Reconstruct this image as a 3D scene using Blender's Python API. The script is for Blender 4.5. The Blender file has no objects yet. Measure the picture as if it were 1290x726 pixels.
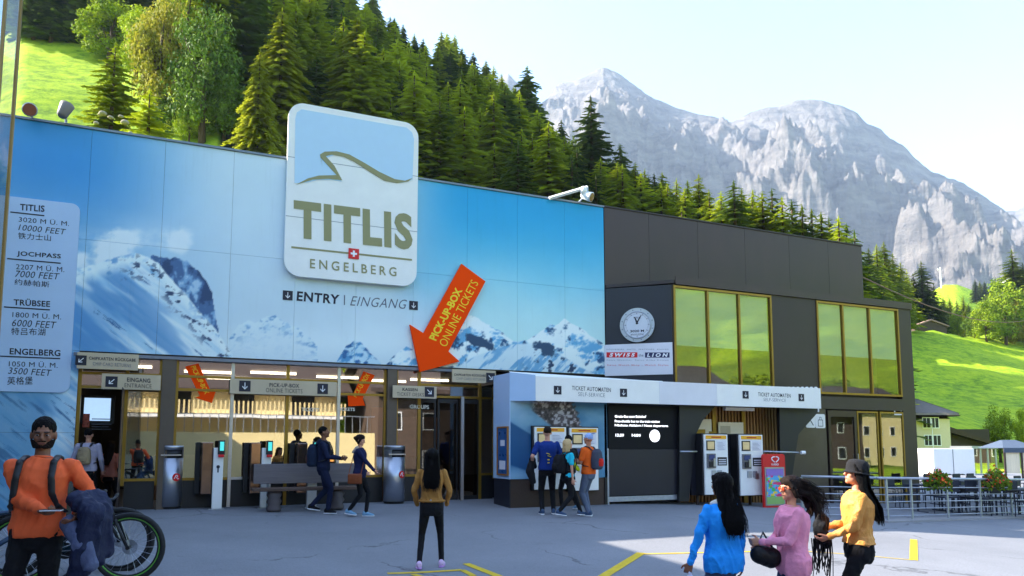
import bpy, bmesh, math, random
import numpy as np
from mathutils import Vector, Matrix, noise
random.seed(11)
rad = math.radians
SC = bpy.context.scene
COL = SC.collection
# ------------------------------------------------------------------ camera
F = 950.0; CXP = 645.0; CYP = 466.0; HOR = 562.0
PITCH = math.atan((HOR - CYP) / F); YAW = rad(24.6)
CAM = Vector((0, -17.7, 1.33))
cam_d = bpy.data.cameras.new('camera'); cam = bpy.data.objects.new('camera', cam_d); COL.objects.link(cam)
cam.location = CAM; cam.rotation_euler = (rad(90) + PITCH, 0, -YAW)
cam_d.sensor_width = 36; cam_d.lens = 36 * F / 1290; cam_d.shift_y = (CYP - 363) / 1290
cam_d.clip_start = 0.05; cam_d.clip_end = 20000
SC.camera = cam
# ------------------------------------------------------------------ light
SUN = Vector((-.876 * math.cos(rad(32)), .482 * math.cos(rad(32)), math.sin(rad(32)))).normalized()
world = bpy.data.worlds.new('World'); SC.world = world; world.use_nodes = True
wn = world.node_tree; bg = wn.nodes['Background']
sky = wn.nodes.new('ShaderNodeTexSky'); sky.sky_type = 'NISHITA'; sky.sun_disc = False
sky.sun_elevation = rad(32); sky.sun_rotation = math.atan2(SUN.x, SUN.y)
sky.altitude = 1000; sky.air_density = 1.0; sky.dust_density = 1.2; sky.ozone_density = 1.0
wn.links.new(sky.outputs[0], bg.inputs[0]); bg.inputs[1].default_value = 0.15
sun_d = bpy.data.lights.new('sun', 'SUN'); sun = bpy.data.objects.new('sun', sun_d); COL.objects.link(sun)
sun_d.energy = 5.0; sun_d.angle = rad(0.5); sun_d.color = (1, .91, .77)
sun.rotation_euler = SUN.to_track_quat('Z', 'Y').to_euler()
SC.view_settings.view_transform = 'Standard'; SC.view_settings.look = 'None'
SC.view_settings.exposure = 2.12; SC.view_settings.gamma = 1.0
SC.cycles.max_bounces = 6; SC.cycles.transparent_max_bounces = 10; SC.cycles.volume_bounces = 0; SC.cycles.volume_step_rate = 5
SC.cycles.caustics_reflective = False; SC.cycles.caustics_refractive = False
SC.cycles.sample_clamp_indirect = 4.0

# ------------------------------------------------------------------ camera maths: a pixel of the photograph to a point in the place
Hh = Vector((math.sin(YAW), math.cos(YAW), 0)); Rr = Vector((math.cos(YAW), -math.sin(YAW), 0)); Uu = Vector((0, 0, 1))
FW = Hh * math.cos(PITCH) + Uu * math.sin(PITCH); UPV = Uu * math.cos(PITCH) - Hh * math.sin(PITCH)
def ray(px, py): return FW + Rr * ((px - CXP) / F) - UPV * ((py - CYP) / F)
def on(i, v, px, py):
    d = ray(px, py); return CAM + d * ((v - CAM[i]) / d[i])
def ony(y, px, py): return on(1, y, px, py)
def onx(x, px, py): return on(0, x, px, py)
def onz(z, px, py): return on(2, z, px, py)
def onplane(p0, n, px, py):
    d = ray(px, py); return CAM + d * ((p0 - CAM).dot(n) / d.dot(n))
def sstep(a, b, x):
    t = max(0., min(1., (x - a) / (b - a))); return t * t * (3 - 2 * t)
def gz(x, y):                                         # height of the plaza: it falls away from the hall
    s = .022 + .023 * sstep(-.5, 3.4, x)
    yy = max(min(y, 0), -26)
    return s * yy - .035 * max(0, min(x, 22) - 10)
def ong(px, py):                                      # pixel to the plaza surface
    d = ray(px, py); t = 3.0
    for _ in range(80):
        p = CAM + d * t; e = p.z - gz(p.x, p.y); t += e / max(.05, -d.z) * .7
    return CAM + d * t
def at_depth(px, depth):                              # a spot on the plaza at that distance, in that column of the photograph
    x = (px - CXP) / F * depth
    p = CAM + Hh * depth + Rr * x
    return Vector((p.x, p.y, gz(p.x, p.y)))

# ------------------------------------------------------------------ objects
def empty(name, loc=(0, 0, 0), rz=0.0, label=None, cat=None, group=None):
    o = bpy.data.objects.new(name, None); o.empty_display_size = .1; COL.objects.link(o)
    o.location = loc; o.rotation_euler = (0, 0, rz); tag(o, label, cat, group); return o
def tag(o, label=None, cat=None, group=None, kind=None):
    if label: o['label'] = label
    if cat: o['category'] = cat
    if group: o['group'] = group
    if kind: o['kind'] = kind
    return o
def copy_tree(o, parent=None):
    c = o.copy(); COL.objects.link(c)
    if parent is not None:
        c.parent = parent
    for ch in list(o.children): copy_tree(ch, c)
    return c
def link_mesh(name, me, parent=None, loc=None):
    o = bpy.data.objects.new(name, me); COL.objects.link(o)
    if parent is not None: o.parent = parent
    if loc is not None: o.location = loc
    return o

class MB:
    def __init__(s): s.v = []; s.f = []; s.m = []; s.k = 0
    def add(s, vs, fs, k=None):
        b = len(s.v); s.v += [tuple(v) for v in vs]; s.f += [tuple(b + i for i in f) for f in fs]
        s.m += [s.k if k is None else k] * len(fs); return s
    def box(s, x0, x1, y0, y1, z0, z1, k=None):
        x0, x1 = sorted((x0, x1)); y0, y1 = sorted((y0, y1)); z0, z1 = sorted((z0, z1))
        return s.add([(x0,y0,z0),(x1,y0,z0),(x1,y1,z0),(x0,y1,z0),(x0,y0,z1),(x1,y0,z1),(x1,y1,z1),(x0,y1,z1)],
                     [(0,3,2,1),(4,5,6,7),(0,1,5,4),(1,2,6,5),(2,3,7,6),(3,0,4,7)], k)
    def bbox(s, x0, x1, y0, y1, z0, z1, b=.01, k=None):      # bevelled box
        x0, x1 = sorted((x0, x1)); y0, y1 = sorted((y0, y1)); z0, z1 = sorted((z0, z1))
        bm = bmesh.new(); bmesh.ops.create_cube(bm, size=1)
        for v in bm.verts: v.co = ((x0+x1)/2 + v.co.x*(x1-x0), (y0+y1)/2 + v.co.y*(y1-y0), (z0+z1)/2 + v.co.z*(z1-z0))
        bmesh.ops.bevel(bm, geom=list(bm.edges), offset=b, segments=2, affect='EDGES', profile=.6)
        bm.verts.index_update()
        s.add([v.co for v in bm.verts], [[v.index for v in f.verts] for f in bm.faces], k); bm.free(); return s
    def extr(s, pts, d, k=None):                             # polygon pts (3d) extruded by the vector d
        n = len(pts); d = Vector(d); P = [Vector(p) for p in pts]
        nrm = Vector((0,0,0))
        for i in range(n): nrm += P[i].cross(P[(i+1) % n])
        if nrm.dot(d) > 0: P = P[::-1]
        return s.add(P + [p + d for p in P], [tuple(range(n)), tuple(range(2*n-1, n-1, -1))] + [(i, i+n, (i+1) % n + n, (i+1) % n) for i in range(n)], k)
    def tube(s, pts, r, n=8, k=None, closed=False):
        P = [Vector(p) for p in pts]; R = r if isinstance(r, (list, tuple)) else [r] * len(P)
        vs = []; fs = []; m = len(P); prev = None
        for i, p in enumerate(P):
            a = P[(i-1) % m] if (i or closed) else P[i]; b = P[(i+1) % m] if (i < m-1 or closed) else P[i]
            t = (b - a).normalized()
            if prev is None:
                q = Vector((0,0,1)) if abs(t.z) < .9 else Vector((1,0,0)); u = t.cross(q).normalized()
            else:
                u = (prev - t * prev.dot(t)).normalized()
            prev = u; w = t.cross(u)
            for j in range(n):
                an = 2*math.pi*j/n; vs.append(p + (u*math.cos(an) + w*math.sin(an)) * R[i])
        for i in range(m if closed else m-1):
            for j in range(n):
                fs.append((i*n+j, i*n+(j+1) % n, ((i+1) % m)*n+(j+1) % n, ((i+1) % m)*n+j))
        if not closed: fs += [tuple(range(n-1, -1, -1)), tuple(range((m-1)*n, m*n))]
        return s.add(vs, fs, k)
    def lathe(s, c, prof, n=24, k=None, sx=1, sy=1):         # prof: (r, z)
        vs = []; fs = []; c = Vector(c)
        for r, z in prof:
            for j in range(n):
                a = 2*math.pi*j/n; vs.append(c + Vector((r*math.cos(a)*sx, r*math.sin(a)*sy, z)))
        for i in range(len(prof)-1):
            for j in range(n): fs.append((i*n+j, i*n+(j+1) % n, (i+1)*n+(j+1) % n, (i+1)*n+j))
        fs += [tuple(range(n-1, -1, -1)), tuple(range((len(prof)-1)*n, len(prof)*n))]
        return s.add(vs, fs, k)
    def disc(s, c, r, ax, t=.01, n=28, k=None, r2=None):     # flat cylinder with its axis along ax
        c = Vector(c); ax = Vector(ax).normalized(); return s.tube([c, c + ax*t], [r, r2 or r], n, k)
    def ell(s, c, rx, ry, rz, n=12, m=8, k=None, rot=None):
        vs = []; c = Vector(c)
        for i in range(1, m):
            th = math.pi*i/m
            for j in range(n):
                a = 2*math.pi*j/n; p = Vector((rx*math.sin(th)*math.cos(a), ry*math.sin(th)*math.sin(a), rz*math.cos(th)))
                vs.append(c + (rot @ p if rot else p))
        t = Vector((0,0,rz)); vs += [c + (rot @ t if rot else t), c - (rot @ t if rot else t)]
        T = (m-1)*n; fs = [(T, j, (j+1) % n) for j in range(n)] + [(T+1, (m-2)*n+(j+1) % n, (m-2)*n+j) for j in range(n)]
        for i in range(m-2):
            for j in range(n): fs.append((i*n+j, (i+1)*n+j, (i+1)*n+(j+1) % n, i*n+(j+1) % n))
        return s.add(vs, fs, k)
    def mesh(s, mats, smooth=False, name='mesh'):
        me = bpy.data.meshes.new(name); me.from_pydata(s.v, [], s.f)
        for m in (mats if isinstance(mats, (list, tuple)) else [mats]): me.materials.append(m)
        if any(s.m): me.polygons.foreach_set('material_index', s.m)
        if smooth: me.polygons.foreach_set('use_smooth', [True]*len(s.f))
        me.update(); return me
    def build(s, name, mats, parent=None, smooth=False, loc=None):
        return link_mesh(name, s.mesh(mats, smooth, name), parent, loc)

# ------------------------------------------------------------------ materials
def lin(c):
    def g(x):
        x /= 255.; return x/12.92 if x <= .04045 else ((x+.055)/1.055)**2.4
    return (g(c[0]), g(c[1]), g(c[2]), 1)
_M = {}
def N(nt, t, **kw):
    n = nt.nodes.new(t)
    for k, v in kw.items():
        if k in n.inputs: n.inputs[k].default_value = v
        else: setattr(n, k, v)
    return n
def pm(name, col, rough=.6, metal=0., var=.12, scale=6., bump=0., bscale=40., orand=0., coat=0., emit=0., spec=.5, stretch=None, fine=.0):
    if name in _M: return _M[name]
    m = bpy.data.materials.new(name); m.use_nodes = True; nt = m.node_tree; L = nt.links.new
    b = nt.nodes['Principled BSDF']; c = lin(col)
    b.inputs['Roughness'].default_value = rough; b.inputs['Metallic'].default_value = metal
    b.inputs['Coat Weight'].default_value = coat; b.inputs['Specular IOR Level'].default_value = spec
    tc = N(nt, 'ShaderNodeTexCoord'); src = tc.outputs['Object']
    if stretch:
        mp = N(nt, 'ShaderNodeMapping'); mp.inputs['Scale'].default_value = stretch; L(src, mp.inputs[0]); src = mp.outputs[0]
    if var > 0 or orand > 0:
        nz = N(nt, 'ShaderNodeTexNoise', Scale=scale, Detail=6., Roughness=.62); L(src, nz.inputs['Vector'])
        mr = N(nt, 'ShaderNodeMapRange'); mr.inputs[1].default_value = .25; mr.inputs[2].default_value = .75
        mr.inputs[3].default_value = 1 - var; mr.inputs[4].default_value = 1 + var; L(nz.outputs[0], mr.inputs[0])
        val = mr.outputs[0]
        if orand > 0:
            oi = N(nt, 'ShaderNodeObjectInfo'); m2 = N(nt, 'ShaderNodeMapRange'); m2.inputs[3].default_value = 1-orand; m2.inputs[4].default_value = 1+orand
            L(oi.outputs['Random'], m2.inputs[0]); mu = N(nt, 'ShaderNodeMath', operation='MULTIPLY'); L(val, mu.inputs[0]); L(m2.outputs[0], mu.inputs[1]); val = mu.outputs[0]
        vm = N(nt, 'ShaderNodeVectorMath', operation='SCALE'); vm.inputs[0].default_value = c[:3]; L(val, vm.inputs['Scale']); L(vm.outputs[0], b.inputs['Base Color'])
        r2 = N(nt, 'ShaderNodeMapRange'); r2.inputs[3].default_value = max(.02, rough - .12*var/.12*.5); r2.inputs[4].default_value = min(1, rough + .06); L(nz.outputs[0], r2.inputs[0]); L(r2.outputs[0], b.inputs['Roughness'])
    else: b.inputs['Base Color'].default_value = c
    if bump > 0:
        n2 = N(nt, 'ShaderNodeTexNoise', Scale=bscale, Detail=4.); L(src, n2.inputs['Vector'])
        bp = N(nt, 'ShaderNodeBump', Strength=bump, Distance=.02); L(n2.outputs[0], bp.inputs['Height']); L(bp.outputs[0], b.inputs['Normal'])
    if emit > 0:
        b.inputs['Emission Color'].default_value = c; b.inputs['Emission Strength'].default_value = emit
    _M[name] = m; return m
def attr_mat(name, attr='paint', rough=.55, var=.04, spec=.4, bump=0., bscale=200):
    m = bpy.data.materials.new(name); m.use_nodes = True; nt = m.node_tree; L = nt.links.new; b = nt.nodes['Principled BSDF']
    a = N(nt, 'ShaderNodeAttribute'); a.attribute_name = attr
    tc = N(nt, 'ShaderNodeTexCoord'); nz = N(nt, 'ShaderNodeTexNoise', Scale=1.3, Detail=7., Roughness=.65); L(tc.outputs['Object'], nz.inputs['Vector'])
    mr = N(nt, 'ShaderNodeMapRange'); mr.inputs[1].default_value = .3; mr.inputs[2].default_value = .7; mr.inputs[3].default_value = 1-var; mr.inputs[4].default_value = 1+var; L(nz.outputs[0], mr.inputs[0]); mp = N(nt, 'ShaderNodeMapping'); mp.inputs['Scale'].default_value = (7, 7, .35); L(tc.outputs['Object'], mp.inputs[0]); n3 = N(nt, 'ShaderNodeTexNoise', Scale=1., Detail=5., Roughness=.7); L(mp.outputs[0], n3.inputs['Vector']); m3 = N(nt, 'ShaderNodeMapRange'); m3.inputs[1].default_value = .56; m3.inputs[2].default_value = .8; m3.inputs[3].default_value = 1.; m3.inputs[4].default_value = 1-3.5*var; L(n3.outputs[0], m3.inputs[0]); mq = N(nt, 'ShaderNodeMath', operation='MULTIPLY'); L(mr.outputs[0], mq.inputs[0]); L(m3.outputs[0], mq.inputs[1]); vm = N(nt, 'ShaderNodeVectorMath', operation='SCALE'); L(a.outputs['Color'], vm.inputs[0]); L(mq.outputs[0], vm.inputs['Scale']); L(vm.outputs[0], b.inputs['Base Color'])
    b.inputs['Roughness'].default_value = rough; b.inputs['Specular IOR Level'].default_value = spec
    if bump:
        n2 = N(nt, 'ShaderNodeTexNoise', Scale=bscale, Detail=4.); L(tc.outputs['Object'], n2.inputs['Vector'])
        bp = N(nt, 'ShaderNodeBump', Strength=bump, Distance=.02); L(n2.outputs[0], bp.inputs['Height']); L(bp.outputs[0], b.inputs['Normal'])
    return m
def glass_mat(name, tint=(235, 240, 238), refl=.35, rough=.015, clear=.9, wav=.0):
    m = bpy.data.materials.new(name); m.use_nodes = True; nt = m.node_tree; L = nt.links.new
    nt.nodes.remove(nt.nodes['Principled BSDF']); out = nt.nodes['Material Output']
    g = N(nt, 'ShaderNodeBsdfGlossy', Roughness=rough); g.inputs['Color'].default_value = lin(tint)
    t = N(nt, 'ShaderNodeBsdfTransparent'); t.inputs['Color'].default_value = (clear, clear, clear*.98, 1)
    lw = N(nt, 'ShaderNodeFresnel', IOR=1.5); mr = N(nt, 'ShaderNodeMapRange'); mr.inputs[1].default_value = .04; mr.inputs[2].default_value = 1; mr.inputs[3].default_value = refl; mr.inputs[4].default_value = 1
    L(lw.outputs[0], mr.inputs[0]); mx = N(nt, 'ShaderNodeMixShader'); ge = N(nt, 'ShaderNodeNewGeometry'); iv = N(nt, 'ShaderNodeMath', operation='SUBTRACT'); iv.inputs[0].default_value = 1.; L(ge.outputs['Backfacing'], iv.inputs[1]); ml = N(nt, 'ShaderNodeMath', operation='MULTIPLY'); L(mr.outputs[0], ml.inputs[0]); L(iv.outputs[0], ml.inputs[1]); L(ml.outputs[0], mx.inputs[0]); L(t.outputs[0], mx.inputs[1]); L(g.outputs[0], mx.inputs[2]); L(mx.outputs[0], out.inputs[0])
    if wav:
        tc = N(nt, 'ShaderNodeTexCoord'); n2 = N(nt, 'ShaderNodeTexNoise', Scale=.9, Detail=1.); L(tc.outputs['Object'], n2.inputs['Vector'])
        bp = N(nt, 'ShaderNodeBump', Strength=wav, Distance=.05); L(n2.outputs[0], bp.inputs['Height']); L(bp.outputs[0], g.inputs['Normal'])
    return m

# ------------------------------------------------------------------ lettering: flat print, its corners given as points
_TX = {}
def text_mesh(s, bold=0., shear=0., space=1.0):
    key = (s, bold, shear, space)
    if key in _TX: return _TX[key]
    cu = bpy.data.curves.new('t', 'FONT'); cu.body = s; cu.size = 1; cu.offset = bold; cu.shear = shear; cu.space_character = space; cu.resolution_u = 3; cu.fill_mode = 'BOTH'
    o = bpy.data.objects.new('t', cu); COL.objects.link(o); bpy.context.view_layer.update()
    me = bpy.data.meshes.new_from_object(o.evaluated_get(bpy.context.evaluated_depsgraph_get()))
    co = np.zeros(len(me.vertices)*3); me.vertices.foreach_get('co', co); co = co.reshape(-1, 3)[:, :2]
    fs = [tuple(p.vertices) for p in me.polygons]
    bpy.data.objects.remove(o); bpy.data.curves.remove(cu); bpy.data.meshes.remove(me)
    if len(co):
        lo = co.min(0); hi = co.max(0); co = (co - lo) / np.maximum(hi - lo, 1e-6)
    _TX[key] = (co, fs); return _TX[key]
def letter(s, A, B, D, m, parent, bold=0., shear=0., space=1.0, name='lettering', mb=None):
    """string s stretched over the parallelogram with baseline A-B and left edge A-D (world points; the parent's place is taken off)"""
    co, fs = text_mesh(s, bold, shear, space)
    A = Vector(A); B = Vector(B); D = Vector(D)
    off = parent.location if parent is not None else Vector((0,0,0))
    vs = [A + (B-A)*float(u) + (D-A)*float(v) - off for u, v in co]
    if mb is not None: mb.add(vs, fs); return None
    me = bpy.data.meshes.new(name); me.from_pydata(vs, [], fs); me.materials.append(m); me.update()
    return link_mesh(name, me, parent)
def lpx(s, y, bl, br, tl, m, parent, **kw):             # the same, corners given in pixels on the plane of constant y
    return letter(s, ony(y, *bl), ony(y, *br), ony(y, *tl), m, parent, **kw)
M_dark = pm('dark_bronze_sheet', (62, 45, 45), .45, .03, var=.22, scale=.7, orand=.09, bump=.05, bscale=3, stretch=(1, 1, .35))
M_dark2 = pm('dark_brown_metal', (52, 40, 38), .5, .03, var=.15, scale=2, orand=.08)
M_black = pm('matt_black', (24, 24, 28), .55, var=.2, scale=5)
M_navy = pm('dark_navy_panel', (26, 28, 40), .4, var=.15, scale=2)
M_gold = pm('brass_frame', (150, 118, 44), .4, .5, var=.1, scale=9)
M_steel = pm('brushed_steel', (176, 180, 190), .32, .9, var=.1, scale=4, stretch=(1, 1, 30), bump=.05, bscale=120)
M_galv = pm('galvanised_steel', (170, 176, 186), .45, .7, var=.14, scale=14)
M_white = pm('white_paint', (238, 237, 234), .45, var=.04, scale=3)
M_lav = pm('pale_lavender_board', (222, 221, 228), .5, var=.05, scale=2)
M_cream = pm('cream_sign_board', (196, 178, 150), .55, var=.06, scale=3)
M_ink = pm('dark_ink', (30, 28, 44), .6, var=0)
M_inkg = pm('grey_ink', (92, 98, 116), .6, var=0)
M_oliv = pm('olive_ink', (146, 142, 100), .6, var=.03)
M_red = pm('sign_red', (214, 24, 30), .5, var=.05)
M_orange = pm('orange_sign', (255, 74, 2), .85, var=.03, scale=2, spec=.15)
M_yel = pm('yellow_ink', (250, 214, 20), .5, var=.03)
M_wpr = pm('white_print', (240, 240, 244), .5, var=0)
M_inter = pm('interior_dark', (40, 38, 38), .7, var=.25, scale=2)
M_ceil = pm('interior_ceiling', (62, 54, 50), .7, var=.15, scale=2)
M_glassR = glass_mat('shop_glass', (240, 238, 232), .5, wav=.02)
M_glassU = glass_mat('upper_glass', (232, 240, 240), .22, wav=.03)
M_glassM = glass_mat('mirror_glass', (226, 238, 246), .6, .01)
M_rub = pm('rubber', (22, 22, 24), .75, var=.1)
M_lamp = pm('lamp_emitter', (255, 236, 200), .5, var=0, emit=2.2)
# ------------------------------------------------------------------ plaza, hillside, mountains
def fbm(x, y, o=5, sc=1., seed=0., H=1.0): return noise.fractal(Vector((x*sc + seed, y*sc - seed, seed*.37)), H, 2.1, o)
def interp(x, pts):
    if x <= pts[0][0]: return pts[0][1]
    for (a, b), (c, d) in zip(pts, pts[1:]):
        if x <= c:
            t = (x-a)/(c-a); return b + (d-b)*t
    return pts[-1][1]
def zrow(py, d): return CAM.z + d*math.tan(PITCH + math.atan((CYP-py)/F))      # height that shows at that row, d metres off
def ypx(z, d): return CYP - F*math.tan(math.atan((z-CAM.z)/d) - PITCH)
def dir_at(px, py):
    r = ray(px, py); k = 1/r.dot(Hh); return Vector((r.x*k, r.y*k, 0))
def pxdir(px):
    d = Hh + Rr * ((px - CXP) / F); return d            # horizontal, one unit of depth
# plaza
def asphalt():
    m = bpy.data.materials.new('plaza_asphalt'); m.use_nodes = True; nt = m.node_tree; L = nt.links.new; b = nt.nodes['Principled BSDF']
    tc = N(nt, 'ShaderNodeTexCoord'); P = tc.outputs['Object']
    big = N(nt, 'ShaderNodeTexNoise', Scale=.35, Detail=6., Roughness=.65); L(P, big.inputs['Vector'])
    grain = N(nt, 'ShaderNodeTexNoise', Scale=38., Detail=6., Roughness=.85); L(P, grain.inputs['Vector'])
    vo = N(nt, 'ShaderNodeTexVoronoi', feature='DISTANCE_TO_EDGE', Scale=.28)
    wr = N(nt, 'ShaderNodeTexNoise', Scale=1.4, Detail=5.); L(P, wr.inputs['Vector'])
    wm = N(nt, 'ShaderNodeMixRGB', blend_type='LINEAR_LIGHT'); wm.inputs[0].default_value = .5; L(P, wm.inputs[1]); L(wr.outputs['Color'], wm.inputs[2]); L(wm.outputs[0], vo.inputs['Vector'])
    cr = N(nt, 'ShaderNodeMapRange'); cr.inputs[1].default_value = .0; cr.inputs[2].default_value = .010; cr.inputs[3].default_value = .45; cr.inputs[4].default_value = 1.; L(vo.outputs[0], cr.inputs[0])
    gate = N(nt, 'ShaderNodeMapRange'); gate.inputs[1].default_value = .5; gate.inputs[2].default_value = .55; L(big.outputs[0], gate.inputs[0])
    cm = N(nt, 'ShaderNodeMix', data_type='FLOAT'); cm.inputs[2].default_value = 1.; L(gate.outputs[0], cm.inputs[0]); L(cr.outputs[0], cm.inputs[3])
    st = N(nt, 'ShaderNodeTexNoise', Scale=.9, Detail=8., Roughness=.62); mps = N(nt, 'ShaderNodeMapping'); mps.inputs['Scale'].default_value = (.8, 1.5, 1); L(P, mps.inputs[0]); L(mps.outputs[0], st.inputs['Vector'])
    s2 = N(nt, 'ShaderNodeMapRange'); s2.inputs[1].default_value = .64; s2.inputs[2].default_value = .78; s2.inputs[3].default_value = 1.; s2.inputs[4].default_value = .72; L(st.outputs[0], s2.inputs[0])
    r1 = N(nt, 'ShaderNodeMapRange'); r1.inputs[1].default_value = .25; r1.inputs[2].default_value = .75; r1.inputs[3].default_value = .82; r1.inputs[4].default_value = 1.18; L(big.outputs[0], r1.inputs[0])
    r2 = N(nt, 'ShaderNodeMapRange'); r2.inputs[1].default_value = .25; r2.inputs[2].default_value = .75; r2.inputs[3].default_value = .68; r2.inputs[4].default_value = 1.32; L(grain.outputs[0], r2.inputs[0])
    v = r1.outputs[0]
    for o in (r2.outputs[0], cm.outputs[0], s2.outputs[0]):
        mu = N(nt, 'ShaderNodeMath', operation='MULTIPLY'); L(v, mu.inputs[0]); L(o, mu.inputs[1]); v = mu.outputs[0]
    sc = N(nt, 'ShaderNodeVectorMath', operation='SCALE'); sc.inputs[0].default_value = (.20, .205, .225); L(v, sc.inputs['Scale']); L(sc.outputs[0], b.inputs['Base Color'])
    b.inputs['Roughness'].default_value = .8; b.inputs['Specular IOR Level'].default_value = .35
    bp = N(nt, 'ShaderNodeBump', Strength=.25, Distance=.01); L(grain.outputs[0], bp.inputs['Height']); L(bp.outputs[0], b.inputs['Normal'])
    return m
M_asph = asphalt()
def sheet(name, x0, x1, y0, y1, st, fn, m):
    nx = int((x1-x0)/st)+1; ny = int((y1-y0)/st)+1
    v = [(x0+(x1-x0)*i/(nx-1), y0+(y1-y0)*j/(ny-1)) for j in range(ny) for i in range(nx)]
    me = bpy.data.meshes.new(name); me.from_pydata([(a, b, fn(a, b)) for a, b in v], [], [(j*nx+i, j*nx+i+1, (j+1)*nx+i+1, (j+1)*nx+i) for j in range(ny-1) for i in range(nx-1)])
    me.materials.append(m); me.polygons.foreach_set('use_smooth', [True]*len(me.polygons)); return link_mesh(name, me)
tag(sheet('plaza', -46, 50, -46, 14, .5, gz, M_asph), kind='structure')
M_line = pm('yellow_road_paint', (214, 180, 12), .6, var=.18, scale=14)
def marking(px, parent=None, w=None):
    P = [ong(*p) for p in px]; mb = MB()
    mb.extr([Vector((p.x, p.y, gz(p.x, p.y) + .004)) for p in P], (0, 0, .003)); return mb.build('road_marking', M_line)
def stripe(a, b, w):
    A = ong(*a); B = ong(*b); d = (B-A).normalized(); s = Vector((-d.y, d.x, 0))*w/2; n = 6; mb = MB()
    L_ = [A + (B-A)*i/n for i in range(n+1)]
    for p, q in zip(L_, L_[1:]):
        Q = [p-s, q-s, q+s, p+s]; mb.add([(t.x, t.y, gz(t.x, t.y)+.006) for t in Q], [(0, 1, 2, 3)])
    return mb
for a, b, w in (((808, 697), (735, 742), .14), ((808, 698.5), (1000, 694), .06), ((587, 710.5), (668, 742), .12), ((1000, 694), (1150, 706), .04), ((1151, 680), (1151, 706), .12)):
    tag(stripe(a, b, w).build('road_marking', M_line), kind='structure')
g1 = stripe((488, 723), (582, 718.5), .09); 
for a, b in (((582, 718.5), (597, 726)), ((597, 726), (560, 735)), ((520, 724), (560, 735))): 
    s_ = stripe(a, b, .09); g1.add(s_.v, s_.f)
tag(g1.build('road_marking', M_line), kind='structure')

# hillside round the plaza: rises behind the hall, gentle on the other side of the valley
def ridge_px(px):                                      # height in the photograph of the ground line of the first ridge
    return interp(px, [(-900, 420), (-420, 330), (-150, 60), (0, -30), (120, -20), (260, -60), (380, 0), (470, 60), (530, 110), (600, 140), (660, 180), (720, 230), (780, 275),
                       (860, 300), (960, 325), (1040, 345), (1100, 390), (1150, 415), (1200, 418), (1290, 428), (1500, 440), (2200, 400), (4000, 380)])
def ridge_d(px): return interp(px, [(-300, 260), (0, 250), (470, 250), (700, 230), (1000, 210), (1150, 230), (1300, 250)])
def hill_z(px, d):
    rd = ridge_d(px); rz = zrow(ridge_px(px), rd)
    b = interp(px, [(0, 42), (700, 55), (1000, 72), (1150, 78), (1300, 86)])
    t = (d - b)/(rd - b)
    if t < 0: return -1.0
    prof = t if px < 1000 else t*(.55+.45*t)
    if px < 300: prof = min(t*1.1, t*.9+.1) if t < 1 else t
    if t > 1: prof = 1 - (t-1)*.25
    z = -1 + prof*(rz+1)
    return z
def ground_h(x, y):
    dx = x - CAM.x; dy = y - CAM.y; dep = dx*Hh.x + dy*Hh.y; lat = dx*Rr.x + dy*Rr.y; rho = math.hypot(dx, dy)
    ang = math.degrees(math.atan2(lat, dep))
    if abs(ang) < 75:
        px = CXP + F*math.tan(rad(ang)); z1 = hill_z(max(-2500, min(3600, px)), dep if abs(ang) < 60 else rho*.5)
    else: z1 = 0
    zb = -1 + max(0, rho-110)*.10 + max(0, rho-300)*.35   # the far side of the valley, behind the photographer
    w = sstep(52, 70, abs(ang)); z = z1*(1-w) + zb*w if abs(ang) < 75 else zb
    k = sstep(60, 140, rho)
    return z + k*(fbm(x, y, 4, .018, 3.)*3.0 + fbm(x, y, 3, .11, 9.)*.5)
def grass_mat():
    m = bpy.data.materials.new('meadow_grass'); m.use_nodes = True; nt = m.node_tree; L = nt.links.new; b = nt.nodes['Principled BSDF']
    tc = N(nt, 'ShaderNodeTexCoord'); P = tc.outputs['Object']
    a = N(nt, 'ShaderNodeTexNoise', Scale=.045, Detail=8., Roughness=.6); L(P, a.inputs['Vector'])
    c = N(nt, 'ShaderNodeTexNoise', Scale=.42, Detail=9., Roughness=.8); L(P, c.inputs['Vector'])
    mx = N(nt, 'ShaderNodeMath', operation='MULTIPLY_ADD'); L(c.outputs[0], mx.inputs[0]); mx.inputs[1].default_value = .75; 
    h = N(nt, 'ShaderNodeMath', operation='MULTIPLY'); L(a.outputs[0], h.inputs[0]); h.inputs[1].default_value = .3; L(h.outputs[0], mx.inputs[2])
    rp = N(nt, 'ShaderNodeValToRGB'); rp.color_ramp.elements[0].position = .42; rp.color_ramp.elements[0].color = (.11, .21, .012, 1)
    rp.color_ramp.elements[1].position = .60; rp.color_ramp.elements[1].color = (.40, .50, .02, 1)
    e = rp.color_ramp.elements.new(.5); e.color = (.24, .37, .015, 1); L(mx.outputs[0], rp.inputs[0])
    at = N(nt, 'ShaderNodeAttribute'); at.attribute_name = 'soil'; mm = N(nt, 'ShaderNodeMixRGB'); L(at.outputs['Fac'], mm.inputs[0]); L(rp.outputs[0], mm.inputs[1]); mm.inputs[2].default_value = (.03, .04, .012, 1)
    L(mm.outputs[0], b.inputs['Base Color']); b.inputs['Roughness'].default_value = .9; b.inputs['Specular IOR Level'].default_value = .15
    bp = N(nt, 'ShaderNodeBump', Strength=.8, Distance=.35); L(c.outputs[0], bp.inputs['Height']); L(bp.outputs[0], b.inputs['Normal'])
    return m
M_grass = grass_mat()
def forest_w(px, d):                                    # how wooded the first slope is there
    if px < 262: return 1. if (px > -60 and ypx(hill_z(px, d), d) < 62 + (px-60)*.1) else 0.
    if px < 1120: return 1.
    return 0.
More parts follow.
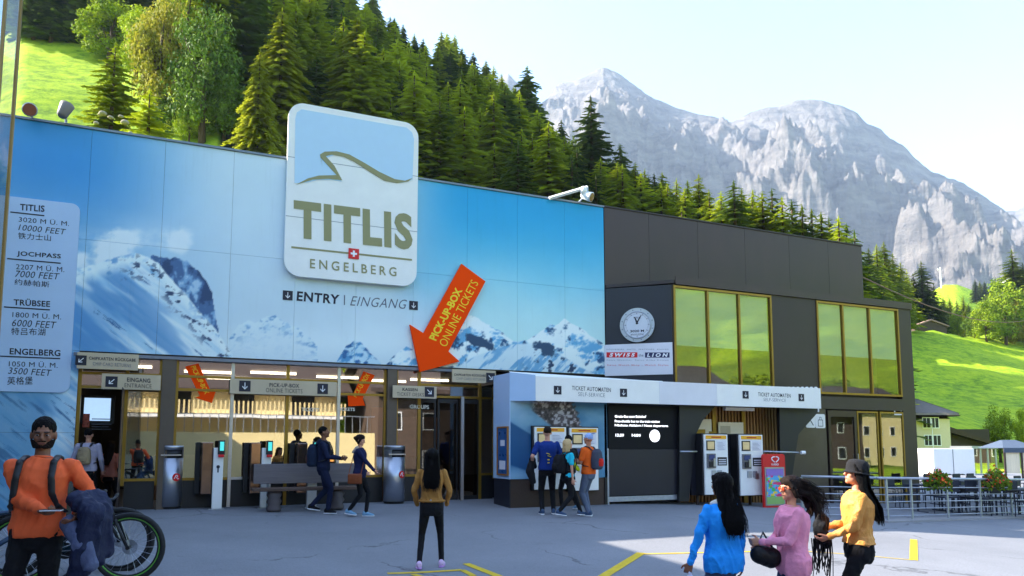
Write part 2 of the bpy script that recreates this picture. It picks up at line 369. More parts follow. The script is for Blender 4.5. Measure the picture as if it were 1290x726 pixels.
def terrain():
    NA = 420; rs = [38]
    while rs[-1] < 620: rs.append(rs[-1]*1.022 + .4)
    vs = []; soil = []
    angs = []
    for i in range(NA):                                # denser where the camera looks
        t = i/NA; a = t*2*math.pi; angs.append(a - .75*math.sin(a)*0)
    fine = [rad(-48 + 96*i/300) for i in range(301)]; coarse = [rad(48 + 264*i/120) for i in range(1, 120)]
    angs = fine + coarse; NA = len(angs)
    for r_ in rs:
        for a in angs:
            ca, sa = math.cos(a), math.sin(a); p = CAM + (Hh*ca + Rr*sa)*r_
            vs.append((p.x, p.y, ground_h(p.x, p.y)))
            if abs(math.degrees(a)) < 60 or a > rad(300):
                soil.append(forest_w(CXP + F*math.tan(a), r_*ca))
            else: soil.append(.45 if r_ > 70 and noise.noise(Vector((p.x*.02, p.y*.02, 3))) > -.25 else 0.)
    fs = [(j*NA+i, (j+1)*NA+i, (j+1)*NA+(i+1) % NA, j*NA+(i+1) % NA) for j in range(len(rs)-1) for i in range(NA)]
    fs = [f[::-1] for f in fs]
    me = bpy.data.meshes.new('hillside'); me.from_pydata(vs, [], fs); me.materials.append(M_grass)
    at = me.attributes.new('soil', 'FLOAT', 'POINT'); at.data.foreach_set('value', soil)
    me.polygons.foreach_set('use_smooth', [True]*len(fs)); me.update()
    me.flip_normals() if me.polygons[0].normal.z < 0 else None
    tag(link_mesh('hillside', me), kind='structure')
    mb = MB(); mb.box(-9000, 9000, -9000, 9000, -2.2, -2.0)
    tag(mb.build('valley_floor', M_grass), kind='structure')
terrain()

# far hills and rock mountains: height fields with a ridge, flanks towards us and a back slope
def range_mesh(name, pts, d_ridge, d_front, zf, amp, seed, mats, px0, px1, ncol, nrow, rug=1., crag=.35, back=.35):
    vs = []; cols = ncol+1
    for j in range(nrow+1):
        t = j/nrow
        for i in range(cols):
            px = px0 + (px1-px0)*i/ncol
            dr = d_ridge(px) if callable(d_ridge) else d_ridge
            df = d_front(px) if callable(d_front) else d_front
            ry = interp(px, pts); rz = zrow(ry, dr)
            if t < .8:
                s = t/.8; d = df + (dr-df)*s; prof = s**(1.25)
            else:
                s = 1 - (t-.8)/.2*back; d = dr + (t-.8)/.2*(dr-df)*.4; prof = s
            p = CAM + dir_at(px, ry)*d
            e = math.sin(min(1, t/.8)*math.pi)**.7 if t < .8 else (t-.8)*3
            nn = noise.ridged_multi_fractal(Vector((p.x/amp[1], p.y/amp[1], seed)), .9, 2.15, 7, 1.0, 2.0)
            n2 = noise.fractal(Vector((p.x/amp[1]*4, p.y/amp[1]*4, seed+5)), .8, 2.1, 5)
            ez = rug*e*(1 - sstep(.66, .8, t)*.86) + .05
            vs.append((p.x, p.y, zf + prof*(rz-zf) + amp[0]*((nn-1.1)*ez + n2*crag*(ez*.6+.05))))
    fs = [(j*cols+i, j*cols+i+1, (j+1)*cols+i+1, (j+1)*cols+i) for j in range(nrow) for i in range(ncol)]
    me = bpy.data.meshes.new(name); me.from_pydata(vs, [], fs); me.materials.append(mats); me.polygons.foreach_set('use_smooth', [True]*len(fs)); me.update()
    return tag(link_mesh(name, me), kind='structure')
def rock_mat():
    m = bpy.data.materials.new('limestone_rock'); m.use_nodes = True; nt = m.node_tree; L = nt.links.new; b = nt.nodes['Principled BSDF']
    tc = N(nt, 'ShaderNodeTexCoord'); P = tc.outputs['Object']
    mp = N(nt, 'ShaderNodeMapping'); mp.inputs['Scale'].default_value = (.006, .006, .02); L(P, mp.inputs[0])
    a = N(nt, 'ShaderNodeTexNoise', Scale=1., Detail=12., Roughness=.68); L(mp.outputs[0], a.inputs['Vector'])
    rp = N(nt, 'ShaderNodeValToRGB'); rp.color_ramp.elements[0].position = .36; rp.color_ramp.elements[0].color = (.13, .125, .13, 1)
    rp.color_ramp.elements[1].position = .66; rp.color_ramp.elements[1].color = (.31, .285, .27, 1); L(a.outputs[0], rp.inputs[0])
    # scree and thin grass where it is less steep
    ge = N(nt, 'ShaderNodeNewGeometry'); sp = N(nt, 'ShaderNodeSeparateXYZ'); L(ge.outputs['True Normal'], sp.inputs[0])
    fl = N(nt, 'ShaderNodeMapRange'); fl.inputs[1].default_value = .74; fl.inputs[2].default_value = .9; L(sp.outputs['Z'], fl.inputs[0])
    sx = N(nt, 'ShaderNodeSeparateXYZ'); L(P, sx.inputs[0]); lo = N(nt, 'ShaderNodeMapRange'); lo.inputs[1].default_value = 1100; lo.inputs[2].default_value = 500; L(sx.outputs['Z'], lo.inputs[0])
    mu = N(nt, 'ShaderNodeMath', operation='MULTIPLY'); L(fl.outputs[0], mu.inputs[0]); L(lo.outputs[0], mu.inputs[1])
    mm = N(nt, 'ShaderNodeMixRGB'); L(mu.outputs[0], mm.inputs[0]); L(rp.outputs[0], mm.inputs[1]); mm.inputs[2].default_value = (.2, .24, .1, 1); L(mm.outputs[0], b.inputs['Base Color'])
    b.inputs['Roughness'].default_value = .95; b.inputs['Specular IOR Level'].default_value = .1
    n2 = N(nt, 'ShaderNodeTexNoise', Scale=.05, Detail=10., Roughness=.75); L(P, n2.inputs['Vector'])
    bp = N(nt, 'ShaderNodeBump', Strength=1., Distance=28.); L(n2.outputs[0], bp.inputs['Height']); L(bp.outputs[0], b.inputs['Normal'])
    return m
M_rock = rock_mat()
RP = [(420, 240), (560, 150), (620, 108), (640, 95), (655, 110), (680, 130), (694, 116), (700, 106), (722, 100), (742, 92), (760, 84), (775, 93), (800, 108), (826, 128), (850, 136), (880, 146), (910, 150), (922, 152),
      (940, 142), (965, 133), (1000, 126), (1035, 124), (1060, 130), (1080, 140), (1092, 154), (1110, 165), (1122, 180), (1140, 186), (1152, 200), (1176, 218), (1200, 226), (1222, 238), (1245, 252), (1262, 264), (1275, 278), (1290, 292), (1330, 330), (1420, 400), (1500, 430)]
range_mesh('rock_mountain', RP, 3400, 1500, 60, (300, 560), 2.3, M_rock, 400, 1500, 800, 290, 1.0, .62)
range_mesh('distant_peak', [(1100, 420), (1200, 320), (1255, 272), (1268, 264), (1280, 266), (1300, 250), (1340, 230), (1420, 200), (1520, 240), (1640, 300)], 4600, 2800, 100, (300, 620), 7.7, M_rock, 1100, 1640, 200, 90, .8, .3)
range_mesh('distant_peak', [(430, 300), (560, 160), (625, 100), (640, 92), (652, 104), (700, 190), (800, 300)], 4700, 3000, 100, (200, 500), 4.1, M_rock, 430, 800, 120, 70, .8, .3)
M_fhill = pm('far_hill_green', (112, 132, 48), .95, var=.35, scale=.02, spec=.1)
range_mesh('far_hill', [(1050, 395), (1150, 388), (1176, 366), (1190, 359), (1206, 359), (1225, 366), (1240, 372), (1260, 380), (1290, 384), (1400, 380), (1600, 370)], 620, 420, 20, (6, 90), 1.2, M_grass, 1020, 1600, 150, 40, .5, .3)
range_mesh('far_hill', [(1050, 420), (1150, 386), (1170, 389), (1190, 397), (1230, 404), (1290, 398), (1500, 380)], 380, 270, 10, (4, 60), 5.2, M_grass, 1040, 1600, 150, 30, .5, .3)
# ------------------------------------------------------------------ trees
def leaf_mat(name, dark, light, trans=.3, rnd=.25):
    m = bpy.data.materials.new(name); m.use_nodes = True; nt = m.node_tree; L = nt.links.new; b = nt.nodes['Principled BSDF']; out = nt.nodes['Material Output']
    tc = N(nt, 'ShaderNodeTexCoord'); nz = N(nt, 'ShaderNodeTexNoise', Scale=9., Detail=5., Roughness=.7); L(tc.outputs['Object'], nz.inputs['Vector'])
    oi = N(nt, 'ShaderNodeObjectInfo'); ad = N(nt, 'ShaderNodeMath', operation='MULTIPLY_ADD'); L(oi.outputs['Random'], ad.inputs[0]); ad.inputs[1].default_value = rnd; L(nz.outputs[0], ad.inputs[2])
    rp = N(nt, 'ShaderNodeValToRGB'); rp.color_ramp.elements[0].position = .38; rp.color_ramp.elements[0].color = dark + (1,)
    rp.color_ramp.elements[1].position = .82; rp.color_ramp.elements[1].color = light + (1,); L(ad.outputs[0], rp.inputs[0]); L(rp.outputs[0], b.inputs['Base Color'])
    b.inputs['Roughness'].default_value = .7; b.inputs['Specular IOR Level'].default_value = .2
    tr = N(nt, 'ShaderNodeBsdfTranslucent'); L(rp.outputs[0], tr.inputs[0]); mx = N(nt, 'ShaderNodeMixShader'); mx.inputs[0].default_value = trans
    L(b.outputs[0], mx.inputs[1]); L(tr.outputs[0], mx.inputs[2]); L(mx.outputs[0], out.inputs[0]); return m
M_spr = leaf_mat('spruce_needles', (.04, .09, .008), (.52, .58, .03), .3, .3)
M_sprd = leaf_mat('dark_spruce_needles', (.02, .05, .016), (.19, .27, .04), .25, .25)  # darker copy of the needles with shade in its colour
M_olv = leaf_mat('yellow_green_needles', (.09, .13, .01), (.46, .48, .03), .35, .25)
M_dec = leaf_mat('bright_leaves', (.06, .14, .008), (.50, .60, .02), .25, .2)
M_decd = leaf_mat('deep_leaves', (.03, .08, .01), (.24, .36, .03), .25, .2)
M_aut = leaf_mat('golden_leaves', (.12, .15, .01), (.45, .40, .04), .4, .2)
M_bark = pm('bark', (84, 66, 50), .9, var=.3, scale=12, bump=.5, bscale=20)
def conifer(seed, rw=.17, whorls=24, nb=9, droop=.35, tuft=12):
    """unit height spruce: (trunk mesh, crown mesh data)"""
    R = random.Random(seed); v = []; f = []
    def tri(a, b, c): n = len(v); v.extend([a, b, c]); f.append((n, n+1, n+2))
    for w in range(whorls):
        t = w/(whorls-1); z = .07 + .91*t**.92
        Lm = rw*(1 - t)**.78*(.85 + .3*R.random()) + .012
        for k in range(nb - int(3*t)):
            if R.random() < .08: continue
            a = 2*math.pi*(k + R.random()*.8)/(nb-int(3*t)) + w*1.7; Lb = Lm*(.65 + .5*R.random())
            dx, dy = math.cos(a), math.sin(a); zz = z + R.uniform(-.014, .014)
            for q in range(tuft):
                s = (q + .5*R.random())/tuft; s = s**.8
                cx = dx*Lb*s; cy = dy*Lb*s; cz = zz - droop*Lb*s*s + .05*Lb*s + (s > .85)*.02*Lb*2
                wd = Lb*(.26*(1-s)+.09); ll = Lb*.22
                for side in (-1, 1):
                    px_, py_ = -dy*side, dx*side; j = R.uniform(-.25, .25)*ll
                    tri(Vector((cx, cy, cz)), Vector((cx + dx*ll, cy + dy*ll, cz - ll*.2 + j*.4)),
                        Vector((cx + px_*wd + dx*ll*.6, cy + py_*wd + dy*ll*.6, cz - wd*(.25+.45*R.random()) + j*.5)))
    tri(Vector((.006, 0, .955)), Vector((-.006, 0, .955)), Vector((0, 0, 1.0)))
    tri(Vector((0, .006, .955)), Vector((0, -.006, .955)), Vector((0, 0, 1.0)))
    me = bpy.data.meshes.new('crown'); me.from_pydata(v, [], f); me.update()
    tk = MB().tube([(0, 0, -.05), (.002, 0, .3), (0, .002, .7), (0, 0, .97)], [.016, .012, .007, .0015], 7)
    return me, tk
def deciduous(seed, blobs=46, leaves=150, rx=.34, h0=.22, lsize=.022, squash=1.0, top=.9):
    R = random.Random(seed); v = []; f = []; tk = MB(); cs = []
    tk.tube([(0, 0, -.05), (.01, 0, .15), (-.005, .01, .35), (.01, 0, .62)], [.035, .026, .02, .008], 8)
    for i in range(blobs):
        for _ in range(40):
            p = Vector((R.uniform(-1, 1), R.uniform(-1, 1), R.uniform(-1, 1)))
            if .3 < p.length < 1: break
        zc = (h0+top)/2; c = Vector((p.x*rx*(1-.25*p.z), p.y*rx*(1-.25*p.z), zc + p.z*(top-h0)/2*squash))
        r = R.uniform(.07, .13)*(rx/.34)**.5; cs.append((c, r))
        if i % 4 == 0:
            s = Vector((0, 0, R.uniform(.2, .5))); tk.tube([s, s.lerp(c, .5)+Vector((0, 0, .02)), c], [.011, .007, .003], 5)
    for c, r in cs:
        for _ in range(leaves):
            d = Vector((R.gauss(0, 1), R.gauss(0, 1), R.gauss(0, 1))).normalized(); p = c + d*r*(R.random()**.4)
            p.z -= .0; s = lsize*R.uniform(.6, 1.3)
            n = (d + Vector((R.gauss(0, .6), R.gauss(0, .6), R.gauss(0, .6)+.4))).normalized(); u = n.orthogonal().normalized(); w = n.cross(u)
            an = R.random()*6.28; u, w = u*math.cos(an)+w*math.sin(an), w*math.cos(an)-u*math.sin(an); k = len(v)
            v.extend([p - u*s*.5, p + w*s*.32, p + u*s*.6, p - w*s*.32]); f.append((k, k+1, k+2, k+3))
    me = bpy.data.meshes.new('crown'); me.from_pydata(v, [], f); me.update(); return me, tk
def finish(pair, mats, name):
    """same crown in several leaf materials: prototypes Empty > trunk, crown, never linked to the scene"""
    me, tk = pair; out = []; tm = tk.mesh(M_bark, True, 'trunk')
    for m in mats:
        c = me.copy(); c.materials.clear(); c.materials.append(m); out.append((name, tm, c))
    return out
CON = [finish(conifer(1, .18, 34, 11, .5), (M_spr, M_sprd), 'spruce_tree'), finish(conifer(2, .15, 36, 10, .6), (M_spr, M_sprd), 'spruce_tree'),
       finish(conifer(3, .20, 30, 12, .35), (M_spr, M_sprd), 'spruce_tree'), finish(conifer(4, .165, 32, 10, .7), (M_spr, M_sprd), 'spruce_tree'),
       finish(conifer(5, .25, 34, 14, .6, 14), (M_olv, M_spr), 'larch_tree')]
DEC = [finish(deciduous(11, 64, 120, .34, .12, .03), (M_dec, M_decd, M_aut), 'leafy_tree'), finish(deciduous(12, 84, 110, .30, .08, .027), (M_dec, M_decd, M_aut), 'leafy_tree'),
       finish(deciduous(13, 66, 120, .42, .02, .034, .9, .95), (M_dec, M_decd, M_aut), 'leafy_tree')]
def plant(proto, loc, h, label, cat='tree', group=None, w=1.0, rz=None):
    nm, tm, cm = proto
    r = empty(nm, loc, random.random()*6.28 if rz is None else rz, label, cat, group); r.scale = (h*w, h*w, h)
    link_mesh('trunk', tm, r); link_mesh('crown', cm, r); return r
def hill_at(px, d, py=HOR):
    p = CAM + dir_at(px, py)*d; return Vector((p.x, p.y, ground_h(p.x, p.y)))
def plant_px(proto, px, d, ytop, label, **kw):
    p = hill_at(px, d, ytop); zt = zrow(ytop, d); return plant(proto, p, max(3, zt - p.z), label, **kw)
def at_y(px, y, d0=70):                                 # distance at which the slope shows at that height
    d = d0
    while d < 246:
        p = hill_at(px, d)
        if ypx(p.z, d) < y: break
        d += 1.5
    return d
# silhouette trees whose tops can be read in the photograph: (px, top y, distance, kind, variant)
TOPS = [(470, -20, 215, 1, 1), (497, 22, 225, 0, 1), (508, 30, 232, 3, 1), (522, 42, 228, 1, 0), (533, 48, 235, 2, 1), (556, 39, 225, 3, 0), (563, 41, 230, 0, 0), (573, 43, 234, 1, 0), (582, 60, 220, 0, 1), (596, 65, 226, 3, 1), (612, 76, 222, 0, 0), (622, 82, 216, 1, 0), (632, 92, 218, 3, 0),
        (664, 82, 150, 0, 1), (655, 112, 165, 2, 0), (680, 132, 160, 3, 0), (707, 150, 150, 3, 1), (696, 162, 140, 0, 0), (744, 119, 128, 2, 1), (722, 170, 140, 1, 0), (762, 205, 132, 3, 1), (781, 180, 128, 0, 1), (800, 204, 124, 0, 0), (812, 212, 122, 1, 0), (824, 218, 126, 3, 1), (834, 216, 124, 0, 0),
        (852, 224, 130, 1, 0), (866, 226, 136, 3, 0), (880, 218, 120, 2, 0), (893, 238, 132, 1, 0), (908, 240, 128, 0, 0), (924, 226, 118, 0, 1), (934, 236, 124, 2, 0), (948, 238, 130, 3, 0), (960, 240, 122, 0, 0), (972, 236, 126, 1, 1), (985, 246, 118, 3, 0), (997, 250, 124, 0, 1), (1010, 256, 118, 1, 0), (1022, 262, 124, 3, 0), (1034, 266, 118, 0, 0),
        (1044, 272, 122, 2, 1), (1056, 271, 112, 0, 0), (1066, 280, 118, 3, 1), (1076, 288, 110, 1, 1), (1094, 312, 118, 0, 1), (1104, 307, 124, 3, 0), (1113, 304, 120, 0, 0), (1124, 318, 128, 1, 0), (1134, 330, 124, 0, 0), (1142, 340, 122, 2, 0), (1160, 328, 140, 0, 1), (1150, 344, 132, 3, 1), (1168, 352, 142, 3, 1), (1176, 356, 150, 1, 1)]
LAB_R = 'dark spruce in the belt of forest above the dark bronze building'
LAB_M = 'spruce crowded in the steep forest behind the big blue mural wall'
LAB_B = 'dark spruce between the dark building and the lit green meadow'
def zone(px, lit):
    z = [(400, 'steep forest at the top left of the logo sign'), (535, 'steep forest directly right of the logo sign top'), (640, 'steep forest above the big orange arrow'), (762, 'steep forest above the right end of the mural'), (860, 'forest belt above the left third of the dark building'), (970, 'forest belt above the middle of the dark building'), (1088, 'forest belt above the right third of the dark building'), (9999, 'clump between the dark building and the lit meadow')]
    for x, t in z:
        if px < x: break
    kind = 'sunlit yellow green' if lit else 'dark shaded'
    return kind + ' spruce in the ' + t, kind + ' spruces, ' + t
for px, yt, d, k, v in TOPS:
    lab, gr = (LAB_M, 'spruces in the steep forest') if px < 760 else (LAB_R, 'spruces above the dark building') if px < 1088 else (LAB_B, 'spruces beside the meadow')
    lab, gr = zone(px, v == 0)
    if px == 744: lab, gr = 'tallest dark spruce left of the grey peak, rising right behind the roof edge spotlight', None
    if px == 664: lab, gr = 'tall dark spruce standing above the forest edge left of the mountain peak', None
    if px == 1160: lab, gr = 'dark pointed spruce nearest the meadow, right of the dark building', None
    if 880 < px < 1088: d *= .74
    if px > 1088: d = at_y(px, 408 if px < 1146 else 413)
    plant_px(CON[k][v], px, d, yt, lab, group=gr, w=1.45 if k != 2 else 1.25)
# the body of the forest: rows up the slope, tops kept below the silhouette
SIL = [(240, -140), (300, -120), (440, -30), (480, -5), (500, 30), (530, 52), (560, 50), (590, 72), (630, 96), (660, 112), (700, 158), (740, 190), (780, 200), (830, 224), (900, 240), (960, 244), (1020, 262), (1080, 300), (1120, 318), (1180, 372)]
rows = 0; cnt = 0
R = random.Random(5)
for d in (96, 106, 116, 128, 141, 155, 170, 186, 204, 222, 242):
    px = 255 + R.uniform(0, 14)
    while px < 1150:
        st = 24*130/d * R.uniform(.75, 1.2)
        dd = d*R.uniform(.97, 1.03); hg = R.uniform(17, 26)
        p = hill_at(px, dd, 200); yt = ypx(p.z + hg, dd)
        b = interp(px, [(0, 42), (700, 55), (1000, 72), (1150, 78)])
        lim = interp(px, SIL) + 4
        if yt < lim: hg = zrow(lim, dd) - p.z
        facade = 148 + .155*(px-25)
        if hg > 7 and dd > b+6 and yt < facade + 12 and cnt < 215 and not (px > 1075 and dd < 150) and not (px > 800 and dd > 150) and not (px > 950 and dd > 100):
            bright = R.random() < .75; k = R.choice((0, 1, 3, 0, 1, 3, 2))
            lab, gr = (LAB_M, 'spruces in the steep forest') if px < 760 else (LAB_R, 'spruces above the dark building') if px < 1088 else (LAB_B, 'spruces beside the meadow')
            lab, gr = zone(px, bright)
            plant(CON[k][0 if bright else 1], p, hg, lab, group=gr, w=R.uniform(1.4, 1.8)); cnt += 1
        px += st
# tall ragged yellow-green trees in front of the forest, behind the logo sign
for px, yt, d, w in ((356, 8, 92, 1.0), (450, 18, 96, 1.05), (398, 40, 104, .9), (328, 60, 84, .8)):
    plant_px(CON[4][0], px, d, yt, {356: 'broad ragged olive green conifer just left of the logo sign', 450: 'tall olive green conifer rising above the right part of the logo sign', 398: 'olive green conifer between the two broad ones behind the logo sign', 328: 'lower olive conifer at the left of the group behind the mural'}[px], w=w)
# broadleaf trees at the left
def leafy(px, yt, base, k, v, wpx, lab, d=None):
    """top at yt, foot at base (pixels) or at distance d, crown wpx wide"""
    d = d or at_y(px, base, 50); p = hill_at(px, d, yt); h = (zrow(yt, d) - p.z)/.93; rx = (.34, .30, .42)[k]
    plant(DEC[k][v], p, h, lab, w=min(2.6, wpx/F*d/2/(rx*1.15)/h))
for a_ in (
    (142, 4, 86, 0, 0, 100, 'round bright green broadleaf tree at the top of the left meadow'),
    (176, 12, 100, 0, 0, 74, 'smaller deep green tree touching the round bright one at the top left'),
    (208, -30, 170, 1, 2, 84, 'tall golden green broadleaf tree beside the left meadow'),
    (240, -60, 150, 0, 0, 100, 'high light green tree behind the dense deep green one'),
    (262, 6, 185, 1, 1, 104, 'tall dense deep green broadleaf tree left of the logo sign'),
    (306, -50, 150, 1, 0, 100, 'high bright green tree at the top edge above the logo sign'),
    (318, 18, 185, 1, 0, 62, 'bright green leafy tree between the deep green tree and the olive conifers'),
    (285, 96, 190, 2, 1, 64, 'dark bush at the foot of the tall trees behind the mural'),
    (240, 130, 186, 2, 0, 44, 'low light green bush on the left above the mural edge'),
    (330, 150, 200, 2, 0, 50, 'small yellow green bush close to the mural top'),
    (208, 120, 180, 2, 1, 40, 'small dark bush at the right end of the left meadow')):
    leafy(*a_)
plant_px(CON[2][0], 146, 68, 50, 'small single spruce standing on the left meadow', w=1.15)
plant_px(CON[2][0], 189, 60, 110, 'young bushy spruce at the right foot of the left meadow', w=1.5)
def hill_at_y(px, y, d0=60):
    d = d0
    while d < 240:
        p = hill_at(px, d)
        if ypx(p.z, d) < y: return p, d
        d += 1.5
    return p, d
R = random.Random(31)
for yb, n_ in ((56, 17), (42, 17), (28, 17), (10, 16)):
    for i in range(n_):
        px = -30 + (250+30)*(i + R.uniform(.1, .9))/n_; yy = yb + (px-60)*.12*(1 if px < 160 else .4) + R.uniform(-5, 5)
        if px > 150 and yb > 60: yy -= 10
        if px > 205: continue
        p, d = hill_at_y(px, yy); plant(CON[i % 4][1], p, R.uniform(12, 19), 'shade toned dark spruce at the upper left above the meadow', group='dark spruces above the left meadow', w=1.7)
# right side: broad tree group above the meadow, far trees
for a_ in (
    (1262, 352, 432, 2, 0, 66, 'big rounded bright green tree at the top right edge of the meadow'),
    (1240, 380, 430, 2, 0, 46, 'lower left bright green tree of the group above the meadow'),
    (1287, 366, 436, 2, 2, 56, 'golden green tree at the right frame edge above the meadow'),
    (1226, 394, 424, 2, 1, 30, 'small dark green tree at the left end of the group above the meadow'),
    (1204, 392, 414, 2, 0, 20, 'small round bright tree next to the brown barn on the meadow'),
    (1256, 508, 556, 1, 0, 40, 'thin young tree with loose light leaves low on the meadow behind the gazebo', 88),
    (1286, 516, 560, 2, 0, 30, 'bright bush beside the gazebo at the right frame edge', 86)):
    leafy(*a_)
plant_px(CON[2][0], 1274, at_y(1274, 424), 313, 'tall broad spruce behind the bright tree group at the far right', w=1.5)
plant_px(CON[2][1], 1288, at_y(1288, 426), 330, 'darker spruce partly cut by the right frame edge', w=1.3)
for px, yt, d, v in ((1168, 384, 262, 1), (1174, 392, 270, 1), (1182, 382, 300, 1), (1188, 374, 310, 1), (1196, 376, 320, 0), (1205, 378, 300, 1), (1213, 372, 310, 0), (1220, 382, 300, 1), (1228, 352, 560, 1), (1234, 354, 570, 0), (1240, 354, 560, 1), (1246, 362, 565, 1), (1216, 388, 290, 0), (1160, 380, 262, 1), (1152, 382, 265, 1)):
    p = CAM + dir_at(px, yt)*d; zt = zrow(yt, d); h = 14 if d < 400 else 18
    plant(CON[int(px) % 4][v], (p.x, p.y, zt - h), h, 'small dark spruce on the far hill beyond the meadow', group='far spruces beyond the meadow', w=1.5)
# ------------------------------------------------------------------ the mural: printed panels, painted as a colour per point of a fine grid
_rng = np.random.RandomState(3); _lat = _rng.rand(64, 64)
def vnoise(x, y):
    xi = np.floor(x).astype(int); yi = np.floor(y).astype(int); fx = x-xi; fy = y-yi; fx = fx*fx*(3-2*fx); fy = fy*fy*(3-2*fy)
    g = lambda a, b: _lat[a % 64, b % 64]
    return (g(xi, yi)*(1-fx) + g(xi+1, yi)*fx)*(1-fy) + (g(xi, yi+1)*(1-fx) + g(xi+1, yi+1)*fx)*fy
def vfbm(x, y, o=5, ridged=False):
    s = 0; a = .5; t = 0
    for k in range(o):
        n = vnoise(x*2**k + 17*k, y*2**k + 5*k); n = 1-abs(2*n-1) if ridged else n
        s = s + a*n; t += a; a *= .55
    return s/t
def mixc(c, k, col):
    k = np.clip(k, 0, 1)[..., None]; return c*(1-k) + np.array(col, float)*k
def ssn(a, b, x):
    t = np.clip((x-a)/(b-a), 0, 1); return t*t*(3-2*t)
def npi(x, pts): return np.interp(x, [p[0] for p in pts], [p[1] for p in pts])
def mural_color(X, Y):
    """colour (sRGB 0-255) of the print; X, Y are the picture's own coordinates"""
    c = np.zeros(X.shape + (3,))
    c[:] = (52, 134, 204); top = 148 + .155*(X-25); t = (Y - top)/(440-top)
    c = mixc(c, ssn(60, 0, X)*.5, (70, 140, 205)); 
    c = mixc(c, ssn(90, 300, X)*ssn(720, 430, X)*(.9), (220, 226, 238))
    c = mixc(c, ssn(480, 600, X), (22, 150, 214))
    c = mixc(c, ssn(480, 600, X)*ssn(.0, .95, t + .12*vfbm(X/90, Y/60)-.06), (196, 228, 236))
    c = mixc(c, ssn(360, 200, X)*ssn(.15, .6, t)*.55, (190, 212, 236))
    c = mixc(c, ssn(250, 470, X)*ssn(620, 480, X)*ssn(.55, .8, t), (206, 218, 234))
    cl = vfbm(X/46+3, Y/30, 6)                                            # clouds over the ridge
    m = np.exp(-((X-142)/44)**2 - ((Y-304)/26)**2)*1.5 + np.exp(-((X-225)/40)**2 - ((Y-300)/30)**2)*1.1 + np.exp(-((X-110)/50)**2-((Y-330)/16)**2)
    c = mixc(c, ssn(.42, .75, cl*m*1.2), (230, 234, 246))
    c = mixc(c, ssn(.3, .62, vfbm(X/120+9, Y/40+2, 5))*.35*ssn(300, 160, X)*ssn(260, 300, Y), (225, 232, 246))
    c = mixc(c, np.clip(np.exp(-((Y-432)/22)**2)*ssn(255, 300, X)*ssn(640, 520, X), 0, 1)*.9, (226, 234, 246))
    def peaks(c, line, rock, snow, light, seed, sc=16., amp=5., bot=520, rk=.5, fade=0.):
        r = npi(X, line) + (vfbm(X/9+seed, X*0+seed, 4)-.5)*amp*2
        msk = ssn(-.7, .7, Y - r)*(X > line[0][0])*(X < line[-1][0])
        n = vfbm(X/sc + (Y/sc)*.7 + seed, Y/sc*1.3 - X/sc*.25, 6, True); n2 = vfbm(X/sc*2.3+seed, Y/sc*2+3, 5)
        col = np.zeros(c.shape); col[:] = snow
        col = mixc(col, ssn(.42, .62, n), light); col = mixc(col, ssn(rk, rk+.08, n2)*ssn(.75, .5, n), rock)
        k = msk*(1-fade*ssn(0, 30, Y-r)); return c*(1-k[..., None]) + col*k[..., None]
    c = peaks(c, [(286, 432), (300, 410), (312, 403), (322, 407), (336, 400), (346, 398), (356, 406), (370, 410), (384, 420), (400, 436)], (120, 160, 205), (176, 204, 230), (222, 232, 244), 2., 12, 3, fade=.9)
    c = peaks(c, [(424, 456), (436, 436), (446, 428), (454, 431), (466, 444), (480, 458)], (40, 90, 150), (76, 140, 196), (190, 215, 238), 8., 12, 2.5)
    c = peaks(c, [(484, 462), (500, 444), (512, 437), (526, 440), (545, 428), (566, 412), (586, 398), (598, 399), (612, 408), (632, 420), (650, 431), (672, 424), (684, 415), (694, 408), (700, 409), (711, 402), (722, 409), (734, 416), (747, 425), (766, 436)],
              (36, 74, 120), (96, 164, 216), (236, 242, 250), 5., 20, 3.0, rk=.54)
    r = npi(X, [(560, 470), (600, 448), (628, 438), (648, 433), (672, 432), (690, 436), (705, 446), (730, 462), (770, 480)])      # near snow hump with rocks
    k = ssn(-1, 2, Y-r)*(X > 560)
    col = np.zeros(c.shape); col[:] = (214, 228, 244); n = vfbm((X+Y*.9)/7, (Y-X*.3)/22, 5); col = mixc(col, ssn(.5, .66, n), (110, 166, 214)); col = mixc(col, ssn(.6, .68, vfbm(X/9, Y/8+4, 5))*ssn(650, 690, X), (34, 56, 92))
    c = c*(1-k[..., None]) + col*k[..., None]
    for cx, cy, sx, sy in ((604, 432, 22, 10), (688, 440, 20, 12)):
        k = ssn(.42, .56, vfbm(X/10, Y/7+1, 5)*np.exp(-((X-cx)/sx)**2 - ((Y-cy - (X-cx)*.35)/sy)**2)*1.5); c = mixc(c, k, (38, 66, 102))
    # big ridge at the left
    rk = npi(X, [(190, 322), (206, 326), (222, 325), (238, 330), (255, 347), (267, 368), (269, 384), (274, 412), (282, 424), (284, 430)]) + (vfbm(X/5, X*0+2, 3)-.5)*5
    k = ssn(-.8, .8, Y-rk)*(X > 190)*(X < 275); n = vfbm(X/13, Y/17+2, 6); col = np.zeros(c.shape); col[:] = (66, 96, 146); col = mixc(col, ssn(.52, .62, n), (122, 160, 206)); col = mixc(col, ssn(.45, .35, n), (40, 62, 104)); col = mixc(col, ssn(.62, .7, n)*.7, (196, 214, 236))
    c = c*(1-k[..., None]) + col*k[..., None]
    rs = npi(X, [(-60, 330), (60, 338), (95, 340), (120, 333), (151, 323), (169, 319), (186, 323), (200, 333), (213, 350), (234, 371), (251, 392), (272, 416), (293, 447), (296, 470)]) + (vfbm(X/8, X*0, 4)-.5)*4
    k = ssn(-1, 1, Y-rs)*(X < 294)
    u = X*.78 + Y*.62; w = Y*.78 - X*.62                                   # streaks run down the slope
    st = vfbm(u/60+2, w/5, 5); st2 = vfbm(u/26+5, w/3.2+4, 4); bigw = vfbm(u/120, w/26+1, 4)
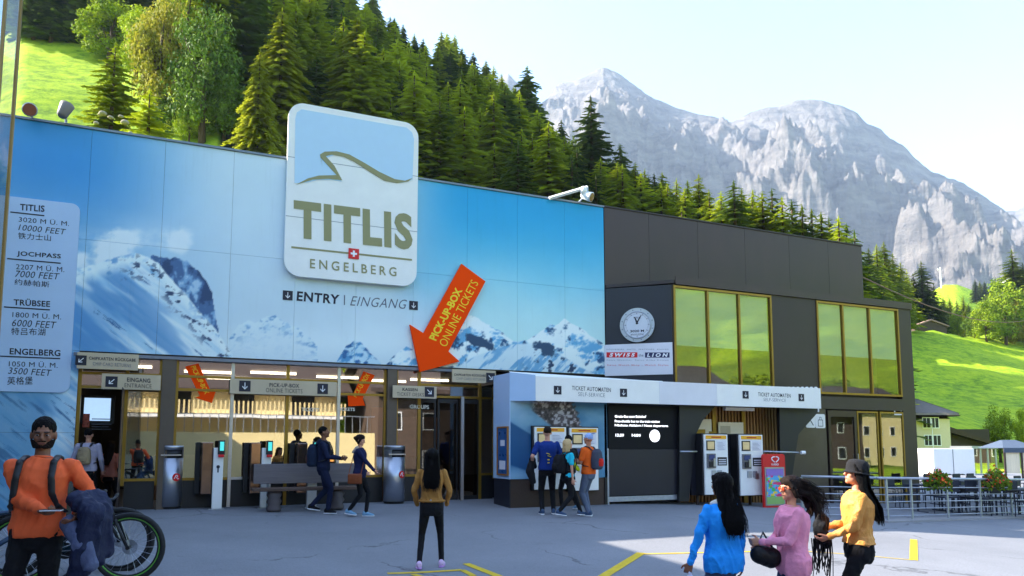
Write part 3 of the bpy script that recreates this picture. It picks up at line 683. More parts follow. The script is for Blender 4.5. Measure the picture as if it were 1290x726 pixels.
    col = np.zeros(c.shape); col[:] = (168, 204, 236); col = mixc(col, ssn(.36, .6, st), (222, 232, 248)); col = mixc(col, ssn(.50, .34, bigw)*.75, (70, 128, 192)); col = mixc(col, ssn(186, 110, X)*ssn(345, 400, Y)*ssn(470, 430, Y)*.6, (70, 132, 200)); col = mixc(col, np.exp(-((X-225-(Y-390)*.6)/26)**2)*ssn(340, 372, Y)*.7, (232, 240, 250))
    col = mixc(col, ssn(.62, .72, st2)*ssn(.5, .62, bigw), (52, 96, 150)); col = mixc(col, ssn(95, 60, X + (Y-450)*.2)*ssn(400, 470, Y)*.75, (84, 138, 186)); col = mixc(col, ssn(.6, .68, st)*ssn(110, 60, X)*.6, (44, 84, 128))
    col = mixc(col, ssn(0, 20, 26-(Y-rs))*ssn(.3, .5, vfbm(X/8+1, Y/8, 5))*.9, (242, 246, 252)); col = mixc(col, ssn(.58, .66, vfbm((X+Y)/11, (Y-X*.6)/6+8, 5))*np.exp(-((Y-rs-18)/16)**2)*ssn(140, 180, X), (44, 60, 96))
    c = c*(1-k[..., None]) + col*k[..., None]
    c = 255*(np.clip(c, 0, 255)/255)**.92; c[..., 1] = c[..., 1]*1.03; return np.clip(c, 0, 255)
def to_px(x, y, z):                                     # numpy projection into the photograph
    dx = x-CAM.x; dy = y-CAM.y; dz = z-CAM.z; de = dx*FW.x+dy*FW.y+dz*FW.z
    return CXP + F*(dx*Rr.x+dy*Rr.y+dz*Rr.z)/de, CYP - F*(dx*UPV.x+dy*UPV.y+dz*UPV.z)/de
M_mural = attr_mat('printed_mural', rough=.42, var=.03, spec=.35)
def painted(name, parent, x0, x1, z0, z1, y, step, fn, m, th=.03, off=None):
    """upright panel facing -y whose front is a fine grid carrying the print"""
    off = off or Vector((0, 0, 0))
    nx = max(2, int(round((x1-x0)/step))+1); nz = max(2, int(round((z1-z0)/step))+1)
    gx, gzz = np.meshgrid(np.linspace(x0, x1, nx), np.linspace(z0, z1, nz)); PX, PYY = to_px(gx, y, gzz)
    c = fn(PX, PYY)/255.; c = np.where(c <= .04045, c/12.92, ((c+.055)/1.055)**2.4)
    v = np.stack([gx-off.x, gx*0+y-off.y, gzz-off.z], -1).reshape(-1, 3); n = len(v)
    i = np.arange(nx-1)[None, :] + nx*np.arange(nz-1)[:, None]; q = np.stack([i, i+1, i+1+nx, i+nx], -1).reshape(-1, 4).tolist()
    bx = MB().box(x0-off.x, x1-off.x, y+.0005-off.y, y+th-off.y, z0-off.z, z1-off.z)
    me = bpy.data.meshes.new(name); me.from_pydata(v.tolist() + bx.v, [], q + [tuple(a+n for a in f) for f in bx.f]); me.materials.append(m)
    at = me.color_attributes.new('paint', 'FLOAT_COLOR', 'POINT'); full = np.ones((n+8, 4)); full[:n, :3] = c.reshape(-1, 3); full[n:, :3] = c.reshape(-1, 3).mean(0)
    at.data.foreach_set('color', full.ravel()); me.update(); return link_mesh(name, me, parent)

hall = empty('ticket_hall', (0, 0, 0), 0, 'long cable car ticket hall with a blue mountain mural above its glazed shopfront', 'building')
ZT, ZM, ZB = 8.0, 5.62, 3.28; XE = 10.93
xs = [-4.9 + 1.55*i for i in range(10)]; xs[-1] = min(xs[-1], XE)
xs = [-4.85, -3.1, -1.68, -.26, 1.16, 2.58, 4.0, 5.42, 6.84, 8.26, 9.68, XE]
g = .005
for a, b in zip(xs, xs[1:]):
    for z0, z1 in ((ZM, ZT), (ZB, ZM)):
        painted('mural_panel', hall, a+g/2, b-g/2, z0+g/2, z1-g/2, 0, .022, mural_color, M_mural)
    if b < -1.6:
        painted('mural_panel', hall, a+g/2, b-g/2, 1.6, ZB-g/2, 0, .022, mural_color, M_mural)
        painted('mural_panel', hall, a+g/2, b-g/2, -.1, 1.6-g, 0, .022, mural_color, M_mural)
mb = MB().box(-4.9, XE, .04, .5, ZB-.03, ZT-.01).box(-4.9, -1.80, .04, .5, -.3, ZB-.03)
mb.build('wall', M_dark2, hall)
MB().box(-4.92, XE+.01, -.035, .55, ZT+.002, ZT+.05).build('coping', pm('grey_coping', (120, 130, 140), .5, .5), hall)
MB().box(-4.9, XE, .5, 16, 7.6, 7.8).build('roof', M_dark2, hall)
MB().box(-1.78, XE-3.3, -.02, .3, ZB-.1, ZB-.035).build('soffit_strip', pm('soffit_grey', (120, 124, 136), .5), hall)
# shopfront: brass mullions, transoms, panes, plinths
GY = .16
def xpix(px, y=GY): return ony(y, px, 562).x
def zpix(px, py, y=GY): return ony(y, px, py).z
ins = M_inter
base_z = lambda x: gz(x, 0) - .1
XL = xpix(96); 
cols = [(200, 218), (485, 497)]
for a, b in cols: MB().box(xpix(a), xpix(b), -.0, .42, -.1, ZB-.1).build('column', pm('brown_column', (92, 80, 70), .5, .2, var=.1), hall)
mull = [96, 156, 199, 219, 290, 360, 425, 484, 498, 527, 604, 622]
for px in mull:
    x = xpix(px); w = .035
    MB().box(x-w, x+w, GY-.05, GY+.05, -.1 if px in (290, 425, 360, 604) else .5, ZB-.1).build('mullion', M_steel if px in (290, 425) else M_gold, hall)
def rail(pa, pb, z, h=.05, m=M_gold): return MB().box(xpix(pa)+.036, xpix(pb)-.036, GY-.04, GY+.04, z-h/2, z+h/2).build('transom', m, hall)
def pane(pa, pb, z0, z1, y=GY, m=None): return MB().box(xpix(pa)+.037, xpix(pb)-.037, y-.006, y+.006, z0, z1).build('window_pane', m or M_glassR, hall)
for a, b, zs in ((96, 156, (2.55, 2.84)), (156, 199, (2.55, 2.84, .62)), (219, 290, (2.55, 2.84, .62)), (290, 360, (2.84, .62)), (360, 425, (2.84, .62)), (425, 484, (2.55, 2.84, .62)), (498, 527, (2.55, .62)), (527, 604, (2.55, 2.84)), (604, 622, (2.55, .62))):
    for z in zs: rail(a, b, z, .055 if z < 3 else .04, M_steel if (z < 1 and a in (290, 360)) else M_gold)
    pane(a, b, max(z for z in zs)+.03, ZB-.1)
    up = sorted(zs)
    for z0, z1 in zip(up, up[1:]): pane(a, b, z0+.03, z1-.03)
    if .62 in zs:
        MB().box(xpix(a)+.04, xpix(b)-.04, GY-.02, GY+.1, -.12, .59).build('plinth_panel', M_black, hall)
# doors: open entrance at the left, double glass doors at the right
MB().box(xpix(153), xpix(156)-.03, -.75, .14, -.1, 2.5).build('door_leaf', M_dark2, hall)
for a, b in ((527, 549), (549, 577), (577, 604)):
    x0, x1 = xpix(a)+.04, xpix(b)-.01
    d = MB(); t = .045
    for q in ((x0, x0+t, 0, 2.5), (x1-t, x1, 0, 2.5), (x0+t, x1-t, 0, .1), (x0+t, x1-t, 2.42, 2.5)): d.box(q[0], q[1], GY-.02, GY+.03, q[2]-.02, q[3])
    dd = d.build('door', M_black, hall)
    MB().box(x0+t, x1-t, GY, GY+.01, .08, 2.42).build('door_pane', glass_mat('door_glass', refl=.09, clear=.8) if 'dg' not in _M else _M['dg'], dd)
MB().box(xpix(576), xpix(579.5), -.12, -.06, -.05, 2.55).build('door_post', M_steel, hall)
# interior
MB().box(-1.9, 8.2, .5, 9, -.2, -.06).build('interior_floor', pm('interior_floor', (70, 62, 58), .3), hall)
MB().box(-1.9, 8.2, 8.9, 9.1, -.1, 3.3).build('interior_wall', M_inter, hall)
MB().box(-1.95, -1.8, .5, 9, -.1, 3.3).build('interior_wall', M_inter, hall)
MB().box(8.2, 8.35, .5, 9, -.1, 3.3).build('interior_wall', M_inter, hall)
MB().box(-1.9, 8.2, .5, 9, 3.2, 3.35).build('ceiling', M_ceil, hall)
for i, (x, y) in enumerate(((-.9, 1.6), (.9, 2.3), (2.4, 1.9), (4.1, 2.4), (5.6, 3.0), (1.5, 4.0), (3.4, 4.2), (6.6, 2.2))):
    MB().box(x-.55, x+.55, y-.03, y+.03, 3.12, 3.18).build('ceiling_lamp', M_lamp, hall)
for x in (-.2, 1.9, 4.0): # counters behind the windows
    mbx = MB().bbox(x, x+1.6, 3.2, 3.9, 0, 1.1, .02); mbx.build('counter', pm('counter_wood', (120, 84, 56), .5), hall)
MB().box(5.2, 5.5, 3.0, 3.1, .0, 2.4).build('interior_post', pm('orange_post', (170, 90, 30), .5), hall)
MB().box(6.0, 7.6, 4.2, 4.3, 1.0, 2.2).build('interior_poster', pm('poster_brown', (110, 84, 70), .6, var=.4, scale=5), hall)
scr = empty('wall_screen', (-1.3, .9, 1.9), 0, 'lit information screen hanging inside the dark entrance', 'screen')
a = ony(.9, 105, 530); b = ony(.9, 140, 502)
MB().box(a.x-.08-scr.location.x, b.x+.08-scr.location.x, .0, .06, a.z-.06-1.9, b.z+.06-1.9).build('frame', M_black, scr)
MB().box(a.x-scr.location.x, b.x-scr.location.x, -.01, -.002, a.z-1.9, b.z-1.9).build('display', pm('screen_blue', (150, 180, 214), .3, emit=.35, var=.1, scale=8), scr)
q = MB()
for i in range(5): q.box(-.16+.0, .22-.05*(i % 2), -.016, -.012, .1-.055*i-.1, .1-.055*i-.08)
q.build('screen_text', M_inkg, scr)
MB().box(-.33, -.2, -.016, -.012, -.17, .12).build('screen_picture', pm('screen_picture', (190, 90, 80), .4, var=.5, scale=20), scr)
# black sheet for the shade of the open passage right of the doors
MB().box(xpix(604), 8.3, .5, .6, -.1, 3.2).build('recess_wall', M_black, hall)
for z in (.62, 2.55): MB().box(xpix(606), xpix(628), GY, GY+.05, z-.02, z+.02).build('transom', M_dark2, hall)

# writing printed straight on the mural
lpx('ENTRY', -.006, (373.5, 379), (427, 383.5), (374.5, 367), M_ink, hall, bold=.03, space=1.1)
lpx('EINGANG', -.006, (441, 385), (512, 389.5), (442, 373), M_inkg, hall, bold=-.006, shear=.25, space=1.1)
p = ony(-.006, 434, 374); MB().box(p.x-.012, p.x+.012, -.009, -.006, p.z-.2, p.z+.04).build('divider', M_inkg, hall)
def arrow_icon(y, cx, cy, s, parent, kind='down', bg=M_ink, fg=M_wpr, px_h=13):
    """small square with a white arrow; cx, cy in pixels; s = size in metres"""
    c = ony(y, cx, cy); o = parent.location; X = c.x-o.x; Z = c.z-o.z; Y = y-o.y
    q = MB().box(X-s/2, X+s/2, Y-.004, Y+.002, Z-s/2, Z+s/2).build('arrow_icon', bg, parent)
    a = MB(); r = s*.32; w = s*.07; d1 = {'down': (0, -1), 'left': (-.707, -.707), 'right': (.707, -.707)}[kind]; d2 = (d1[1], -d1[0])
    def P(u, v): return (X + d1[0]*u + d2[0]*v, Y-.0075, Z + d1[1]*u + d2[1]*v)
    for qd in ([P(-r, -w/2), P(r*.7, -w/2), P(r*.7, w/2), P(-r, w/2)], [P(r, 0), P(r*.2, r*.75), P(r*.2-w, r*.62), P(r*.72, 0)], [P(r, 0), P(r*.72, 0), P(r*.2-w, -r*.62), P(r*.2, -r*.75)]):
        a.add(qd, [(0, 1, 2, 3)])
    a.build('arrow_mark', fg, q); return q
arrow_icon(-.008, 362.5, 372.3, .22, hall); arrow_icon(-.008, 521, 385, .22, hall)

# altitude list at the far left
al = empty('altitude_board', (-2.6, -.02, 3.3), 0, 'pale rounded board listing stations and altitudes at the left end of the mural', 'sign')
def rrect(x0, x1, z0, z1, r, corners=(1, 1, 1, 1), n=6):
    P = []
    for i, (cx, cz, a0) in enumerate(((x0+r, z0+r, 180), (x1-r, z0+r, 270), (x1-r, z1-r, 0), (x0+r, z1-r, 90))):
        if not corners[i]: P.append(((x0, z0), (x1, z0), (x1, z1), (x0, z1))[i]); continue
        for k in range(n+1):
            a = rad(a0 + 90*k/n); P.append((cx + r*math.cos(a), cz + r*math.sin(a)))
    return P
def plate(name, pts, y0, y1, m, parent):
    o = parent.location; return MB().extr([(x-o.x, y1-o.y, z-o.z) for x, z in pts], (0, y0-y1, 0)).build(name, m, parent)
tr = ony(-.02, 97, 262); bl_ = ony(-.02, 10, 492)
plate('board', rrect(-4.6, ony(-.02, 93, 400).x, ony(-.02, 80, 495).z, ony(-.02, 60, 253).z, .16), -.03, -.006, pm('pale_blue_board', (178, 202, 232), .5, var=.06, scale=1.2), al)
ALT = [('TITLIS', (25, 265), (56, 267.3), 256, '3020 M Ü. M.', (23.5, 279.3), (87, 285), 271.3, '10000 FEET', (23, 290), (83, 296), 281.8, '铁力士山', (22.5, 301), (64, 304), 292),
       ('JOCHPASS', (21, 323.7), (76.5, 327.5), 315.5, '2207 M Ü. M.', (20, 339.2), (81, 343), 330.6, '7000 FEET', (19, 349), (75, 352.5), 340, '约赫帕斯', (18, 359), (62, 362.5), 350.5),
       ('TRÜBSEE', (17, 384.6), (63, 387), 374.6, '1800 M Ü. M.', (15.5, 399.6), (77, 402.6), 391, '6000 FEET', (15, 411), (71, 414), 401.5, '特吕布湖', (14, 422), (57, 423), 412),
       ('ENGELBERG', (12, 446.6), (76, 449), 437.8, '1050 M Ü. M.', (11, 461.6), (72.5, 463.6), 453, '3500 FEET', (10, 471), (65, 474), 462, '英格堡', (9, 485), (41, 484.5), 474)]
for row in ALT:
    for k in range(4):
        s, a, b, ty = row[4*k:4*k+4]
        lpx(s, -.034, a, b, (a[0]+.4, ty+.8), M_ink, al, bold=.022 if k == 0 else (.0 if k < 3 else .004), shear=.22 if k == 2 else 0, space=1.05)
    a, b = row[1], row[2]; A = ony(-.034, a[0]-12, a[1]+2.2); B = ony(-.034, b[0], b[1]+2.0)
    MB().box(A.x-al.location.x, B.x-al.location.x, -.016, -.013, A.z-.012-al.location.z, A.z+.012-al.location.z).build('underline', M_ink, al)
# the big logo sign
lg = empty('logo_sign', (4.0, -.25, 4.6), 0, 'large white rounded logo sign reading TITLIS ENGELBERG standing up above the mural', 'sign')
LY = -.16
c1 = ony(LY, 361, 236); c2 = ony(LY, 526, 262); tl = ony(LY, 366, 129); br = ony(LY, 524, 361)
x0, x1 = c1.x, c2.x; z1 = ony(LY, 380, 130).z; z0 = ony(LY, 505, 360).z
plate('board', rrect(x0, x1, z0, z1, .36, n=10), LY, -.05, M_white, lg)
zl1 = ony(LY, 361, 197).z; zl2 = ony(LY, 361, 272).z
for z in (zl1, zl2): MB().box(x0+.002-4, x1-.002-4, LY-.003+.25, LY+.002+.25, z-.006-4.6, z+.006-4.6).build('panel_joint', pm('joint_grey', (130, 134, 146), .7, var=0), lg)
def L2(px, py, y=LY): p = ony(y, px, py); return (p.x, p.z)
skyp = [L2(*p) for p in ((371, 231), (372, 150), (374, 142), (380, 138), (512, 161), (519, 167), (521.5, 176), (519.5, 227))] + [L2(*p) for p in ((505, 231), (488, 228), (470, 216), (450, 203), (436, 197), (422, 195), (412, 199), (424, 222), (431, 229), (418, 227), (400, 227), (388, 230))]
plate('sky_field', skyp, LY-.006, LY-.002, pm('pale_sky_print', (186, 216, 240), .5, var=.02), lg)
sw = [L2(*p) for p in ((373, 233), (388, 225), (402, 221.5), (424, 221), (404, 199), (406, 210), (403, 195), (409, 191.5), (424, 191), (440, 195), (458, 205), (478, 217), (497, 226), (510, 228), (520, 224.5), (514, 229), (500, 231), (484, 228), (466, 217), (446, 204), (432, 197.5), (418, 195), (410, 197), (421, 209), (431, 227.5), (414, 225.5), (394, 226.5))]
def tri_plate(name, pts, y0, y1, m, parent):            # for concave outlines
    from mathutils.geometry import tessellate_polygon
    o = parent.location; n = len(pts); V = [Vector((x-o.x, y0-o.y, z-o.z)) for x, z in pts]
    T = [tuple(t) for t in tessellate_polygon([[Vector((v.x, v.z, 0)) for v in V]])]
    T = [t if (V[t[1]]-V[t[0]]).cross(V[t[2]]-V[t[0]]).y < 0 else t[::-1] for t in T]
    W = [v + Vector((0, y1-y0, 0)) for v in V]
    me = bpy.data.meshes.new(name); me.from_pydata(V+W, [], T + [tuple(i+n for i in t[::-1]) for t in T] + [(i, (i+1) % n, (i+1) % n+n, i+n) for i in range(n)])
    me.update(); me.materials.append(m); return link_mesh(name, me, parent)
tri_plate('ridge_mark', sw, LY-.016, LY-.009, M_oliv, lg)
lpx('TITLIS', LY-.008, (370, 300), (520, 315.5), (370, 251.5), M_oliv, lg, bold=.045, space=1.12)
lpx('ENGELBERG', LY-.008, (390.5, 338), (499.5, 348.5), (390.5, 326), M_oliv, lg, bold=.012, space=1.5)
A = ony(LY, 367, 311); B = ony(LY, 519, 326); zl = A.z
MB().box(A.x-4, B.x-4, LY-.008+.25, LY-.002+.25, zl-.03-4.6, zl+.012-4.6).build('rule', M_oliv, lg)
p = ony(LY, 445.5, 320); fx, fz = p.x-4, p.z-4.6; s = .125
fl = MB().box(fx-s, fx+s, LY-.02+.25, LY-.0085+.25, fz-s, fz+s).build('flag', M_red, lg)
MB().box(fx-s*.6, fx+s*.6, LY-.024+.25, LY-.021+.25, fz-s*.19, fz+s*.19).box(fx-s*.19, fx+s*.19, LY-.0245+.25, LY-.021+.25, fz-s*.6, fz+s*.6).build('flag_cross', M_wpr, fl)
MB().box(x0+.4-4, x0+.5-4, .12, .25, 8.05-4.6, z1-.3-4.6).box(x1-.5-4, x1-.4-4, .12, .25, 8.05-4.6, z1-.3-4.6).build('bracket', M_galv, lg)

# big orange arrow on the wall and two small ones on the glass
def arrow_sign(pts, y, th, label, txt, parent_group=None):
    P = [ony(y, *p) for p in pts]; c = sum(P, Vector())/len(P); r = empty('arrow_sign', (c.x, y+th, c.z), 0, label, 'sign', parent_group)
    tri_plate('board', [(p.x, p.z) for p in P], y, y+th, M_orange, r)
    for s, a, b, t, m, bo, sp in txt: lpx(s, y-.003, a, b, t, m, r, bold=bo, space=sp)
    return r
arrow_sign([(581.6, 332.5), (611.7, 354.7), (565, 443), (579, 455.5), (529, 468.7), (516.5, 409), (533.7, 420)], -.1, .07, 'large orange arrow on the mural pointing down to the pick-up box entrance',
    [('PICK-UP-BOX', (549.5, 430), (583, 366), (540, 426), M_yel, .035, 1.0), ('ONLINE TICKETS', (562, 438), (603, 357), (552.5, 433), M_yel, -.004, 1.0)])
arrow_sign([(233, 462), (250, 458), (266, 494), (273, 490), (267, 508), (246, 501), (252, 499)], .135, .012, 'small orange arrow sticker on the left shop window pointing down right',
    [('PICK-UP-BOX', (240, 462.5), (258, 497), (246, 460.5), M_yel, .0, 1.0)])
arrow_sign([(458, 468), (472, 473), (457, 502), (460, 511), (439, 512), (438, 496), (444, 499)], .135, .012, 'small orange arrow sticker on the right shop window pointing down left',
    [('PICK-UP-BOX', (449, 501), (466, 473), (444, 498), M_yel, .0, 1.0)])
# hanging cream signs
def hang_sign(tlp, brp, label, rows, icons, y=-.14, m=None):
    a = ony(y, *tlp); b = ony(y, *brp); zt = a.z; zb = b.z
    r = empty('hanging_sign', ((a.x+b.x)/2, y, zb), 0, label, 'sign')
    MB().bbox(a.x-r.location.x, b.x-r.location.x, 0, .05, 0, zt-zb, .004).build('board', m or M_cream, r)
    MB().box(a.x-r.location.x+.1, a.x-r.location.x+.13, .04, .28, zt-zb-.04, zt-zb-.01).box(b.x-r.location.x-.13, b.x-r.location.x-.1, .04, .28, zt-zb-.04, zt-zb-.01).build('bracket', M_dark2, r)
    for s, q1, q2, t, mm, bo in rows: lpx(s, y-.004, q1, q2, t, mm, r, bold=bo, space=1.1)
    for cx, cy, s, k in icons: arrow_icon(y-.004, cx, cy, s, r, k)
    return r
hang_sign((97.5, 443.5), (174, 467), 'cream sign for chip card return above the entrance, upper of two', [('CHIPKARTEN RÜCKGABE', (112, 453.2), (171, 456), (112, 448.4), M_ink, .02), ('CHIP CARD RETURNS', (117, 460.4), (165, 463), (117, 456), M_inkg, -.004)], [(102, 454, .2, 'left')])
hang_sign((128.5, 470.5), (202, 492), 'cream EINGANG ENTRANCE sign above the entrance door, lower of two', [('EINGANG', (160, 481), (189.5, 482.6), (160, 475.6), M_ink, .025), ('ENTRANCE', (157, 488), (191, 489.6), (157, 482.8), M_ink, -.002)], [(140.5, 481, .22, 'left')])
hang_sign((290, 477), (424, 499.5), 'wide cream PICK-UP-BOX ONLINE TICKETS sign over the middle windows', [('PICK-UP-BOX', (339.5, 487.5), (377, 488.7), (339.5, 482.6), M_ink, .022), ('ONLINE TICKETS', (335, 494.2), (381, 495.8), (335, 488.9), M_ink, -.002)], [(308.5, 486.5, .24, 'down'), (406.5, 490, .24, 'down')], y=-.02)
hang_sign((495, 485.5), (550, 502.5), 'cream KASSEN TICKET DESKS sign left of the double doors', [('KASSEN', (507, 492.5), (526, 493.2), (507, 488.6), M_ink, .022), ('TICKET DESKS', (500, 498.6), (534, 499.8), (500, 494.2), M_ink, -.004)], [(541, 494, .24, 'right')])
hang_sign((570, 465), (624.5, 483.5), 'cream sign for chip card return beside the white kiosk', [('CHIPKARTEN RÜCKGABE', (572, 473.6), (612, 475), (572, 470), M_ink, .02), ('CHIP CARD RETURNS', (575, 478.6), (611, 480), (575, 475.4), M_inkg, -.004)], [(618, 476, .24, 'right')], y=-.3)
M_tw = pm('window_lettering', (222, 216, 200), .5, var=0)
lpx('TICKETS', .14, (380, 518), (402, 518.6), (380, 513.6), M_tw, hall, bold=.02); lpx('TICKETS', .14, (425, 517.5), (447, 518), (425, 513.4), M_tw, hall, bold=.02); lpx('GROUPS', .11, (516.5, 514.8), (540.5, 515.6), (516.5, 509.8), M_tw, hall, bold=.03)
# spotlights on the roof edge
def spot(px, py, y, label, aim, arm):
    c = ony(y, px, py); r = empty('spotlight', (c.x, .1, 8.05), 0, label, 'lamp')
    loc = Vector((c.x, .1, 8.05)); h = c - loc; d = Vector(aim).normalized()
    MB().tube([(0, 0, 0), (0, 0, h.z*.6), h - d*.05], .025, 8).build('bracket', M_galv, r)
    q = Matrix.Identity(3); body = MB(); body.tube([h - d*.16, h - d*.12, h + d*.1, h + d*.16], [.06, .1, .13, .14], 14); bo = body.build('housing', arm, r, True)
    MB().disc(h + d*.161, .12, d, .006, 18).build('lens', pm('amber_lens', (118, 62, 48), .25), bo); return r
spot(37, 139, -.3, 'round floodlight with reddish lens at the left end of the mural top', (.2, -1, -.3), M_galv)
spot(739, 247, -.3, 'white floodlight with orange lens on the roof edge above the mural right end', (.8, -1, -.5), M_white)
sp = spot(81, 140, -.25, 'tall grey clamp floodlight leaning on the mural top edge', (.3, .25, 1), pm('grey_housing', (120, 112, 108), .5))
ar = empty('roof_beam', (ony(-.1, 716, 250).x, 0, 8.05), 0, 'slanting white steel arm on the roof edge holding the right floodlight', 'bracket')
a = ony(-.1, 692, 250); b = ony(-.3, 740, 236); o = ar.location
MB().tube([a-o, b-o], .05, 4).build('beam', M_white, ar); MB().tube([b-o, ony(-.3, 740, 243)-o], .025, 6).build('hanger', M_galv, ar)
MB().ell(ony(-.3, 735, 240)-o, .1, .1, .12).build('joint_box', M_white, ar, True)
# ------------------------------------------------------------------ dark bronze restaurant and office wing
dk = empty('restaurant_building', (16, 0, 0), 0, 'dark bronze clad wing with tall brass framed windows right of the mural', 'building')
def dbox(name, m, *a, par=None, **k):
    x0, x1, y0, y1, z0, z1 = a; return MB().box(x0-16, x1-16, y0, y1, z0, z1).build(name, m, par or dk)
XD = 21.05; ZD = 8.02; ZR = 5.7; YF = -1.3; XF = 21.55
dbox('wall', M_dark2, XE+.03, XD-.02, .05, 9.5, -.6, ZD-.03)
n = 6
edges = [XE+.02, 12.45, 14.2, 16.0, 17.8, 19.5, XD]
for a, b in zip(edges, edges[1:]): dbox('cladding_panel', M_dark, a+.004, b-.004, 0, .05, ZR+.1, ZD)
dbox('coping', M_dark2, XE, XD+.03, -.03, 9.55, ZD+.002, ZD+.04)
for a, b in ((.1, 3), (3, 6), (6, 9.4)): dbox('cladding_panel', M_dark, XD-.02, XD+.02, a, b-.01, ZR+.1, ZD)
# front volume: oblique side, front, roof edge
P0 = Vector((10.95, -.02)); P1 = Vector((12.36, YF))
def dpoly(name, m, pts, z0, z1, par=None): return MB().extr([(x-16, y, z0) for x, y in pts], (0, 0, z1-z0)).build(name, m, par or dk)
n2 = Vector((P1-P0).yx).normalized(); n2 = Vector((n2.x*-1, n2.y)) if True else n2
dirn = (P1-P0).normalized(); nn_ = Vector((dirn.y, -dirn.x)); nn_ = nn_ if nn_.y < 0 else -nn_
th_ = .06
dpoly('oblique_wall', M_navy, [P0, P1, P1-nn_*th_, P0-nn_*th_], -.5, ZR-.02)
dpoly('roof_slab', M_dark2, [(10.98, 0), (12.3, YF-.02), (XF+.02, YF-.02), (XF+.02, 6), (10.98, 6)], ZR+.01, ZR+.1)
dbox('roof_fascia', M_dark, 12.34, XF+.04, YF-.05, YF-.025, ZR-.02, ZR+.19)
dbox('roof_fascia', M_dark, XF+.02, XF+.05, YF-.02, 6, ZR-.02, ZR+.19)
def fy(px, py=562): return ony(YF, px, py)
W1 = (fy(852).x, fy(977.5).x); W2 = (fy(1035).x, fy(1139.5).x); WT = ZR-.05; WB = 2.86
dbox('corner_panel', M_dark2, 12.36, W1[0]-.002, YF+.0, YF+.06, -.5, ZR-.02)
dbox('cladding_panel', M_dark2, W1[1]+.002, W2[0]-.002, YF, YF+.06, 2.4, ZR-.02)
dbox('corner_post', M_dark2, W2[1]+.004, XF, YF-.01, YF+.15, -1, ZR-.02)
dbox('cladding_panel', M_dark, XF-.03, XF+.01, YF+.16, 5.9, -1, ZR-.02)
dbox('floor_band', M_dark2, 12.38, XF-.002, YF-.012, YF+.06, 2.42, WB-.07)
M_blind = pm('roller_blind', (176, 200, 176), .8, var=.05, scale=2)
def big_window(x0, x1, mulls, z0, z1, blind, hold=None):
    w = hold or empty('w', (0, 0, 0)); 
    fr = MB(); t = .06
    for q in ((x0, x0+t, z0, z1), (x1-t, x1, z0, z1)): fr.box(q[0]-16, q[1]-16, YF-.03, YF+.1, q[2], q[3])
    for q in ((x0+t, x1-t, z0, z0+t), (x0+t, x1-t, z1-t, z1)): fr.box(q[0]-16, q[1]-16, YF-.029, YF+.099, q[2], q[3])
    f = fr.build('window_frame', M_gold, dk)
    xs_ = [x0+t] + [m for m in mulls] + [x1-t]
    for m in mulls: dbox('mullion', M_gold, m-.03, m+.03, YF-.028, YF+.095, z0+t+.001, z1-t-.001, par=f)
    for a, b in zip(xs_, xs_[1:]):
        dbox('window_pane', M_glassU, a+.032, b-.032, YF+.02, YF+.03, z0+t, z1-t, par=f)
        if blind: dbox('roller_blind', M_blind, a+.05, b-.05, YF+.05, YF+.055, z1-t-(z1-z0)*blind, z1-t, par=f)
    return f
big_window(W1[0], W1[1], [fy(896).x, fy(936).x], WB, WT, .56); big_window(W2[0], W2[1], [fy(1068.5).x, fy(1102.5).x], WB, WT, .56)
for o in [o for o in bpy.data.objects if o.name.startswith('w') and o.type == 'EMPTY' and len(o.name) <= 5]: bpy.data.objects.remove(o)
# ground floor right: metal wall, glass door, glazing
xm0, xm1 = fy(978).x, fy(1042).x
dbox('metal_wall', pm('bronze_mirror_metal', (80, 70, 64), .4, .15, var=.25, scale=1.2, bump=.06, bscale=2), fy(997).x, xm1-.01, YF, YF+.06, -.8, 2.41)
M_brn = pm('door_brown', (58, 44, 42), .4, .2)
dx0, dx1 = fy(1044).x, fy(1080).x
d = MB(); t = .1
for q in ((dx0, dx0+t, -.75, 2.38), (dx1-t, dx1, -.75, 2.38), (dx0+t, dx1-t, 2.2, 2.38), (dx0+t, dx1-t, -.75, -.5)): d.box(q[0]-16, q[1]-16, YF-.02, YF+.05, q[2], q[3])
dd = d.build('door', M_brn, dk); dbox('door_pane', M_glassU, dx0+t, dx1-t, YF+.01, YF+.02, -.5, 2.2, par=dd)
MB().tube([(dx1-t*.6-16, YF-.07, .2), (dx1-t*.6-16, YF-.07, 1.1)], .015, 6).build('handle', M_steel, dd)
for a, b in ((1081, 1108), (1110, 1140)):
    x0, x1 = fy(a).x, fy(b).x-.02; f = MB()
    for q in ((x0, x0+.05, -.75, 2.38), (x1-.05, x1, -.75, 2.38), (x0+.05, x1-.05, 2.33, 2.38), (x0+.05, x1-.05, -.75, -.6)): f.box(q[0]-16, q[1]-16, YF-.015, YF+.05, q[2], q[3])
    ff = f.build('window_frame', M_gold, dk); dbox('window_pane', M_glassU, x0+.05, x1-.05, YF+.01, YF+.02, -.6, 2.33, par=ff)
lgm = MB(); p = fy(1131, 513)                            # white square emblem on the glass
for q in ((-.17, .17, .12, .17), (-.17, .17, -.17, -.12), (-.17, -.12, -.12, .12), (.12, .17, -.05, .12), (-.02, .17, -.03, .03)): lgm.box(p.x+q[0]-16, p.x+q[1]-16, YF-.002, YF+.006, p.z-.08+q[2], p.z-.08+q[3])
lgm.build('glass_emblem', M_wpr, dk)
dbox('roof', M_dark2, 12.3, XF-.05, YF+.2, .0, WB-.1, WB+.02)
dbox('interior_floor', pm('rest_floor', (104, 84, 62), .4), 12.5, XF-.1, YF+.2, 6, -.8, -.7)
dbox('interior_wall', pm('rest_wall', (96, 78, 58), .7, var=.3), 17.2, XF-.1, 3.0, 3.1, -.7, 2.6)
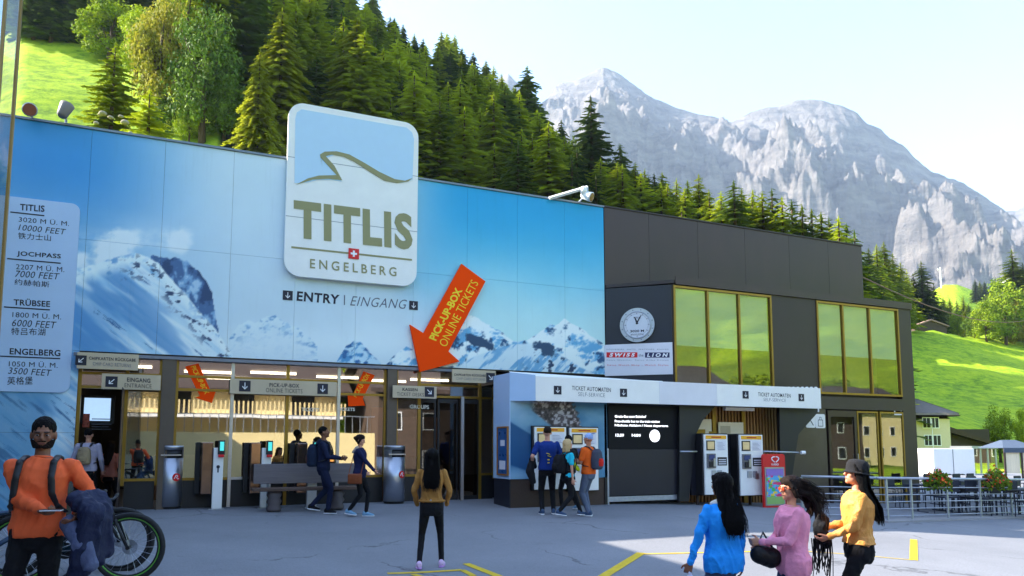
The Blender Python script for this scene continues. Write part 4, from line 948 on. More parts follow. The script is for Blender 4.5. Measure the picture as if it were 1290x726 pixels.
dbox('interior_wall', pm('office_wall', (150, 146, 130), .7), 12.6, XF-.1, 0-.02, 0-.0, WB+.03, ZR-.1)
# clock plaque and shop board on the oblique wall
ob0 = Vector((P0.x, P0.y, 0)); obn = Vector((nn_.x, nn_.y, 0))
def obp(px, py, off=.0): return onplane(ob0 + obn*off, obn, px, py)
ck = empty('wall_clock', obp(803, 410, .0), 0, 'round silver watch face clock on the dark wall above the shop board', 'clock')
cc = obp(803, 410, .01) - ck.location; rr = (obp(824.5, 410, .01) - obp(781, 410, .01)).length/2
MB().disc(cc, rr, obn, .07, 40).build('case', M_steel, ck, True).data.polygons.foreach_set('use_smooth', [False]*42)
M_dial = pm('clock_dial', (206, 210, 218), .4, var=.04)
MB().disc(cc+obn*.071, rr*.74, obn, .012, 36).build('dial', M_dial, ck)
MB().tube([cc+obn*.08+Vector((dirn.x*math.cos(a), dirn.y*math.cos(a), math.sin(a)))*rr*.78 for a in [2*math.pi*i/32 for i in range(32)]], .018, 6, closed=True).build('bezel_ring', M_galv, ck, True)
U3 = Vector((dirn.x, dirn.y, 0))
hd = MB()
def obq(mb, c, ang, r0, r1, w, off):
    v = U3*math.sin(ang) + Uu*math.cos(ang); s = U3*math.cos(ang) - Uu*math.sin(ang); b = c + obn*off
    mb.add([b+v*r0-s*w, b+v*r1-s*w*.5, b+v*r1+s*w*.5, b+v*r0+s*w], [(0, 1, 2, 3)])
c2 = cc + Uu*rr*.12
for an, r_, w_ in ((-.35, rr*.36, .03), (.52, rr*.5, .022)):
    h_ = MB(); obq(h_, c2, an, -.04, r_, w_, .088 + an*.002); h_.build('hand', M_ink, ck)
tk = MB()
for i in range(60):
    obq(tk, cc, 2*math.pi*i/60, rr*.62, rr*(.68 if i % 5 else .72), .004 if i % 5 else .011, .085)
for i in range(12): obq(tk, cc, 2*math.pi*(i+.5)/12, rr*.87, rr*.93, .018, .0715)
tag(tk.build('tick_marks', M_inkg, ck), kind='stuff')
def lob(s, c, w, h, off, m, par, **k):
    A = c - U3*w/2 - Uu*h/2 + obn*off; return letter(s, A + par.location, A + U3*w + par.location, A + Uu*h + par.location, m, par, **k)
lob('TITLIS', cc + Uu*rr*.42, rr*.42, rr*.1, .085, M_ink, ck, bold=.02); lob('3020 M', cc - Uu*rr*.36, rr*.8, rr*.14, .085, M_ink, ck, bold=.03); lob('ENGELBERG', cc - Uu*rr*.55, rr*.6, rr*.08, .085, M_ink, ck)
bd = empty('shop_board', obp(804, 473), 0, 'white SWISS LION shop board under the round clock', 'sign')
q = [obp(761.5, 433, .03), obp(847, 433, .03), obp(847, 472.5, .03), obp(761.5, 473, .03)]
zt, zb = (q[0].z+q[1].z)/2, (q[2].z+q[3].z)/2; bo = bd.location
MB().extr([Vector((v.x, v.y, z)) - bo for v, z in ((q[0], zb), (q[1], zb), (q[1], zt), (q[0], zt))], -obn*.03).build('board', M_lav, bd)
def obtxt(s, a, b, tl, m, par, off=.034, **k): return letter(s, obp(a[0], a[1], off), obp(b[0], b[1], off), obp(tl[0], tl[1], off), m, par, **k)
def obrect(name, x0, x1, y0, y1, m, par, off): 
    A, B, C_, D = [obp(*p, off) - par.location for p in ((x0, y1), (x1, y1), (x1, y0), (x0, y0))]; return MB().extr([A, B, C_, D], -obn*.002).build(name, m, par)
obrect('red_block', 764, 803, 444, 450.5, M_red, bd, .0335); obrect('blue_block', 812.5, 843.5, 444.2, 450.7, pm('logo_blue', (40, 44, 84), .5, var=0), bd, .0335)
obtxt('SWISS', (767.5, 449.6), (799.5, 449.6), (768.2, 444.9), M_wpr, bd, .036, bold=.045, shear=.15, space=1.5); obtxt('LION', (815, 449.8), (841, 449.8), (815.4, 445.1), M_wpr, bd, .036, bold=.04, shear=.15, space=1.6)
obtxt('the', (804.5, 449.3), (810.5, 449.3), (804.5, 446), M_inkg, bd, .036)
obtxt('SOUVENIRS  GIFTS  WATCHES  KNIVES', (764, 441), (842, 441), (764, 439.6), M_inkg, bd, space=1.3); obtxt('Swiss Watches  Swiss Army Knives', (764, 454.8), (842, 454.8), (764, 453.2), M_inkg, bd, space=1.3)
obtxt('Swiss Watch Shop - Watch Styles', (765, 461.6), (842, 461.6), (765, 459.2), M_red, bd, space=1.3)

# ------------------------------------------------------------------ white kiosk with ticket machines and the long canopy
KY = -1.85
ks = empty('ticket_kiosk', (8.5, KY, 0), 0, 'white and blue ticket kiosk with mountain print standing before the hall', 'kiosk')
def kbox(name, m, x0, x1, y0, y1, z0, z1, par=None): return MB().box(x0-8.5, x1-8.5, y0-KY, y1-KY, z0, z1).build(name, m, par or ks)
kx = lambda px: ony(KY, px, 562).x
KL = kx(643); KR = kx(765); zs = ony(KY, 643, 604).z; zs2 = ony(KY, 640, 468).z
def kiosk_color(X, Y):
    c = np.zeros(X.shape + (3,)); c[:] = (66, 122, 158)
    n = vfbm(X/30, Y/24, 6); c = mixc(c, ssn(.35, .7, n), (104, 150, 176)); c = mixc(c, ssn(690, 645, X)*ssn(560, 505, Y)*.8, (170, 196, 214))
    d = (X-646)*.62 - (Y-532); c = mixc(c, ssn(-1.5, 1.5, -d + (vfbm(X/12, Y/12)-.5)*5)*ssn(640, 560, X)*0 + ssn(0, 3, Y - (532 + (X-646)*.62))*ssn(760, 700, X), (28, 84, 130))
    c = mixc(c, ssn(700, 740, X)*ssn(520, 560, Y)*.5, (96, 150, 180))
    r = (X-672)/1.0; edge = 503 + r*.62; k = ssn(-2, 2, (edge+16+.18*r) - Y)*ssn(664, 678, X)*(X < 750) * ssn(0, 4, 722 + (Y-505)*.42 - X + (vfbm(X/5, Y/5)-.5)*14) * ssn(14, 4, (Y-505) - (X-668)*.62 - 9 + (vfbm(X/6+3, Y/6)-.5)*16)
    rk = np.zeros(c.shape); rk[:] = (92, 82, 84); rn = vfbm(X/4, Y/4, 4); rk = mixc(rk, ssn(.55, .62, rn), (176, 170, 172)); rk = mixc(rk, ssn(.42, .36, rn), (50, 44, 48)); c = c*(1-k[..., None]) + rk*k[..., None]
    c = mixc(c, ssn(2, -2, (592 - (X-643)*-.0) - Y + (X-660)*.35)*ssn(700, 650, X)*ssn(574, 600, Y + 0*X)*.9, (150, 190, 214))
    return np.clip(c, 0, 255)
painted('printed_panel', ks, KL, KR, zs, 2.42, KY, .02, kiosk_color, M_mural, off=Vector((8.5, KY, 0)))
kbox('body', M_lav, KL+.001, KR-.002, KY+.035, KY+.95, zs, 2.9)
kbox('side_panel', pm('pale_blue_panel', (168, 196, 226), .45, var=.04, scale=2), KL-.02, KL, KY, KY+.95, zs, 3.02)
kbox('plinth', pm('perforated_bronze', (74, 60, 54), .5, .4, var=.2, scale=30), KL+.02, KR-.01, KY+.03, KY+.93, -.4, zs-.01)
kbox('plinth_corner', M_navy, KL-.01, KL+.019, KY+.03, KY+.93, -.4, zs-.01)
# poster case on the side wall
pc = empty('poster_case', (KL-.02, KY+.45, .6), 0, 'narrow brass framed poster case on the side of the white kiosk', 'poster case')
def sp_(px, py): return onx(KL-.03, px, py)
y0_, y1_ = sp_(640.5, 570).y, sp_(627, 570).y; zt_, zb_ = sp_(634, 537.5).z, sp_(634, 599).z
fr = MB(); t = .035
for q in ((y0_, y0_+t, zb_, zt_), (y1_-t, y1_, zb_, zt_), (y0_+t, y1_-t, zb_, zb_+t), (y0_+t, y1_-t, zt_-t, zt_)): fr.box(-.04, 0, q[0]-pc.location.y, q[1]-pc.location.y, q[2]-.6, q[3]-.6)
fr.build('frame', pm('bronze_orange', (176, 120, 60), .45, .3), pc)
MB().box(-.02, -.005, y0_+t-pc.location.y, y1_-t-pc.location.y, zb_+t-.6, zt_-t-.6).build('poster', pm('poster_blue', (30, 84, 140), .4, var=.5, scale=5), pc)
for a, b, c, d in ((.3, .7, .6, .72), (.25, .8, .12, .3)):
    yy0 = y0_+(y1_-y0_)*a; yy1 = y0_+(y1_-y0_)*b; MB().box(-.024, -.021, yy0-pc.location.y, yy1-pc.location.y, zb_+(zt_-zb_)*c-.6, zb_+(zt_-zb_)*d-.6).build('notice', M_lav, pc)
# canopy
cn = empty('canopy', (12, KY, 2.36), 0, 'long white canopy fascia over the self service ticket machines', 'canopy')
FY = -2.15; cx = lambda px: ony(FY, px, 562).x; zc0 = ony(FY, 675, 505).z; zc1 = ony(FY, 675, 474).z
C0, C1 = cx(675), cx(1036.5)
def cbox(name, m, x0, x1, y0, y1, z0, z1, par=None): return MB().box(x0-12, x1-12, y0-KY, y1-KY, z0-2.36, z1-2.36).build(name, m, par or cn)
e1, e2 = cx(832), cx(905)
cbox('fascia_panel', M_white, C0, e1-.003, FY, FY+.03, zc0, zc1); cbox('fascia_panel', M_lav, e1, e2-.003, FY, FY+.03, zc0, zc1); cbox('fascia_panel', M_white, e2, C1, FY, FY+.03, zc0, zc1)
cbox('roof_deck', M_dark2, C0+.01, C1-.02, FY+.04, YF-.02, zc1-.12, zc1-.02)
cbox('roof_deck', M_dark2, KL+.02, 11.2, YF, -.02, zc1-.1, zc1-.03)
zw0 = ony(KY, 643, 469).z; zw1 = zc1+.01
M_pale = pm('pale_blue_panel', (168, 196, 226), .45, var=.04, scale=2)
wl = MB().extr([(KL-.02-12, .0, zc0-2.36), (C0-12-.005, FY-KY, zc0-2.36), (C0-12-.005, FY-KY, zc1+.03-2.36), (KL-.02-12, 0, zw0-2.36)], (.02, .05, 0)).build('side_fascia', M_pale, cn)
MB().extr([(C0-12, FY-KY+.03, zc1-2.36-.0), (cx(838)-12, FY-KY+.03, zc1-2.36), (cx(838)-12, .0, zc1+.02-2.36), (KL-.02-12, .0, zw0-2.36)], (0, .04, .02)).build('sloped_flashing', M_white, cn)
lpx('TICKET AUTOMATEN', FY-.004, (720.5, 491.6), (769.5, 494.2), (720.5, 486.2), M_ink, cn, bold=.004, space=1.1); lpx('SELF-SERVICE', FY-.004, (728.5, 499), (762, 500.6), (728.5, 494.2), M_inkg, cn, bold=-.01, space=1.1)
lpx('TICKET AUTOMATEN', FY-.004, (955, 499.3), (996, 501.2), (955, 494.4), M_ink, cn, bold=.004, space=1.1); lpx('SELF-SERVICE', FY-.004, (962, 505.4), (990, 506.6), (962, 501.4), M_inkg, cn, bold=-.01, space=1.1)
arrow_icon(FY-.004, 702.5, 491.7, .2, cn); arrow_icon(FY-.004, 785.5, 495, .2, cn); arrow_icon(FY-.004, 939.3, 497.5, .2, cn); arrow_icon(FY-.004, 1009.5, 501, .2, cn)
for i in range(7):
    p = ony(FY+.1, 994+i*5.6, 489.5); MB().ell(p-cn.location, .055, .05, .05, 10, 6).build('snow_guard', M_white, cn, True)
MB().tube([ony(FY+.02, 1031, 512)-cn.location, ony(FY+.02, 1031, 519)-cn.location], .02, 6).build('drip_spout', M_white, cn)
# shuttle departure board
sb = empty('departure_board', (10.9, KY, 0), 0, 'tall dark shuttle bus departure board with white lettering and small clock', 'information board')
bx0, bx1 = kx(767), kx(855); SY = KY-.0
def sbox(name, m, x0, x1, y0, y1, z0, z1): return MB().box(x0-10.9, x1-10.9, y0-KY, y1-KY, z0, z1).build(name, m, sb)
zm = ony(KY, 800, 562).z; zmid = ony(KY, 800, 566).z
sbox('display_panel', pm('display_black', (8, 9, 18), .55, var=.1, spec=.2), bx0, bx1, KY, KY+.12, zmid, 2.34)
sbox('lower_panel', M_navy, bx0, bx1, KY+.004, KY+.12, .12, zmid-.006)
sbox('base', M_galv, bx0-.02, bx1+.02, KY+.01, KY+.12, -.02, .1)
sbox('side_strip', M_galv, bx0-.05, bx0-.006, KY+.0, KY+.1, -.1, zmid+.02)
sbox('post', M_black, bx0-.12, bx0-.055, KY-.0, KY+.1, -.3, 2.34)
M_led = pm('display_text', (240, 240, 245), .5, var=0, emit=.5)
for s, a, b, t in (('Gratis-Bus zum Bahnhof', (774.5, 526.3), (814, 526.6), 523.1), ('Free shuttle bus to the train station', (774.5, 532.2), (831, 532.8), 529.1), ('Nächste Abfahrt / Next departure', (774.5, 538), (841.5, 538.9), 534.3), ('13:39', (775.5, 550.2), (786, 550.4), 546.5), ('14:04', (796, 550.3), (807, 550.5), 546.6)):
    lpx(s, KY-.003, a, b, (a[0], t), M_led, sb, bold=.03)
p = ony(KY-.003, 824.7, 549.3); cf = MB().disc(p-sb.location, .155, (0, -1, 0), .01, 28).build('clock_face', M_led, sb)
for an, r_ in ((-1.35, .08), (.25, .1)):
    pp = p-sb.location; v = Vector((math.sin(an), 0, math.cos(an))); s_ = Vector((math.cos(an), 0, -math.sin(an)))*.008; MB().add([pp-s_+Vector((0, -.014, 0)), pp+v*r_-s_+Vector((0, -.014, 0)), pp+v*r_+s_+Vector((0, -.014, 0)), pp+s_+Vector((0, -.014, 0))], [(0, 1, 2, 3)]).build('clock_hand', M_ink, cf)
# ticket machines
def ticket_machine(px0, px1, pt, pb, y, label, group='ticket machines'):
    A = ony(y, px0, pt); B = ony(y, px1, pb); w = B.x-A.x; h = A.z-B.z
    r = empty('ticket_machine', ((A.x+B.x)/2, y, B.z), 0, label, 'ticket machine', group); r['w'] = w
    MB().bbox(-w/2-.04, w/2+.04, .02, .3, -.02, h+.03, .01).build('housing', M_black, r)
    MB().bbox(-w/2, w/2, -.03, .02, 0, h, .008).build('front_plate', M_white, r)
    X = lambda u: -w/2 + w*u; Z = lambda v: h*v
    def rc(name, u0, u1, v0, v1, m, d=.005, par=r): return MB().box(X(u0), X(u1), -.031-d, -.031, Z(v0), Z(v1)).build(name, m, par)
    rc('header_strip', .06, .94, .925, .985, pm('header_yellow', (240, 170, 30), .5)); rc('lettering', .3, .72, .945, .965, pm('header_red', (190, 60, 20), .5), .007)
    s1 = rc('screen_frame', .08, .44, .735, .9, M_black, .012); MB().box(X(.12), X(.4), -.047, -.0435, Z(.755), Z(.882)).build('screen', pm('screen_tan', (196, 176, 130), .3, emit=.06), s1)
    rc('price_list', .52, .92, .735, .9, M_lav, .004)
    for i in range(6): MB().box(X(.55), X(.86-.04*(i % 3)), -.037, -.0355, Z(.75+.022*i), Z(.754+.022*i)).build('text_line', M_inkg, r)
    rc('card_reader', .08, .44, .44, .68, pm('reader_grey', (110, 112, 122), .35, .4, var=.3, scale=20), .03)
    MB().box(X(.14), X(.38), -.075, -.061, Z(.58), Z(.66)).build('reader_display', pm('reader_disp', (60, 74, 120), .2), r)
    MB().box(X(.16), X(.3), -.09, -.061, Z(.46), Z(.55)).build('keypad', M_black, r)
    MB().box(X(.3), X(.4), -.1, -.061, Z(.47), Z(.6)).build('coin_slot', M_steel, r)
    rc('info_plate', .54, .94, .48, .62, M_black, .006)
    for i in range(3): MB().box(X(.58), X(.9), -.0395, -.038, Z(.50+.035*i), Z(.515+.035*i)).build('text_line', M_lav, r)
    for u in (.28, .52): rc('output_tray', u, u+.18, .29, .4, M_galv, .022)
    rc('output_flap', .6, .76, .27, .36, M_steel, .03)
    return r
ticket_machine(673, 713, 538, 616, KY-.1, 'ticket machine on the kiosk, left one behind the man in the blue T-shirt')
ticket_machine(717, 753.5, 539, 617.5, KY-.1, 'ticket machine on the kiosk, right one behind the orange T-shirt and cap')
ticket_machine(886, 917.5, 547.5, 622.5, KY-.35, 'free standing white ticket machine left of its twin, partly behind the woman in blue')
ticket_machine(930.5, 962, 548, 623.5, KY-.35, 'free standing white ticket machine beside the red ice cream board')
# black frame that carries the free standing machines
fm = empty('machine_frame', (13.4, KY, 0), 0, 'black steel frame with slanting braces carrying the free standing ticket machines', 'frame')
def fpoly(name, pts, y, th, m=M_black): return tri_plate(name, [(ony(y, *p).x, ony(y, *p).z) for p in pts], y, y+th, m, fm)
fpoly('brace_plate', [(856, 511), (902, 511), (885, 530), (877, 547), (871, 600), (868, 632), (856, 632)], KY-.1, .1)
fpoly('brace_plate', [(982, 513.5), (1034, 515.5), (1006, 547), (998, 600), (994, 640), (984, 640)], KY-.1, .1)
fpoly('back_plate', [(871, 547), (886, 547), (886, 624), (871, 624)], KY-.05, .06, M_navy); fpoly('back_plate', [(918, 547), (930, 547), (930, 624), (918, 624)], KY-.05, .06, M_navy)
for px in (879, 925, 945): MB().tube([ony(KY, px, 620)-fm.location, ony(KY, px, 641)-fm.location], .04, 8).build('leg', M_dark2, fm, True)
MB().tube([ony(KY-.4, 962, 569)-fm.location, ony(KY-.4, 1006, 570.5)-fm.location], .025, 8).build('handrail', M_steel, fm, True)
MB().tube([ony(KY-.4, 857, 569)-fm.location, ony(KY-.4, 878, 569)-fm.location], .02, 8).build('handrail', M_steel, fm, True)
MB().disc(ony(KY-.4, 1009, 570.5)-fm.location, .05, (1, -.3, 0), .12, 12).build('handrail_lamp', M_white, fm)
# slatted back wall, cream notice and cream reflection panel behind the machines
bk = empty('slatted_screen', (14, YF, 0), 0, 'screen of upright brown slats with brass posts behind the ticket machines', 'screen')
M_slat = pm('brown_slat', (150, 106, 56), .6, .1, var=.12, orand=.2)
x = fy(857).x
while x < fy(984).x:
    MB().box(x-14, x+.06-14, 0, .05, -.6, 2.4).build('slat', M_slat, bk); x += .11
for px in (899, 936): MB().box(fy(px).x-.06-14, fy(px).x+.06-14, -.06, -.005, -.6, 2.4).build('post', M_gold, bk)
MB().box(fy(857).x-14, fy(984).x-14, .06, .1, -.6, 2.4).build('backing', M_inter, bk)
M_crm = pm('cream_poster', (236, 220, 190), .6, var=.06, scale=3)
fp = fy(903, 525); fq = fy(935, 547)
for (a, b), lab in ((((902, 532), (934, 560)), 'cream notice board hanging on the slatted screen'),):
    A = fy(*a); B = fy(*b); nb = empty('notice_board', (A.x, YF-.1, B.z), 0, lab, 'notice board')
    MB().box(0, B.x-A.x, 0, .03, 0, A.z-B.z).build('board', M_crm, nb); MB().box(.06, .4, -.004, 0, .1, .5).build('leaflet', M_cream, nb)
A = fy(866, 528); B = fy(894, 560); nb = empty('notice_board', (A.x, YF-.1, B.z), 0, 'second cream notice board with leaflets, half hidden by the slanting black brace', 'notice board')  # cream sheet carries a bright reflection as its own colour
MB().box(0, B.x-A.x, 0, .03, 0, A.z-B.z).build('board', M_crm, nb); MB().box(.2, .5, -.004, 0, .05, .4).box(.62, .9, -.004, 0, .05, .35).build('leaflet', M_gold, nb)
lt = empty('strip_lamp', (fy(903).x, -1.7, 2.28), 0, 'white strip lamp under the canopy above the free standing machines', 'lamp'); MB().bbox(0, 1.0, 0, .12, -.0, .09, .01).build('housing', M_white, lt)
# pictogram on the metal wall: shopping bag, stairs
pg = empty('pictogram_sign', (fy(1027, 540).x, YF-.01, fy(1027, 538.5).z), 0, 'white square pictogram with a shopping bag on the bronze wall', 'sign')
def picto(px0, px1, py0, py1, par):
    A = fy(px0, py1); B = fy(px1, py0); o = par.location; return plate('board', rrect(A.x, B.x, A.z, B.z, .05), YF-.02, YF-.005, M_white, par), A-o, B-o
b_, A, B = picto(1027, 1038.5, 522, 539.5, pg); w = B.x-A.x; h = B.z-A.z
q = MB(); y = -.014
for r_ in ((.25, .75, .12, .16), (.25, .29, .12, .6), (.71, .75, .12, .6), (.25, .75, .56, .6), (.4, .43, .6, .78), (.57, .6, .6, .78), (.4, .6, .76, .79)): q.box(A.x+w*r_[0], A.x+w*r_[1], y-.002, y, A.z+h*r_[2], A.z+h*r_[3])
q.build('bag_mark', M_ink, pg)
pg2 = empty('pictogram_sign', (fy(1021, 540).x, YF-.01, fy(1021, 538.5).z), 0, 'white square pictogram with an arrow, left of the shopping bag one', 'sign')
b_, A, B = picto(1015, 1026, 522, 539, pg2); w = B.x-A.x; h = B.z-A.z
MB().extr([(A.x+w*.3, y, A.z+h*.7), (A.x+w*.36, y, A.z+h*.72), (A.x+w*.8, y, A.z+h*.2), (A.x+w*.74, y, A.z+h*.16)], (0, -.002, 0)).build('arrow_mark', M_ink, pg2)
# ice cream board
ic = empty('ice_cream_board', ony(KY-.6, 976, 640), 0, 'red ice cream price board with a colourful poster beside the ticket machine', 'advertising board')
iy = KY-.6; A = ony(iy, 963, 640); B = ony(iy, 988.5, 572); o = ic.location; w = B.x-A.x; h = B.z-A.z
plate('board', rrect(A.x, B.x, A.z, B.z, .08, (0, 0, 1, 1)), iy, iy+.06, M_red, ic)
A2 = ony(iy, 964.5, 637.5); B2 = ony(iy, 987.5, 588.5)
MB().box(A2.x-o.x, B2.x-o.x, iy-.012-o.y, iy-.002-o.y, A2.z-o.z, B2.z-o.z).build('poster_frame', M_steel, ic)
def ice(X, Y):
    n = vnoise(X/4.2, Y/4.2); n2 = vnoise(X/3+9, Y/3+4); c = np.zeros(X.shape+(3,)); c[:] = (90, 176, 226)
    c = mixc(c, (n > .55)*1., (86, 190, 90)); c = mixc(c, (n2 > .68)*1., (226, 60, 120)); c = mixc(c, (n2 < .25)*1., (246, 210, 70)); c = mixc(c, ssn(601, 598, Y), (150, 120, 200)); return mixc(c, (Y > 626)*1., (150, 190, 110))
painted('poster', ic, A2.x+.04, B2.x-.04, A2.z+.04, B2.z-.04, iy-.02, .02, ice, attr_mat('poster_print', rough=.3), th=.006, off=o)
p = ony(iy-.006, 976.5, 579)
for s_ in (-1, 1):
    q = [Vector((p.x-o.x + s_*(.02+.13*math.sin(t)**1*abs(math.cos(t*.5))), iy-.008-o.y, p.z-o.z + .07*math.cos(t))) for t in [math.pi*i/12 for i in range(13)]]
    MB().tube(q, .014, 6).build('heart_emblem', M_wpr, ic)
lpx('LUSSO', iy-.003, (972, 586.3), (981, 586.5), (972, 583.9), M_wpr, ic, bold=.03)
# ------------------------------------------------------------------ neighbours outside the frame: the wing shades the plaza, houses are added for the panes to reflect
nb_ = empty('left_wing_building', (-12, -14, 0), 0, 'tall grey neighbouring wing beyond the left edge of the plaza', 'building')
MB().box(-8, 7.1, -18, 15.5, -1.5, 8.0).build('wall', pm('render_grey', (150, 148, 146), .8), nb_)
MB().box(-8.2, 7.15, -18.2, 15.6, 8.0, 8.02).build('roof', M_dark2, nb_)
for i in range(6):
    MB().box(7.1, 7.14, -15+5*i, -12.4+5*i, 1, 2.8).build('window', M_black, nb_)
def far_house(name, loc, w, d, h, wallm, roofm, label, slats=False, fl=2):
    r = empty(name, loc, 0, label, 'house')
    MB().box(-w/2, w/2, -d, 0, -1.5, h).build('wall', wallm, r)
    MB().extr([(-w/2-.8, .9, h-.2), (-w/2-.8, -d/2, h+d*.28), (-w/2-.8, -d/2, h+d*.28-.3), (-w/2-.8, .9, h-.5)], (w+1.6, 0, 0)).extr([(-w/2-.8, -d-.9, h-.2), (-w/2-.8, -d/2, h+d*.28), (-w/2-.8, -d/2, h+d*.28-.3), (-w/2-.8, -d-.9, h-.5)], (w+1.6, 0, 0)).extr([(-w/2, 0, h), (-w/2, -d/2, h+d*.28-.2), (-w/2, -d, h)], (w, 0, 0)).build('roof', roofm, r)
    for k in range(fl):
        for i in range(int(w/2.6)):
            x = -w/2+1.3+2.6*i; z = .5+2.8*k
            f = MB().box(x-.5, x+.5, .005, .05, z, z+1.3).build('window', M_wpr, r); MB().box(x-.42, x+.42, .05, .055, z+.08, z+1.22).build('pane', M_black, f)
    return r
M_cw = pm('cream_render', (236, 214, 160), .8, var=.06, scale=1); M_rt = pm('brown_roof', (70, 58, 54), .8, var=.2, scale=4)
M_woodb = pm('brown_timber', (78, 64, 56), .8, var=.2, scale=3, stretch=(12, 12, 1))
h1 = far_house('guest_house', (-1, -40, -.6), 26, 12, 6.2, M_cw, M_rt, 'cream rendered guest house with balcony opposite the hall, seen only in the panes', fl=0)
MB().box(-13, 13, .0, 1.6, 3.9, 4.1).build('balcony_floor', M_wpr, h1)
for i in range(88): MB().box(-13+.3*i, -12.9+.3*i, 1.5, 1.55, 4.1, 5.1).build('baluster', M_cw, h1) if i % 1 == 0 else 0
for i in range(6): MB().box(-12+4.3*i, -10.4+4.3*i, .01, .08, 4.2, 6.0).build('window', M_black, h1)
h2 = far_house('timber_chalet', (22, -36, -.8), 16, 11, 6.5, M_woodb, M_rt, 'brown timber chalet opposite the restaurant, seen only in the panes')
h3 = far_house('timber_chalet', (44, -44, -.8), 15, 11, 7.5, M_woodb, M_rt, 'second brown timber chalet, added further right for the pane reflections')  # this and the next houses and trees are added to fill the pane reflections
h4 = far_house('timber_chalet', (64, -46, -.6), 15, 10, 6.0, M_woodb, M_rt, 'third brown timber chalet, added on the far right for the pane reflections')
h5 = far_house('guest_house', (86, -58, -.6), 18, 10, 7.5, M_cw, M_rt, 'second cream guest house, added far right for the pane reflections')
for px_, py_, hh_, k_, v_ in ((55, -52, 9, 0, 1), (74, -56, 11, 2, 1), (77, -70, 14, 0, 0), (98, -66, 12, 1, 1), (70, -78, 13, 2, 1), (46, -60, 10, 2, 1), (110, -84, 13, 0, 1), (60, -90, 15, 0, 1)):
    plant(DEC[k_][v_], (px_, py_, ground_h(px_, py_)), hh_, 'leafy tree added among the houses opposite the restaurant', group='trees opposite the restaurant')
M_crmwall = pm('cream_garden_wall', (232, 212, 158), .8, var=.05)
gw = empty('garden_wall', (0, -33, -1), 0, 'long cream garden wall with white railing opposite the hall', 'wall')
MB().box(-16, 13, -.2, .1, 0, 3.2).build('wall_face', M_crmwall, gw)
for i in range(58): MB().box(-16+.5*i, -15.96+.5*i, -.1, -.05, 3.2, 4.3).build('railing_bar', M_galv, gw)
MB().box(-16, 13, -.12, -.03, 4.3, 4.36).build('top_rail', M_galv, gw)
for px, h_, k, v in ((-30, 14, 0, 0), (-18, 12, 1, 1), (10, 16, 0, 0), (30, 18, 1, 2), (14, 15, 2, 0), (52, 17, 0, 1)):
    plant(DEC[k][v], (px, -62, ground_h(px, -62)), h_, 'leafy tree on the slope opposite the hall', group='trees opposite the hall')
R = random.Random(9)
for i in range(42):
    x = -70 + 5*i + R.uniform(-3, 3); y = -150 - R.uniform(0, 60); plant(CON[i % 4][i % 2], (x, y, ground_h(x, y)), R.uniform(16, 24), 'spruce on the slope opposite the hall', group='spruces opposite the hall', w=1.4)

# glass fin at the left frame edge
p1 = CAM + pxdir(-9)*4.0; p2 = CAM + pxdir(-30)*3.85
gf = empty('glass_fin', (p1.x, p1.y, gz(p1.x, p1.y)), 0, 'tall brass framed glass screen cut by the left frame edge, mirroring the sky', 'glass screen')
M_bp = pm('brass_post', (150, 122, 70), .35, .6); q2 = Vector((p2.x-p1.x, p2.y-p1.y, 0)); q3 = q2 + Vector((-.62, -.55, 0))
for q in (Vector((0, 0, 0)), q2): MB().box(q.x-.008, q.x+.008, q.y-.012, q.y+.012, -.1, 4.6).build('post', M_bp, gf)
def gpane(a, b, m): d = (b-a).normalized(); n = Vector((-d.y, d.x, 0))*.004; return MB().extr([a+d*.012-n, b-d*.01-n, b-d*.01+n, a+d*.012+n], (0, 0, 4.55)).build('pane', m, gf)
gpane(Vector((0, 0, 0)), q2, glass_mat('clear_pane', refl=.12, clear=.85)); gpane(q2, q3, M_glassM)

# ------------------------------------------------------------------ litter bins
def litter_bin(px, yb, yt, label):
    p = ong(px, yb); dpt = (p-CAM).dot(FW); h = (yb-yt)/F*dpt; p = p + Vector((.1, .22, 0)); p.z = gz(p.x, p.y)
    r = empty('litter_bin', p, 0, label, 'litter bin', 'steel litter bins'); w = .25
    MB().lathe((0, 0, 0), [(w*.92, 0), (w*.94, .03), (w*.94, .05)], 28).build('foot_ring', M_black, r)
    b = MB(); b.lathe((0, 0, 0), [(w, .05), (w, h*.80)], 36); b.lathe((0, 0, 0), [(w, h*.93), (w, h*.985), (w*.97, h), (.01, h+.005)], 36)
    b.build('body', M_steel, r, True); MB().lathe((0, 0, 0), [(w*.9, h*.79), (w*.9, h*.94)], 24).build('slot_core', M_black, r, True)
    st = MB()                                          # the shell beside the slot
    for i in range(36):
        a0, a1 = 2*math.pi*i/36, 2*math.pi*(i+1)/36; am = math.degrees((a0+a1)/2)
        if not (245 < am < 330): st.add([(w*math.cos(a0), w*math.sin(a0), h*.80), (w*math.cos(a1), w*math.sin(a1), h*.80), (w*math.cos(a1), w*math.sin(a1), h*.93), (w*math.cos(a0), w*math.sin(a0), h*.93)], [(0, 1, 2, 3)])
    st.build('collar', M_steel, r)
    MB().box(-.2, .2, -w*.93, -w*.6, h*.84, h*.86).build('flap', M_steel, r)
    a = rad(-62); n_ = Vector((math.cos(a), math.sin(a), 0)); c = n_*w*.985 + Vector((0, 0, h*.5)); d_ = MB().disc(c, .085, n_, .012, 24).build('red_badge', M_red, r)
    u_ = Vector((-n_.y, n_.x, 0)); q = MB(); q.tube([c+n_*.016+u_*x_+Uu*z_ for x_, z_ in ((-.05, -.03), (-.02, .03), (.01, .045), (.03, .02), (.0, -.005), (.02, -.04), (.05, -.03))], .009, 5); q.build('badge_mark', M_wpr, d_)
    return r
litter_bin(206, 642, 562, 'steel litter bin left of the left shop window near the entrance'); litter_bin(494, 635.5, 562.5, 'steel litter bin right of the bench beside the ticket desk windows')

